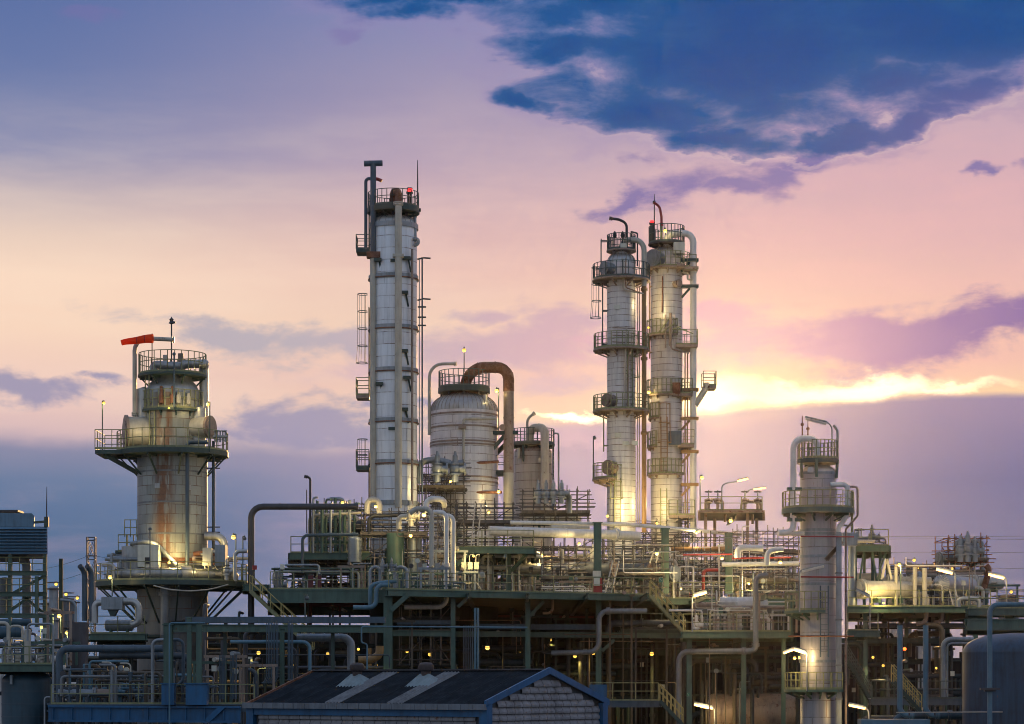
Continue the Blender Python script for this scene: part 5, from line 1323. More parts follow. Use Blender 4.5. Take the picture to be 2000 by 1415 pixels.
# cylinder vessel left of tall column base, dark hood
drum('dark hood-like drum behind the scaffold at the tall column foot', 684, 712, 1031, 13, 152, M['black'], 'drum', saddles=False)
def vert(label, px, py0, py1, rpx, Y, mat, name='vessel', cat='vessel', dome=True, bands=0, cone=False, group=None, n=24, bmat=None):
    c = P(px, py1, Y); r = rpx * S(Y); H = (py1 - py0) * S(Y)
    t = thing(name, label, cat, c, group)
    pr = [(r * .02, 0), (r * .25, 0), (r, r * .9)] if cone else [(0, 0), (r, 0)]
    mb = MB(); mb.lathe(c, pr + [(r, H - (r * .4 if dome else 0))] + ([] if dome else [(0, H)]), n); build('shell', mb, mat, t)
    if dome:
        mb = MB(); mb.lathe(c, [(r * math.cos(i / 6 * math.pi / 2) if i < 6 else 0, H - r * .4 + r * .4 * math.sin(i / 6 * math.pi / 2)) for i in range(7)], n); build('dome', mb, mat, t)
    for i in range(bands):
        mb = MB(); z = H * (i + 1) / (bands + 1); mb.ring(c, r - .02, r + .04, z - .05, z + .05, n); build('band', mb, bmat or mat, t)
    return t
vert('galvanised upright exchanger beside the riser bundle', 693, 1048, 1098, 13, 149, M['galv'], 'exchanger', 'exchanger', True, 5)
vert('pale green casing standing behind the scaffold on the upper deck', 772, 1042, 1152, 17, 150, M['green'], 'casing', 'vessel', False, 1)
vert('second pale casing, broader, right of the green casing', 808, 1050, 1152, 16, 151, M['galv'], 'casing', 'vessel', False, 2)
# lit relief valve with glowing lamp nest
relief_valve('lit relief valve beneath the yellow lamp at the tall column foot', 803, 1028, 146, 48, M['cream'])
flood_lamp('bright lamp over the lit relief valve and pale pipe trio', 828, 1005, 144.6, None, 260, 5.0)
flood_lamp('lamp hanging under the cream pipe arch of the tall column', 734, 989, 148.5, None, 130, 4.0)
flood_lamp('lamp at the right edge of the riser bundle', 669, 982, 149, None, 40, 3.6)
flood_lamp('lamp beneath the scaffold boards at the tall column foot', 802, 1046, 147.2, None, 120, 4.2)
flood_lamp('unlit lamp on a pole at the mid level deck', 986, 1088, 146.6, 1156, 0, 4.0, lit=False, side=1)
flood_lamp('unlit white lamp on a pole in front of the dim rack left of the shed', 600, 1168, 126, 1210, 0, 4.6, lit=False, side=-1)
# scaffolds
for i, px in enumerate((612, 620, 629, 637, 646, 655, 664, 673, 683, 692)):
    rr_ = 2.2 + (i % 3) * .5; top = 972 + (i * 7) % 17
    later(pipe_run('', [(px, 1080, 149.6 + (i % 2) * .8), (px, top, 149.6 + (i % 2) * .8)] + ([(px + 9, top, 149.6)] if i % 3 == 0 else []), rr_, M['green' if i % 4 else 'galv'], b=.2, name='green_riser', flanges=((.5,) if i % 2 else ())), 'upright green riser', 'in the front row of the riser deck', 'front risers of the riser deck', 'pipe')
scaffold('thin scaffold in front of the riser deck, beneath its railing', 575, 700, 1098, 1150, 151.5, 3, 6, 2, (1,), seed=21)
scaffold('scaffold between pale pipe trio and mid level deck', 838, 905, 1010, 1150, 148, 2.4, 4, 5, (2,), seed=22)
scaffold('deep scaffold behind the long grey drum on the upper deck', 1000, 1165, 1045, 1150, 166, 3, 8, 4, (2,), seed=23)
scaffold('scaffold between the white pipe posts on the upper deck', 1180, 1295, 1068, 1158, 151.5, 2, 6, 3, (1,), seed=24)
scaffold('tall thin scaffold at the foot of the thicker twin column', 1240, 1345, 1018, 1150, 165, 2.5, 5, 5, (3,), seed=25)
scaffold('scaffold on the upper deck before the small pipe deck', 1430, 1548, 1100, 1160, 155.5, 2.2, 6, 3, (1,), seed=26)
scaffold('scaffold around the pale banded pipe of the right deck', 1752, 1850, 1108, 1186, 157, 3, 5, 3, (2,), seed=27)
scaffold('thin scaffold left of the ribbed vessel, behind the tall column', 812, 880, 930, 1040, 163, 2.5, 4, 4, (3,), seed=28)
scaffold('thin dark scaffold in the bay beneath the upper deck corner', 780, 880, 1180, 1300, 144, 2.5, 5, 4, (2,), seed=29)
scaffold('scaffold with relief valves wrapped round the ribbed vessel foot', 797, 905, 905, 1010, 160, 3, 6, 4, (2,), seed=1)
scaffold('scaffold cage at the foot of the tall white column', 706, 832, 1000, 1100, 150, 2.6, 7, 4, (2,), seed=2)
scaffold('low scaffold right of the pale pipe trio, with leaning ladder', 892, 1002, 985, 1068, 152, 3, 6, 4, (2,), seed=3)
scaffold('scaffold with four relief valves against the sky, right of the swan-neck pipe', 1021, 1150, 960, 1030, 162, 3, 6, 3, (1,), seed=4)
scaffold('low scaffold in front of the vessel discs, left of the stair', 1062, 1160, 1070, 1158, 152, 2.4, 6, 4, (1,), seed=5)
scaffold('scaffold under the slim white pipe, left of the twin columns', 1160, 1300, 1052, 1158, 156, 3, 7, 4, (2,), seed=6)
scaffold('scaffold round the equipment right of the twin columns', 1318, 1440, 1050, 1160, 158, 3, 7, 4, (1,), seed=7)
scaffold('scaffold behind the white pipes left of the front column', 1440, 1560, 1038, 1130, 160, 3, 6, 4, (2,), seed=8)
scaffold('rust-brown scaffold tower at the far right of the exchanger deck', 1853, 1928, 1052, 1170, 160, 5, 6, 5, (2, 3), M['rust'], seed=9)
scaffold('scaffold standing on the riser deck beside the green bundle', 618, 706, 985, 1080, 153, 3, 6, 4, (2,), seed=10)
def lean_ladder(label, p, q, w=.4, mat='cream'):
    a, b = P(*p), P(*q); t = thing('ladder', label, 'ladder', a); s = V(w / 2, 0, 0)
    for sg in (-1, 1):
        mb = MB(); mb.beam(a + s * sg, b + s * sg, .07); build('stile', mb, M[mat], t, flat=True)
    n = int((b - a).length / .3)
    for i in range(1, n):
        mb = MB(); c = a.lerp(b, i / n); mb.tube([c - s, c + s], .02, 5); build('rung', mb, M[mat], t)
    return t
lean_ladder('pale ladder leaning on the scaffold right of the pale pipe trio', (926, 1068, 148.4), (934, 984, 150)); lean_ladder('pale ladder leaning in front of the exchanger discs', (1187, 1163, 148.6), (1203, 1096, 150)); lean_ladder('ladder leaning between the lit lamp and the white pipe post', (1275, 1100, 151), (1284, 1072, 151.6)); lean_ladder('ladder leaning by the fan-ribbed drum on the right deck', (1868, 1186, 151), (1848, 1100, 154))
for i, px in enumerate((854, 889)): later(relief_valve('', px, 942, 158.5, 60, M['galv'], None), 'tall relief valve', 'on the scaffold before the ribbed vessel', 'relief valves at the ribbed vessel', 'valve')
for i, px in enumerate((1051, 1067, 1081, 1097)): later(relief_valve('', px, 984, 161, 46, M['galv'], None), 'tall relief valve', 'in the row on the scaffold against the sky', 'relief valves against the sky', 'valve')
pipe_run('pale pipe bend behind the relief valves of the ribbed vessel', [(818, 945, 159), (818, 902, 159), (850, 898, 159), (880, 905, 159)], 6.5, M['galv'], b=.8, bands=.8); pipe_run('second pale pipe bend below the ribbed vessel scaffold', [(851, 936, 160), (851, 910, 160), (905, 904, 160)], 6, M['galv'], b=.6, bands=.8)
pipe_run('grey pipe bend at the right end of the relief valve row', [(1100, 972, 161.5), (1112, 966, 161.5), (1112, 1003, 161.5)], 5.5, M['grey'], b=.5, bands=.7)
# drums
drum('silver banded drum lying under the relief valve row', 1030, 1136, 1014, 14, 166, M['silver'], 'horizontal_drum', 'tank', None, True, True, .55, 0, M['grey'])
drum('silver round-ended drum behind the mid deck railing', 1002, 1064, 1114, 13, 156, M['silver'])
drum('long grey drum behind the deck rail, right of the silver one', 1066, 1166, 1112, 16, 157, M['grey'], bands=1.4)
drum('white two-step drum on the lower deck, right of the stair', 1434, 1500, 1181, 15, 146, M['white'], 'horizontal_drum', 'tank', None, True, True, 1.0)
drum('narrow white drum end joined to the two-step drum', 1404, 1440, 1176, 10, 146, M['white'], 'horizontal_drum', 'tank', None, False)
drum('dim tan drum left of the white two-step drum', 1352, 1424, 1183, 6.5, 147, M['tan'], 'horizontal_drum', 'tank', None, False, True, 1.2)
drum('large dark horizontal tank at the bottom, lit brown at its left end', 1377, 1600, 1392, 37, 147, M['tan'], bands=0)
drum('grey drum end behind the dim knee brace', 858, 905, 1040, 10, 157, M['grey'])
def disc_drum(label, px, py, rpx, Y, L, ang, mat, lid, sub='exchanger'):
    a = P(px, py, Y); d = V(math.sin(R_(ang)), math.cos(R_(ang)), 0); r = rpx * S(Y)
    t = thing(sub, label, 'exchanger', (a.x, a.y, a.z - r))
    mb = MB(); mb.tube([a, a + d * L], r * .86, 24); build('shell', mb, mat, t)
    mb = MB(); mb.tube([a - d * .1, a + d * .06], r, 28); build('channel_flange', mb, lid, t)
    mb = MB(); mb.tube([a + d * .1, a + d * .26], r, 28); build('shell_flange', mb, mat, t)
    mb = MB(); mb.tube([a - d * .2, a - d * .1], r * .72, 24); build('cover', mb, lid, t)
    for f in (.3, .75):
        q = MB(); q.box(a + d * L * f - V(0, 0, r), (r * 1.3, .25, r * .6), -R_(ang)); build('saddle', q, M['green'], t, flat=True)
    return t
disc_drum('exchanger with pale round cover, leftmost of the two by the stair', 1199, 1111, 17, 151.5, 4, -62, M['grey'], M['tan'])
disc_drum('exchanger with pale round cover, right one beside the lit lamp', 1272, 1113, 16, 152.5, 3, -62, M['grey'], M['tan'])
disc_drum('galvanised exchanger with round end beside the white pipe post', 1317, 1121, 16, 154, 4, -40, M['grey'], M['galv'])
disc_drum('exchanger with broad cream cover on the right deck, beside the square duct', 1681, 1151, 20, 150.6, 4, 62, M['cream'], M['cream'])
disc_drum('pale round vessel end inside the rust-brown scaffold', 1900, 1138, 13, 158, 3, 50, M['cream'], M['cream'])
disc_drum('grey round vessel end high behind the fan-ribbed drum', 1836, 1090, 12, 161, 4, 60, M['galv'], M['galv'])
# fan-ribbed drum on the right deck
a = P(1831, 1141, 152); d = V(.62, .78, 0); r = 18.5 * S(152)
t = thing('ribbed_drum', 'drum with fan-like ribbed conical end on the right deck', 'tank', (a.x, a.y, a.z - r))
mb = MB(); mb.tube([a, a + d * .5], r, 32, True, [r * .25, r]); build('cone_end', mb, M['galv'], t)
s_ = d.cross(V(0, 0, 1)).normalized(); mb = MB()
for i in range(24):
    an_ = 2 * math.pi * i / 24; u = s_ * math.cos(an_) + V(0, 0, 1) * math.sin(an_); mb.tube([a + u * r * .25 - d * .02, a + d * .48 + u * r], .03, 4)
build('rib_seam', mb, M['silver'], t); mb = MB(); mb.tube([a + d * .5, a + d * 4.5], r, 32); build('shell', mb, M['silver'], t)
# cabinets lit yellow under the mid level deck
for i, px in enumerate((906, 918.5, 931)):
    c = P(px, 1113, 146); t = thing('cabinet', '', 'cabinet', c); later(t, 'pale yellow-lit cabinet', 'under the mid level deck', 'cabinets under the mid level deck', 'cabinet')
    mb = MB(); mb.box(c + V(0, 0, .23), (.31, .28, .46)); build('box', mb, M['cream_box'], t, flat=True)
    mb = MB(); mb.box(c + V(0, -.15, .23), (.26, .03, .4)); build('door', mb, M['cream_box'], t, flat=True)
    mb = MB(); mb.tube(bend([c + V(-.05, 0, .46), c + V(-.05, 0, .95), c + V(.2, 0, .95)], .15), .03, 6); build('conduit', mb, M['cream_box'], t)
    mb = MB(); mb.tube([c + V(-.1, .05, 0), c + V(-.1, .05, -1.15)], .03, 6); build('leg', mb, M['galv'], t); mb = MB(); mb.tube([c + V(.1, .05, 0), c + V(.1, .05, -1.15)], .03, 6); build('leg', mb, M['galv'], t)
drum('small round cream motor beside the yellow-lit cabinets', 934, 948, 1125, 7, 147, M['cream'], 'motor', 'motor')
f_ = flood_lamp('lamp hidden over the yellow-lit cabinets', 925, 1086, 147, None, 0, 3.2); add_light(f_, P(918, 1093, 144.6), 190, (1.0, .72, .24), .15)
pipe_run('yellow-lit bent conduit below the cabinets', [(899, 1140, 146), (915, 1140, 146), (930, 1138, 146), (940, 1152, 146)], 1.4, M['cream'], b=.2)
# sign boards with a stair symbol
def stair_sign(label, px, py, Y, wpx):
    c = P(px, py, Y); w = wpx * S(Y); t = thing('stair_sign', label, 'sign', c)
    mb = MB(); mb.box(c, (w, .05, w * 1.25)); build('panel', mb, paint('sign_green', (.02, .17, .10, 1), .4, 0, 0, .05), t, flat=True)
    mb = MB(); y_ = -.03
    for i in range(3): mb.box(c + V(-w * .25 + i * w * .22, y_, w * .3 - i * w * .25), (w * .24, .02, w * .09)); mb.box(c + V(-w * .15 + i * w * .22, y_, w * .2 - i * w * .25), (w * .06, .02, w * .24))
    mb.box(c + V(0, y_, w * .55), (w * .92, .02, w * .06)); mb.box(c + V(0, y_, -w * .55), (w * .92, .02, w * .06)); build('stair_symbol', mb, M['cream_box'], t, flat=True)
    return t
stair_sign('green sign with white stair symbol at the top of the long stair', 1290.5, 1133, 146.4, 8); stair_sign('dim green stair sign low on the fourth deck column', 1344, 1357, 139.6, 5.5)
c = P(1292, 1147, 147); 
c = P(1167, 1140, 147.5); t = thing('control_box', 'white control box with red back panel on the first white pipe post', 'cabinet', c); mb = MB(); mb.box(c + V(0, .25, -.2), (.62, .3, 1.1)); build('back_panel', mb, M['red'], t, flat=True); mb = MB(); mb.box(c + V(-.05, 0, .1), (.38, .3, .5)); build('box', mb, M['cream_box'], t, flat=True); mb = MB(); mb.box(c + V(-.05, 0, .62), (.5, .34, .36)); build('hood', mb, M['cream_box'], t, flat=True)
c = P(1168, 1352, 137.4); t = thing('blue_cabinet', 'deep blue cabinet on the low walkway right of the shed', 'cabinet', c); mb = MB(); mb.box(c, (1.05, .6, .88)); build('body', mb, M['blue'], t, flat=True); mb = MB(); mb.box(c + V(.2, -.32, 0), (.5, .04, .78)); build('door', mb, M['blue'], t, flat=True)
c = P(497, 1109, 141.5); t = thing('warning_lamp_box', 'small red box on the stair head rail by the dark pipe', 'box', c); mb = MB(); mb.box(c, (.28, .2, .26), .2); build('box', mb, M['red'], t, flat=True); mb = MB(); mb.tube([c, c - V(0, 0, 1.1)], .03, 6); build('stand', mb, M['dark'], t)
# red fire cabinets on the left deck
for px in (607, 623):
    c = P(px, 1138, 144); t = thing('fire_cabinet', '', 'cabinet', c); later(t, 'dark red fire cabinet', 'beside the green riser bundle deck', 'red fire cabinets', 'cabinet'); mb = MB(); mb.box(c, (.3, .3, .85)); build('body', mb, M['deepred'], t, flat=True); mb = MB(); mb.box(c + V(0, 0, .48), (.34, .34, .1)); build('cap', mb, M['dark'], t, flat=True)
# red beams deep behind the left rack
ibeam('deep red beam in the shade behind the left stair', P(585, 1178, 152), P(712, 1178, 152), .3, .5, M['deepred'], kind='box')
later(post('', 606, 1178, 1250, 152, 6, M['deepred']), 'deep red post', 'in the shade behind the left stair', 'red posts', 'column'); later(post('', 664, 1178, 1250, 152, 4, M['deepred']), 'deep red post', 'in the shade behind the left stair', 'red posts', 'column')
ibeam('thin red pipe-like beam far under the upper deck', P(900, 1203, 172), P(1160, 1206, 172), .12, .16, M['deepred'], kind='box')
# lamp arms on the small pipe deck
tube_lamp('lit batten lamp on the taller curved arm above the small pipe deck', (1440, 940, 163), (1461, 935, 163), None, 24, True, None, .15, [(1410, 996, 163), (1410, 948, 163), (1420, 944, 163), (1440, 941, 163)])
tube_lamp('lit batten lamp on the lower curved arm above the small pipe deck', (1472, 956, 163.5), (1496, 953, 163.5), None, 24, True, None, .12, [(1456, 996, 163.5), (1456, 963, 163.5), (1464, 957, 163.5), (1474, 955, 163.5)])
flood_lamp('lit lamp on a tall pole right of the thicker twin column', 1371, 933, 163, 998, 30, 4.0, side=-1)
flood_lamp('lit lamp low beside the small pipe deck posts', 1427, 1017, 160, None, 60, 4.4)
for i, px in enumerate((1384, 1402, 1455, 1480)): later(hand_valve('', px, 997, 163, 40, M['tan']), 'tall tan valve', 'on the small pipe deck', 'valves on the small pipe deck', 'valve')
for i, (x0, x1, py) in enumerate([(1378, 1412, 976), (1448, 1486, 980), (1416, 1470, 1000)]): later(pipe_run('', [(x0, py + 20, 164), (x0, py, 164), (x1, py, 164), (x1, py + 24, 164)], 2.6, M['tan'], b=.3, name='pipe_loop'), 'tan pipe loop', 'on the small pipe deck', 'loops on the small pipe deck', 'pipe')
# right deck lamps and pipes
tube_lamp('lit batten lamp above the fan-ribbed drum, left one of two on the right deck', (1829, 1112, 149), (1860, 1120, 149), None, 150, True, None, .17, [(1866, 1186, 149), (1866, 1119, 149), (1858, 1115, 149), (1828, 1107, 149)])
tube_lamp('lit batten lamp at the far right end of the exchanger deck', (1931, 1122, 147), (1961, 1129.5, 147), None, 150, True, None, .17, [(1966, 1186, 147), (1966, 1131, 147), (1958, 1124, 147), (1930, 1117, 147)])
tube_lamp('unlit batten lamp above the cream exchanger cover', (1672, 1153, 147.5), (1698, 1165, 147.5), None, 0, False, None, .16, [(1699, 1230, 147.5), (1699, 1167, 147.5), (1692, 1160, 147.5), (1672, 1150, 147.5)])
tube_lamp('lit batten lamp beside the long stair, over the lower deck rail', (1355, 1164, 138.5), (1380, 1157, 138.5), None, 200, True, None, .17, [(1352, 1235, 138.5), (1352, 1166, 138.5), (1357, 1160, 138.5), (1380, 1153, 138.5)])
tube_lamp('lit batten lamp low in front of the large dark horizontal tank', (1356, 1376, 143.6), (1392, 1383.5, 143.6), None, 330, True, None, .17, [(1396, 1460, 143.6), (1396, 1384, 143.6), (1388, 1378, 143.6), (1356, 1371, 143.6)])
tube_lamp('lit batten lamp at the bottom right of the front column', (1658, 1377, 134), (1690, 1384, 134), None, 110, True, None, .15, [(1697, 1460, 134), (1697, 1388, 134), (1688, 1380, 134), (1658, 1373, 134)])
flood_lamp('lamp on a pole over the right deck pipes', 1756, 1103, 150, 1186, 150, 3.6, side=1)
f_ = flood_lamp('small lamp at the foot of the right steel frame', 1726, 1178, 150.6, None, 0, 2.6); add_light(f_, P(1722, 1168, 149.6), 220, (1.0, .72, .25), .15)
pa = [(1724, 1136, 153), (1760, 1136, 153), (1818, 1137, 153)]
pipe_run('pale banded pipe with thick collars lying along the right deck', pa, 9.5, M['cream'], bands=.7, flanges=(.12, .38, .62, .86), n=20)
pipe_run('thinner pale pipe beneath the banded one on the right deck', [(1722, 1160, 152), (1812, 1160, 152), (1812, 1186, 152)], 3.6, M['cream'], b=.4, bands=1.0, flanges=(.3, .6))
for i, px in enumerate((1750, 1787, 1806)): later(pipe_run('', [(px, 1186, 151.5), (px, 1102 + i * 4, 151.5)], 3.6 + i * .6, M['cream'], name='riser_pipe', bands=.8), 'pale riser pipe', 'crossing the banded pipe on the right deck', 'risers on the right deck', 'pipe')
pipe_run('pale pipe crook under the right deck edge', [(1809, 1188, 150.6), (1809, 1216, 150.6), (1790, 1219, 150.6)], 4.2, M['tan'], b=.4, bands=.6); pipe_run('second pale pipe crook under the right deck edge, farther right', [(1840, 1188, 151), (1840, 1214, 151), (1824, 1217, 151)], 4, M['tan'], b=.4, bands=.6)
pipe_run('pale double-jacketed pipe crossing under the right deck and dropping', [(1901, 1249, 143), (1842, 1249, 143), (1842, 1366, 143)], 5, M['galv'], b=.5, bands=.9); pipe_run('slim pipe following inside the double-jacketed drop', [(1901, 1257, 142.6), (1850, 1257, 142.6), (1850, 1366, 142.6)], 2, M['galv'], b=.3)
pipe_run('silver pipe loop low on the right deck beside the rust-brown scaffold', [(1872, 1186, 149), (1872, 1170, 149), (1912, 1170, 149), (1912, 1186, 149)], 4.6, M['galv'], b=.4, bands=.5)
for px, h_ in ((1876, 52), (1890, 60), (1904, 50)): later(relief_valve('', px, 1098, 159, h_, M['galv']), 'grey relief valve', 'high in the rust-brown scaffold', 'relief valves in the right scaffold', 'valve')
pipe_run('grey arch pipe at the top of the rust-brown scaffold', [(1866, 1100, 161), (1866, 1058, 161), (1888, 1056, 161)], 5, M['galv'], b=.6, bands=.6); pipe_run('second grey arch pipe at the scaffold top, opening right', [(1918, 1120, 161), (1918, 1056, 161), (1896, 1056, 161)], 5, M['galv'], b=.6, bands=.6)
pipe_run('rusty wide bend at the right edge of the rust-brown scaffold', [(1922, 1150, 158), (1932, 1112, 158), (1926, 1104, 158)], 6, M['rust'], b=.6)
pipe_run('horizontal cream drum-like pipe under the square deck', [(1668, 1131, 154), (1716, 1131, 154)], 11, M['cream'], bands=.9, n=20)
pipe_run('grey stack pipe left of the square deck frame', [(1664, 1190, 150.8), (1664, 1066, 150.8)], 7.5, M['galv'], bands=1.2); 
c = P(1659, 1054, 150); t = thing('instrument_cabinet', 'grey cabinet beside the side pipes of the front column', 'cabinet', c); mb = MB(); mb.box(c, (.95, .7, .85)); build('body', mb, M['galv'], t, flat=True); mb = MB(); mb.box(c + V(0, -.37, 0), (.8, .04, .7)); build('door', mb, M['galv'], t, flat=True)
pipe_run('pale pipe along the square deck edge', [(1668, 1057, 151.4), (1708, 1058, 151.4)], 3.2, M['cream'], bands=.8)
# blue pipes, posts and tank at the lower right
for i, px in enumerate((1757.5, 1808)):
    t = later(pipe_run('', [(px, 1222, 112), (px, 1385, 112), (px + 8, 1398, 112), (px + 26, 1398, 112)], 5.3, M['blue_pale'], b=.35, n=16, flanges=(.985,)), 'thick pale blue standpipe', 'rising before the low walkway, left of the blue tank', 'blue standpipes', 'pipe')
pipe_run('blue header pipe lying at the bottom, left of the blue tank', [(1748, 1440, 113), (1748, 1398, 113), (1890, 1398, 113)], 7.5, M['teal'], b=.5, bands=1.5, flanges=(.55, .8), n=16)
pipe_run('thin cream rail pipe along the bottom before the blue tank', [(1750, 1392, 107), (1958, 1391, 107)], 1.1, M['cream'])
for i, px in enumerate((1776, 1826)): later(hand_valve('', px, 1398, 111, 20, M['dark']), 'dark gate valve', 'on the blue header pipe at the bottom', 'valves of the blue header', 'valve')
pipe_run('pale blue pipe bending down in front of the blue tank', [(2040, 1181, 104), (1933, 1181, 104), (1933, 1450, 104)], 5.0, M['blue_pale'], b=.4, n=16, bands=2.4)
mb = MB(); mb.box(P(1933, 1346, 103.7), (.85, .35, .1)); mb.box(P(1933, 1349, 103.9), (.5, .2, .1)); tag(build('pipe_bracket', mb, M['dark'], None, P(1933, 1346, 103.7), True), 'dark bracket holding the pale blue pipe to the blue tank', 'bracket')
Yt = 110; t = Tower('storage_tank', 'large deep blue tank cut by the right edge', 'tank', 2010, Yt); kt = t.k
bt = paint('tank_blue_coating', (.010, .042, .078, 1), .5, 0, .2, .5)
t.shell([(128, 1498), (128, 1275)], bt, n=64); mb = MB(); mb.lathe((t.x, t.y, 0), [(128 * kt * math.cos(i / 10 * math.pi / 2) ** .6 if i < 10 else 0, t.z(1275) + 38 * kt * math.sin(i / 10 * math.pi / 2)) for i in range(11)], 64); t.part('dome', mb, bt)
t.band(1276, 128, .05, bt, .015, 64)
mb = MB(); mb.box(P(1745, 1428, 108), (3.2, 1.2, 1.1)); tag(build('pale_blue_casing', mb, M['blue_pale'], None, P(1745, 1428, 108), True), 'pale blue casing at the very bottom beside the lit batten lamp', 'casing')
# ------------------------------------------------------------------ far left
Yc = 158
t = thing('cooling_tower', 'blue louvred cooling tower on a green frame at the left edge', 'cooling tower', P(40, 1126, Yc)); kc = S(Yc)
cb = paint('cooling_tower_blue', (.085, .175, .255, 1), .5, 0, .1, .25)
a, b = P(-60, 1083, Yc), P(92, 1029, Yc); sk = 1 + 6 / Yc; mb = MB(); mb.prism([V(a.x, Yc, a.z), V(b.x, Yc, a.z), V(b.x * sk, Yc + 6, a.z), V(a.x * sk, Yc + 6, a.z)], V(0, 0, b.z - a.z)); build('casing', mb, M['slate'], t, flat=True)
for i in range(9):
    z0 = a.z + (b.z - a.z) * i / 9; mb = MB(); mb.prism([V(a.x, Yc - .02, z0), V(a.x, Yc - .28, z0 + .03), V(a.x, Yc - .04, z0 + .19)], V(b.x - a.x, 0, 0)); build('louvre', mb, cb, t, flat=True)
mb = MB(); mb.prism([V(P(-60, 0, Yc).x, Yc, b.z), V(P(66, 0, Yc).x, Yc, b.z), V(P(67, 0, Yc).x, Yc, P(0, 1008, Yc).z), V(P(62, 0, Yc).x, Yc, P(0, 1003, Yc).z), V(P(-60, 0, Yc).x, Yc, P(0, 1001, Yc).z)], V(-1.0, 5, 0)); build('fan_plenum', mb, cb, t)
mb = MB(); mb.box(P(10, 1000, Yc + 2), (2.2, 2, .12)); build('hatch', mb, M['dark'], t, flat=True)
for px in (-40, 20, 88):
    for yy in (0, 5.6):
        mb = MB(); mb.beam(P(px, 1460, Yc) + V(0, yy, 0), P(px, 1083, Yc) + V(0, yy, 0), .26, .26, (0, 1, 0), 'I'); build('post', mb, M['green'], t, flat=True)
mb = MB(); mb.beam(P(72, 1225, Yc - .4), P(72, 1126, Yc - .4), .24, .24, (0, 1, 0), 'I'); build('post', mb, M['green'], t, flat=True)
for py in (1120, 1161, 1203):
    mb = MB(); mb.beam(P(-60, py, Yc - .15), P(92, py, Yc - .15), .3, .32, kind='I'); build('beam', mb, M['green'], t, flat=True)
    rb = MB(); q0, q1 = P(-40, py - 4, Yc - .2), P(90, py - 4, Yc - .2); rail_run(rb, [q0, q1], h=.95, toe=False, post=1.0); build('railing', rb, M['rail'], t)
for q in (((10, 1200, Yc), (60, 1165, Yc)), ((88, 1200, Yc), (46, 1165, Yc)), ((24, 1160, Yc), (86, 1126, Yc))):
    mb = MB(); mb.beam(P(*q[0]), P(*q[1]), .14, .2); build('brace', mb, M['green'], t, flat=True)
pipe_run('thick grey elbow pipe under the blue cooling tower', [(0, 1090, Yc + 2), (52, 1090, Yc + 2), (52, 1210, Yc + 2)], 8.5, M['grey'], b=.6, bands=1.2, n=18); vert('grey upright vessel in the frame of the cooling tower', 10, 1128, 1205, 13, Yc + 2, M['grey'], bands=2)
m0 = thing('lightning_mast', 'slim lightning mast at the corner of the cooling tower', 'mast', P(91, 1083, Yc)); mb = MB(); mb.tube([P(91, 1083, Yc), P(91, 1000, Yc), P(91.5, 951, Yc)], .05, 6, True, [.07, .05, .02]); build('pole', mb, M['dark'], m0); mb = MB(); mb.beam(P(66, 1021, Yc), P(92, 1019, Yc), .1, .16); mb.box(P(91, 1020, Yc), (.3, .3, .7)); build('bracket', mb, M['green_dark'], m0)
# mitred vent stacks
for i, px in enumerate((165, 179)):
    t = thing('vent_stack', '', 'stack', P(px, 1213, 140)); later(t, 'slate vent stack with slanted dark mouth', 'left of the stout column', 'twin vent stacks', 'stack')
    mb = MB(); pth = bend([P(px, 1213, 140), P(px, 1117, 140), P(px - 9, 1106, 139.6)], .5); mb.tube(pth, 5.2 * S(140), 16); build('stack', mb, M['slate'], t)
    mb = MB(); e = pth[-1]; dd = (pth[-1] - pth[-2]).normalized(); mb.tube([e - dd * .02, e + dd * .012], 4.6 * S(140), 16); build('mouth', mb, M['black'], t)
vert('dark purple-brown hopper with conical foot, left of the stout column', 155, 1216, 1322, 17, 127, paint('hopper_brown', (.06, .055, .06, 1), .6, 0, .2, .3), 'hopper', 'hopper', False, 1, True)
c = P(221, 1179, 139); t = thing('air_cooler_box', 'galvanised box with silver hoses in front of the stout column', 'box', c); mb = MB(); mb.box(c, (1.25, 1.0, .75)); build('box', mb, M['galv'], t, flat=True); mb = MB(); mb.prism([c + V(-.3, -.3, -.38), c + V(.3, -.3, -.38), c + V(.12, -.3, -.75), c + V(-.12, -.3, -.75)], V(0, .6, 0)); build('chute', mb, M['green_dark'], t, flat=True); mb = MB(); mb.tube(bend([c + V(-.55, 0, .05), c + V(-1.1, 0, .05), c + V(-1.1, 0, -1.2)], .5), .2, 14); build('hose', mb, M['silver'], t)
mb = MB(); pth = bend([c + V(.6, 0, .12), c + V(1.55, 0, .12), c + V(1.55, 0, -1.15), c + V(1.1, 0, -1.3)], .6); mb.tube(pth, .22, 14); add_bands(mb, pth, .22, .18, 14, .04, 1.06); build('hose', mb, M['silver'], t)
drum('galvanised exchanger below the silver hoses', 204, 262, 1222, 11, 140.5, M['galv'], 'exchanger', 'exchanger', bands=.6)
pipe_run('slate header pipe across the bottom left, with a drop at its left end', [(116, 1420, 123), (116, 1267, 123), (318, 1267, 123)], 7.2, M['slate'], b=.5, bands=1.5, n=18); pipe_run('pale thick pipe low behind the girder rail', [(114, 1354, 122), (186, 1354, 122)], 7.5, M['galv'], bands=1.2, n=18, flanges=(.98,)); pipe_run('tan pipe carrying on from the pale thick pipe', [(186, 1354, 122.2), (224, 1356, 122.2)], 9, M['tan'], bands=.8)
for i, (px, py) in enumerate([(219, 1294), (255, 1296)]): later(pipe_run('', [(px - 20, py, 121), (px, py, 121), (px, py + 18, 121)], 1.5, M['cream'], b=.2, name='vent_pipe'), 'bent cream vent pipe', 'over the blue girder', 'bent vents over the girder', 'pipe')
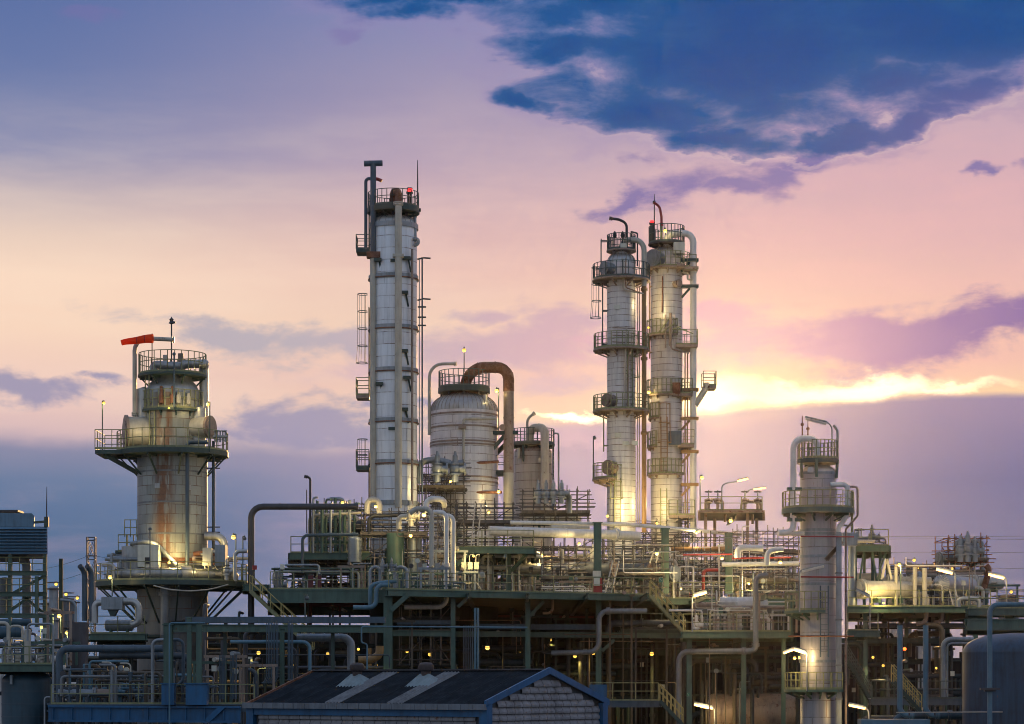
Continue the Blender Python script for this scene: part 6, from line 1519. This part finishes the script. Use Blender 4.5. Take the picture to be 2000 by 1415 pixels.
for i, px in enumerate((219, 255, 282)): later(pipe_run('', [(px, 1372, 121), (px, 1312 + i * 4, 121)], 3.5, M['galv'] if i == 0 else M['slate'], name='standpipe', flanges=(.99,)), 'grey standpipe', 'over the blue girder behind its rail', 'standpipes over the girder', 'pipe')
pipe_run('pale hook pipe left of the slim rack column', [(298, 1372, 119.6), (298, 1251, 119.6), (320, 1250, 119.6)], 3.4, M['galv'], b=.35); pipe_run('second pale hook pipe right of the slim rack column', [(334, 1250, 119.6), (358, 1250, 119.6), (358, 1330, 119.6), (345, 1340, 119.6)], 3.4, M['slate'], b=.35)
pipe_run('thin blue drain pipe down the front of the girder', [(400, 1217, 117.6), (331, 1217, 117.6), (331, 1440, 117.6)], 1.6, M['blue_pale'], b=.15)
pipe_run('thin pale pipe stepping down beside the corner column', [(1030, 1226, 124), (706, 1224, 124), (706, 1256, 124), (717, 1258, 124), (717, 1310, 124)], 1.5, M['blue_pale'], b=.15)
pipe_run('blue pipe with elbow beneath the long green beam', [(450, 1254, 126), (605, 1254, 126), (605, 1310, 126)], 3.6, M['blue_pale'], b=.4, bands=1.5); pipe_run('silver duct elbow in the dim bay left of the corner column', [(580, 1246, 130), (686, 1246, 130), (686, 1310, 130)], 8, M['galv'], b=.5, bands=.7, n=16); pipe_run('yellow-green lit duct bend in the dim bay', [(742, 1262, 132), (742, 1280, 132), (722, 1290, 132), (700, 1290, 132)], 8, M['ochre'], b=.6, n=16)
# left tank and its deck
t = Tower('storage_tank', 'slate blue tank under the left deck', 'tank', 53, 126); t.shell([(49, 1480), (49, 1332)], M['teal'], n=40); mb = MB(); mb.lathe((t.x, t.y, 0), [(49 * t.k * math.cos(i / 8 * math.pi / 2) ** .6 if i < 8 else 0, t.z(1332) + 20 * t.k * math.sin(i / 8 * math.pi / 2)) for i in range(9)], 40); t.part('dome', mb, M['teal'])
for py in (1350, 1375, 1400): t.band(py, 49, .04, M['slate'], .02)
mb = MB(); mb.box(t.pt(22, 1328, 1.4), (.14, .1, .5)); t.part('lifting_lug', mb, M['galv'], flat=True)
pipe_run('pale inverted-U pipe before the left tank', [(54, 1252, 120), (54, 1219, 120), (104, 1219, 120), (104, 1372, 120)], 2.2, M['galv'], b=.2); pipe_run('pale thin drain pipe at the left end of the blue girder', [(98, 1362, 117), (87, 1362, 117), (87, 1440, 117)], 1.6, M['galv'], b=.2)
vert('pale gas bottle standing on the left deck', 54, 1229, 1293, 6.5, 125, M['cream'], 'gas_bottle', 'bottle', True)
for i, x_ in enumerate((2, 30)): later(pipe_run('', [(x_ - 12, 1270, 126), (x_ - 12, 1217 + i * 6, 126), (x_ + 14, 1217 + i * 6, 126), (x_ + 14, 1250, 126)], 2.4 + (1 - i), M['cream'], b=.25, name='pipe_loop'), 'white pipe loop', 'over the left deck rail', 'white loops on the left deck', 'pipe')
drum('dark blue finned cooler at the left edge', -10, 44, 1236, 13, 130, M['teal'], 'finned_cooler', 'cooler', None, False, False, .3)
drum('teal drum above the finned cooler', -5, 62, 1216, 7, 134, M['teal'], 'horizontal_drum', 'tank', None, False)
pipe_run('pale pipe arch beside the brown hopper', [(118, 1172, 132), (142, 1174, 132), (148, 1186, 132), (148, 1216, 132)], 3, M['galv'], b=.5)
# far lamps, pylon, wires
for i, (px, py) in enumerate([(106, 1194), (116, 1203), (81, 1225), (130, 1236)]): later(flood_lamp('', px, py, 145, py + 34, 40, 4.6 if i < 2 else 3.4, side=(1 if i % 2 else -1) * .6), 'lit lamp', 'in the cluster between cooling tower and hopper', 'lamps by the cooling tower', 'lamp')
def pylon(label, px, py0, py1, Y, wpx):
    a = P(px, py1, Y); t = thing('pylon', label, 'pylon', a); k = S(Y); mb = MB()
    lv = [(py1, wpx * .62), (py0 + (py1 - py0) * .6, wpx * .42), (py0, wpx * .5)]
    cs = [[P(px, q, Y) + V(sx * w * k, sy * w * k, 0) for sx, sy in ((-1, -1), (1, -1), (1, 1), (-1, 1))] for q, w in lv]
    for A_, B_ in zip(cs, cs[1:]):
        for i in range(4):
            n = 4
            for j in range(n):
                p0, p1 = A_[i].lerp(B_[i], j / n), A_[i].lerp(B_[i], (j + 1) / n); q0, q1 = A_[(i + 1) % 4].lerp(B_[(i + 1) % 4], j / n), A_[(i + 1) % 4].lerp(B_[(i + 1) % 4], (j + 1) / n)
                mb.beam(p0, p1, .22); mb.beam(p0, q1, .12); mb.beam(q0, p1, .12); mb.beam(p1, q1, .14)
    build('lattice', mb, M['slate'], t, flat=True)
    mb = MB()
    for q, w in ((py0 + 6, 9), (py0 + 36, 11)): mb.beam(P(px - w, q, Y), P(px + w, q, Y), .3)
    build('crossarm', mb, M['slate'], t, flat=True); return t
pylon('grey lattice pylon far behind, left of the stout column', 178.5, 1050, 1340, 520, 16)
for x0, x1, y0, y1, sag, w in [(-20, 172, 1112, 1086, 14, 'left of'), (-20, 172, 1140, 1116, 14, 'lower left of'), (184, 480, 1086, 1094, 12, 'right of'), (184, 480, 1116, 1122, 12, 'lower right of')]:
    mb = MB(); mb.tube([P(x0 + (x1 - x0) * i / 12, y0 + (y1 - y0) * i / 12 + sag * (1 - (2 * i / 12 - 1) ** 2), 520) for i in range(13)], .05, 4); tag(build('power_line', mb, M['slate'], None, P(x0, y0, 520)), f'thin power line slung {w} the far pylon', 'wire')
for i, py in enumerate((1048, 1053, 1079, 1110)):
    mb = MB(); mb.tube([P(1600 + 460 * j / 12, py + 2 * (j / 6 - 1) ** 2, 620) for j in range(13)], .06, 4); later(build('power_line', mb, M['slate'], None, P(1700 + i, py, 620)), f'thin power line, {("topmost", "second from top", "third from top", "lowest")[i]}', 'across the sky right of the front column', 'power lines at right', 'wire')
# distant plant far behind
rnd = random.Random(5)
for i, (px, py, w, h_) in enumerate([(105, 1145, 9, 190), (122, 1165, 14, 170), (95, 1175, 12, 160), (140, 1172, 10, 160), (1745, 1108, 7, 200), (1775, 1098, 6, 200), (1800, 1112, 9, 200), (1825, 1106, 6, 200), (1848, 1115, 8, 200), (1970, 1160, 20, 180)]):
    Yf = 380 + 14 * i; vert_ = later(vert('', px, py, 1335 + 4 / S(Yf), w, Yf, M['slate'] if i % 2 else M['galv'], 'far_column', 'column', True, 3), 'small hazy column', 'of the distant plant ' + ('beside the cooling tower' if px < 800 else 'behind the right deck'), 'distant columns', 'column')
    for q_ in (.45, .72, .98):
        mb = MB(); zt_ = P(px, py, Yf).z * q_; rr_ = w * S(Yf); mb.ring((P(px, py, Yf).x, Yf, 0), rr_ * .9, rr_ * 1.7, zt_ - .2, zt_, 20); mb.ring((P(px, py, Yf).x, Yf, 0), rr_ * 1.62, rr_ * 1.7, zt_ + .9, zt_ + 1.0, 20); build('platform', mb, M['dark'], vert_)
    flood_lamp(f'tiny lit lamp on the distant plant, {("beside the cooling tower" if px < 800 else "behind the right deck")}, {ORD[i % 4] if px < 800 else ORD[i - 4]} one', px + rnd.uniform(-8, 12), py - 4, Yf - 8, py + 60, 0, 3.6, bulb='bulb_small')
# ------------------------------------------------------------------ the tangle of smaller pipes, each one a thing
def clutter(where, px0, px1, Y0, Y1, z0, ztop, n_riser=10, n_run=6, n_valve=4, n_loop=4, mats=('galv', 'grey', 'cream', 'tan'), r=(.05, .14), seed=1, run_z=None, hw=None):
    rnd = random.Random(seed)
    def pos(): 
        Y = rnd.uniform(Y0, Y1); return P(rnd.uniform(px0, px1), HOR, Y).x, Y
    tone = {'galv': 'grey metal', 'grey': 'dull grey', 'cream': 'cream', 'tan': 'tan', 'slate': 'slate blue', 'green': 'green', 'green_dark': 'dark green', 'white': 'white', 'rust': 'rusty', 'ochre': 'ochre', 'dark': 'dark', 'silver': 'silver', 'blue_pale': 'pale blue', 'teal': 'teal', 'red': 'red', 'dim': 'grimy', 'dimgreen': 'grimy green', 'dimslate': 'grimy slate', 'dimtan': 'grimy tan'}  # the dim tones are shade put into the colour
    for i in range(n_riser):
        x_, Y = pos(); m = rnd.choice(mats); rr = rnd.uniform(*r); zt = z0 + (ztop - z0) * rnd.uniform(.45, 1.0)
        pts = [V(x_, Y, z0), V(x_, Y, zt)]; c = rnd.random()
        if c < .4: pts += [V(x_ + rnd.choice((-1, 1)) * rnd.uniform(.6, 2.2), Y, zt)]
        elif c < .7: pts += [V(x_, Y + rnd.uniform(.8, 2.5), zt)]
        later(pipe_run('', None, 0, M[m], wpts=pts, r=rr, bands=rnd.choice((0, 0, .8, 1.4)), flanges=((.25,) if rr > .09 and rnd.random() < .5 else ()), name=('bent_pipe' if c < .4 else 'riser_pipe'), n=10), f'{tone[m]} {"bent" if c < .4 else "riser"} pipe', where, 'riser pipes ' + where, 'pipe')
    for i in range(n_run):
        x_, Y = pos(); m = rnd.choice(mats); rr = rnd.uniform(r[0], r[1] * 1.25); zz = z0 + (ztop - z0) * rnd.uniform(.15, .9); w = rnd.uniform(2, 8)
        xa, xb = P(px0, HOR, Y).x, P(px1, HOR, Y).x
        a, b = max(xa, x_ - w / 2), min(xb, x_ + w / 2)
        pts = [V(a, Y, zz), V(b, Y, zz)]
        if rnd.random() < .5: pts = [V(a, Y, max(z0, zz - rnd.uniform(.5, 1.8)))] + pts
        if rnd.random() < .5: pts = pts + [V(b, Y, max(z0, zz - rnd.uniform(.5, 1.8)))]
        later(pipe_run('', None, 0, M[m], wpts=pts, r=rr, bands=rnd.choice((0, .9, 1.5)), flanges=((.5,) if rr > .1 else ()), name='pipe_run', n=10), f'{tone[m]} level pipe', where, 'level pipes ' + where, 'pipe')
    for i in range(n_loop):
        x_, Y = pos(); m = rnd.choice(mats); rr = rnd.uniform(*r) * .8; zt = z0 + (ztop - z0) * rnd.uniform(.3, .7); w = rnd.uniform(.6, 1.5)
        later(pipe_run('', None, 0, M[m], wpts=[V(x_, Y, z0), V(x_, Y, zt), V(x_ + w, Y, zt), V(x_ + w, Y, z0)], r=rr, b=rr * 3, name='pipe_loop', n=8), f'{tone[m]} pipe loop', where, 'pipe loops ' + where, 'pipe')
    for i in range(n_valve):
        x_, Y = pos(); k = S(Y); h_ = rnd.uniform(.8, 1.5); pxx = 1000 + x_ / k; pyy = HOR - (z0 - EYE) / k
        m = rnd.choice(mats)
        if rnd.random() < .5: later(hand_valve('', pxx, pyy, Y, h_ / k, M[m]), f'{tone[m]} gate valve', where, 'gate valves ' + where, 'valve')
        else: later(relief_valve('', pxx, pyy, Y, h_ / k * 1.1, M[m]), f'{tone[m]} relief valve', where, 'relief valves ' + where, 'valve')
def details(where, px0, px1, Y0, Y1, z0, n_stand=6, n_goal=3, seed=1, mats=('galv', 'green', 'tan'), hs=(1.0, 1.9)):
    """instrument stands and goal-post pipe supports"""
    rnd = random.Random(seed * 7 + 3)
    for i in range(n_stand):
        Y = rnd.uniform(Y0, Y1); x_ = P(rnd.uniform(px0, px1), HOR, Y).x; h_ = rnd.uniform(*hs); mm = rnd.choice(mats)
        t = later(thing('instrument_stand', '', 'instrument', V(x_, Y, z0)), 'slim instrument stand', where, 'instrument stands ' + where, 'instrument')
        mb = MB(); mb.tube([V(x_, Y, z0), V(x_, Y, z0 + h_)], .03, 6); build('stand', mb, M[mm], t)
        mb = MB()
        if rnd.random() < .5: mb.box((x_, Y - .05, z0 + h_ + .1), (.26, .16, .32))
        else: mb.tube([V(x_, Y - .08, z0 + h_ + .1), V(x_, Y + .06, z0 + h_ + .1)], .15, 12)
        build('head', mb, M[rnd.choice(('cream_box', 'galv', 'dark', mm))], t)
    for i in range(n_goal):
        Y = rnd.uniform(Y0, Y1); x_ = P(rnd.uniform(px0, px1), HOR, Y).x; h_ = rnd.uniform(hs[0], hs[1] * 1.6); w = rnd.uniform(1.0, 2.4); mm = rnd.choice(mats)
        t = later(thing('pipe_support', '', 'support', V(x_, Y, z0)), 'goal-post pipe support', where, 'pipe supports ' + where, 'support')
        for o in (0, w):
            mb = MB(); mb.beam(V(x_ + o, Y, z0), V(x_ + o, Y, z0 + h_), .12); build('leg', mb, M[mm], t, flat=True)
        mb = MB(); mb.beam(V(x_ - .2, Y, z0 + h_ + .06), V(x_ + w + .2, Y, z0 + h_ + .06), .12, .14); build('crossbeam', mb, M[mm], t, flat=True)
        mb = MB(); pp = x_ + w * rnd.uniform(.2, .8); mb.tube([V(pp, Y - 1.2, z0 + h_ + .2), V(pp, Y + 1.6, z0 + h_ + .2)], rnd.uniform(.06, .13), 10); build('carried_pipe', mb, M[rnd.choice(('cream', 'galv', 'tan'))], t)
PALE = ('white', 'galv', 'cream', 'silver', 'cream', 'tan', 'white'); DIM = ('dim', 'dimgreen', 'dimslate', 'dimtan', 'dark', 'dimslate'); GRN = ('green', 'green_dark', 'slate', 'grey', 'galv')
clutter('on the upper deck below the ribbed vessel', 895, 1060, 152, 176, ZM, 14.2, 20, 12, 11, 9, PALE, seed=11)
clutter('on the upper deck left of the twin columns', 1060, 1200, 152, 178, ZM, 13.4, 20, 12, 11, 9, PALE, seed=12)
clutter('on the upper deck at the twin column feet', 1200, 1320, 154, 178, ZM, 13.6, 20, 12, 11, 9, PALE + ('rust',), seed=13)
clutter('on the upper deck right of the twin columns', 1320, 1440, 155, 180, ZM, 14.0, 22, 14, 11, 10, PALE + ('red',), seed=14)
clutter('on the upper deck behind the front column', 1440, 1560, 155, 180, ZM, 13.5, 20, 13, 10, 8, PALE + ('tan',), seed=15)
clutter('on the lower deck right of the long stair', 1352, 1540, 142.5, 151, zat(1235, 140), 9.6, 12, 8, 8, 6, PALE, (.04, .1), seed=16)
clutter('on the deck with the left stair', 535, 720, 144, 164, zat(1152, 142), zat(1100, 145), 22, 6, 14, 8, GRN, (.04, .09), seed=17)
clutter('in the green bundle on the riser deck', 605, 700, 151, 160, zat(1081, 150), zat(970, 151), 24, 8, 6, 4, ('green', 'green', 'cream', 'galv', 'green_dark'), (.06, .13), seed=18)
clutter('around the foot of the tall white column', 700, 890, 150, 158, zat(1152, 142), zat(1000, 150), 18, 10, 8, 8, ('galv', 'cream', 'grey', 'green', 'tan'), (.05, .12), seed=19)
clutter('on the front rim of the upper deck', 760, 900, 141, 147, ZM, zat(1095, 142), 8, 4, 6, 5, ('galv', 'slate', 'green'), (.04, .08), seed=20)
clutter('on the right exchanger deck', 1735, 1920, 154, 170, zat(1186, 150), zat(1108, 155), 26, 12, 14, 10, PALE, (.05, .15), seed=21)
clutter('on the square deck of the right frame', 1672, 1730, 153, 159, zat(1067, 152), zat(1030, 153), 3, 2, 4, 3, ('galv', 'tan', 'grey'), (.04, .07), seed=22)
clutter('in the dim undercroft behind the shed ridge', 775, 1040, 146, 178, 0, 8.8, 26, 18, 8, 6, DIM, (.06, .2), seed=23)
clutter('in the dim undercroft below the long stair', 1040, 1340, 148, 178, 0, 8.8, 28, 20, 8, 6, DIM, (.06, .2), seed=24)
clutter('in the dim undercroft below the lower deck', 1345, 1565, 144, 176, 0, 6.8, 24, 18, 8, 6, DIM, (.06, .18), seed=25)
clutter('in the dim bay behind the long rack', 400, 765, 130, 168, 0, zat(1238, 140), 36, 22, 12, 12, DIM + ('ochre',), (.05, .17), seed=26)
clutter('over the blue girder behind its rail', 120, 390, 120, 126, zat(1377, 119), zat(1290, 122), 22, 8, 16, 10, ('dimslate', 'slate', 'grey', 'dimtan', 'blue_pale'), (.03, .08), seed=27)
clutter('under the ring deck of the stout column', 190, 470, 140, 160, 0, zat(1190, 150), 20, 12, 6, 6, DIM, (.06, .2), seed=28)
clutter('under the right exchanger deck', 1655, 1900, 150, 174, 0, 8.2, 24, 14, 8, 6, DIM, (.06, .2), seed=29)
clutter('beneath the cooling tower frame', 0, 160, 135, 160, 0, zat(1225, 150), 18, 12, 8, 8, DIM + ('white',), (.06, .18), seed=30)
clutter('on the left deck over the slate tank', 5, 100, 125, 134, zat(1299, 124), zat(1235, 128), 8, 4, 6, 5, ('galv', 'cream', 'slate'), (.03, .07), seed=31)
clutter('on the base deck around the stout column', 205, 285, 146, 152, zat(1139, 150), zat(1085, 150), 4, 2, 4, 3, ('galv', 'silver', 'cream'), (.05, .12), seed=32)
clutter('on the base deck right of the stout column', 400, 460, 145, 151, zat(1139, 150), zat(1085, 150), 5, 2, 5, 3, ('galv', 'silver', 'cream'), (.05, .12), seed=33)

for i, a_ in enumerate([('on the upper deck below the ribbed vessel', 895, 1060, 149, 172, ZM), ('on the upper deck left of the twin columns', 1060, 1200, 149, 172, ZM), ('on the upper deck at the twin column feet', 1200, 1320, 153, 172, ZM), ('on the upper deck right of the twin columns', 1320, 1440, 154, 172, ZM), ('on the upper deck behind the front column', 1440, 1560, 154, 172, ZM), ('on the lower deck right of the long stair', 1352, 1540, 141, 150, zat(1235, 140)), ('on the deck with the left stair', 535, 750, 143, 160, zat(1152, 142)), ('on the front rim of the upper deck', 765, 900, 139.5, 147, ZM), ('on the right exchanger deck', 1735, 1930, 151, 168, zat(1186, 150)), ('on the low deck over the girder', 120, 470, 120, 126, zat(1377, 119)), ('on the left deck over the tank', 5, 100, 125, 134, zat(1299, 124))]):
    details(*a_, 9, 4, 50 + i)
for i, a_ in enumerate([('down in the undercroft behind the shed', 775, 1040, 144, 165, 0), ('down in the undercroft below the stair', 1040, 1340, 146, 166, 0), ('down in the bay behind the long rack', 400, 765, 132, 160, 0), ('down below the lower deck', 1345, 1565, 143, 165, 0), ('down under the right deck', 1655, 1890, 148, 168, 0)]):
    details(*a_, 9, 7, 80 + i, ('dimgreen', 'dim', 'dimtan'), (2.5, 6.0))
def thin_lines(where, px0, px1, Y0, Y1, z0, z1, n=14, nv=8, seed=1, mats=('cream', 'galv', 'tan', 'white')):
    """slim instrument tubes, level and upright"""
    rnd = random.Random(seed * 13 + 1)
    for i in range(n + nv):
        Y = rnd.uniform(Y0, Y1); xa, xb = P(px0, HOR, Y).x, P(px1, HOR, Y).x; mm = rnd.choice(mats); rr = rnd.uniform(.022, .042)
        if i < n:
            L = rnd.uniform(.25, .8) * (xb - xa); a = rnd.uniform(xa, xb - L); zz = rnd.uniform(z0 + .3, z1); pts = [V(a, Y, zz), V(a + L, Y, zz)]
            if rnd.random() < .6: pts.append(V(a + L, Y, max(z0, zz - rnd.uniform(.5, 2.5))))
            if rnd.random() < .4: pts.insert(0, V(a, Y, min(z1 + .5, zz + rnd.uniform(.4, 1.5))))
        else:
            a = rnd.uniform(xa, xb); pts = [V(a, Y, z0), V(a, Y, rnd.uniform(z0 + 1, z1 + .6))]
            if rnd.random() < .5: pts.append(pts[-1] + V(rnd.choice((-1, 1)) * rnd.uniform(.3, 1.0), 0, 0))
        mb = MB(); mb.tube(bend(pts, .15), rr, 6)
        later(build('instrument_line', mb, M[mm], None, pts[0]), 'slim instrument tube', where, 'instrument tubes ' + where, 'tube')
for i, a_ in enumerate([('below the ribbed vessel', 890, 1060, 149, 158, ZM, 13.8), ('left of the twin columns', 1050, 1200, 149, 160, ZM, 13.2), ('before the twin columns', 1190, 1330, 150, 160, ZM, 13.4), ('right of the twin columns', 1320, 1450, 153.5, 162, ZM, 14), ('behind the front column', 1430, 1565, 153.5, 162, ZM, 13.6), ('at the tall column foot', 700, 900, 146, 156, 9.8, 15), ('on the right exchanger deck', 1735, 1925, 151, 160, zat(1186, 150), zat(1105, 152)), ('above the lower deck', 1350, 1540, 141, 150, zat(1235, 140), 9.8)]):
    thin_lines(*a_, 16, 10, 200 + i)
for i, a_ in enumerate([('in the undercroft behind the shed', 780, 1040, 142, 158, 0, 8.5), ('in the undercroft below the stair', 1040, 1340, 145, 160, 0, 8.5), ('in the bay behind the long rack', 400, 765, 129, 150, 0, 6.2), ('below the lower deck', 1345, 1560, 141, 156, 0, 6.8)]):
    thin_lines(*a_, 8, 14, 230 + i, ('dimtan', 'grey', 'dimslate', 'tan'))
# steel bents in the undercroft: uprights and cross beams far back
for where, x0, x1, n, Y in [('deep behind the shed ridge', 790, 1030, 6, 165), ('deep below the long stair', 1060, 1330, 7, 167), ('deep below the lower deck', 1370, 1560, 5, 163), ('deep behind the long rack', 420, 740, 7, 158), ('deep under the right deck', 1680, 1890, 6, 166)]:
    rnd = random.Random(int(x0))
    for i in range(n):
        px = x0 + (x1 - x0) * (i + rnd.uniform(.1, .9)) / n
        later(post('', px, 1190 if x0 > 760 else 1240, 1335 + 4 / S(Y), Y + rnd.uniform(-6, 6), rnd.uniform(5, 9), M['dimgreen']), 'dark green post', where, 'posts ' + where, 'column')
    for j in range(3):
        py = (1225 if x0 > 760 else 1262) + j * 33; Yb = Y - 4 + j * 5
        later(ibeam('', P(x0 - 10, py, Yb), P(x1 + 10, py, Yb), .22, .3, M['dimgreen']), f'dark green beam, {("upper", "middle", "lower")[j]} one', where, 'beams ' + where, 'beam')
# lamps down in the undercroft
for i, (px, py, Y, pw, hd) in enumerate([(840, 1278, 150, 110, 4.6), (795, 1272, 152, 90, 3.8), (952, 1265, 148, 60, 5.0), (1123, 1281, 152, 110, 4.4), (1159, 1276, 149, 50, 3.6), (1273, 1277, 150, 120, 4.6), (1433, 1281, 156, 60, 3.4), (1014, 1275, 160, 70, 3.2), (880, 1302, 158, 90, 3.2), (1075, 1250, 168, 60, 3.0), (1210, 1302, 166, 90, 3.0)]):
    later(flood_lamp('', px, py, Y, None, pw * 2.4, hd, bulb='bulb_small' if i != 2 else 'bulb', col=(1.0, .74, .16), down=True), 'yellow lamp', 'glowing in the dim undercroft right of the corner column', 'undercroft lamps', 'lamp')
for i, (px, py, Y, pw, hd) in enumerate([(505, 1275, 140, 80, 4.4), (640, 1277, 142, 90, 3.6), (470, 1258, 148, 70, 3.2), (575, 1300, 150, 80, 3.0), (700, 1268, 138, 90, 3.2), (735, 1300, 148, 70, 3.2), (420, 1290, 142, 60, 3.2)]):
    later(flood_lamp('', px, py, Y, None, pw * 2.8, hd, bulb='bulb_small', col=(1.0, .76, .16), down=True), 'yellow lamp', 'in the dim bay behind the long rack', 'lamps behind the long rack', 'lamp')
for i, (px, py, Y, pw) in enumerate([(1552, 1285, 140, 40), (1562, 1284, 140.5, 30)]):
    later(flood_lamp('', px, py, Y, None, pw, 3.6, bulb='bulb'), 'small bright lamp', 'under the double batten lamp of the front column', 'lamps at the front column', 'lamp')
for i, (px, py, Y, pw) in enumerate([(1705, 1284, 150, 220), (1725, 1300, 158, 180), (1828, 1305, 160, 180), (1700, 1180, 156, 60)]):
    later(flood_lamp('', px, py, Y, None, pw, 3.2, bulb='bulb_small', down=True), 'small yellow lamp', 'among the pipes under the right deck', 'lamps under the right deck', 'lamp')
c = P(1767, 1268, 150); t = thing('signal_lamp', 'tiny red-orange signal lamp beside the first blue standpipe', 'lamp', c); mb = MB(); mb.ball(c, .11, 10); build('bulb', mb, glow('signal_red', (1, .12, .02, 1), 5), t); mb = MB(); mb.tube([c + V(0, 0, -.1), c - V(0, 0, .7)], .03, 6); build('stem', mb, M['dark'], t)
for i, (px, py, Y, pw, hd) in enumerate([(1283, 1081, 149, 90, 4.2), (1410, 1090, 150, 60, 3.8), (1524, 1098, 150, 60, 4.0), (1131, 1062, 151, 40, 3.2), (1330, 1150, 150, 60, 2.6), (1172, 1100, 156, 60, 2.8), (1463, 1140, 154, 60, 2.6), (1060, 1085, 156, 60, 2.8), (955, 1000, 156, 60, 3.2), (880, 940, 157, 60, 3.0), (1360, 1040, 160, 50, 3)]):
    later(flood_lamp('', px, py, Y, None, pw * 3.2, hd, bulb='bulb_small' if i > 2 else 'bulb'), 'yellow lamp', 'among the pipes of the upper deck', 'upper deck lamps', 'lamp')
finish_labels()
for o in scene.objects:
    if 'base' in o: del o['base']
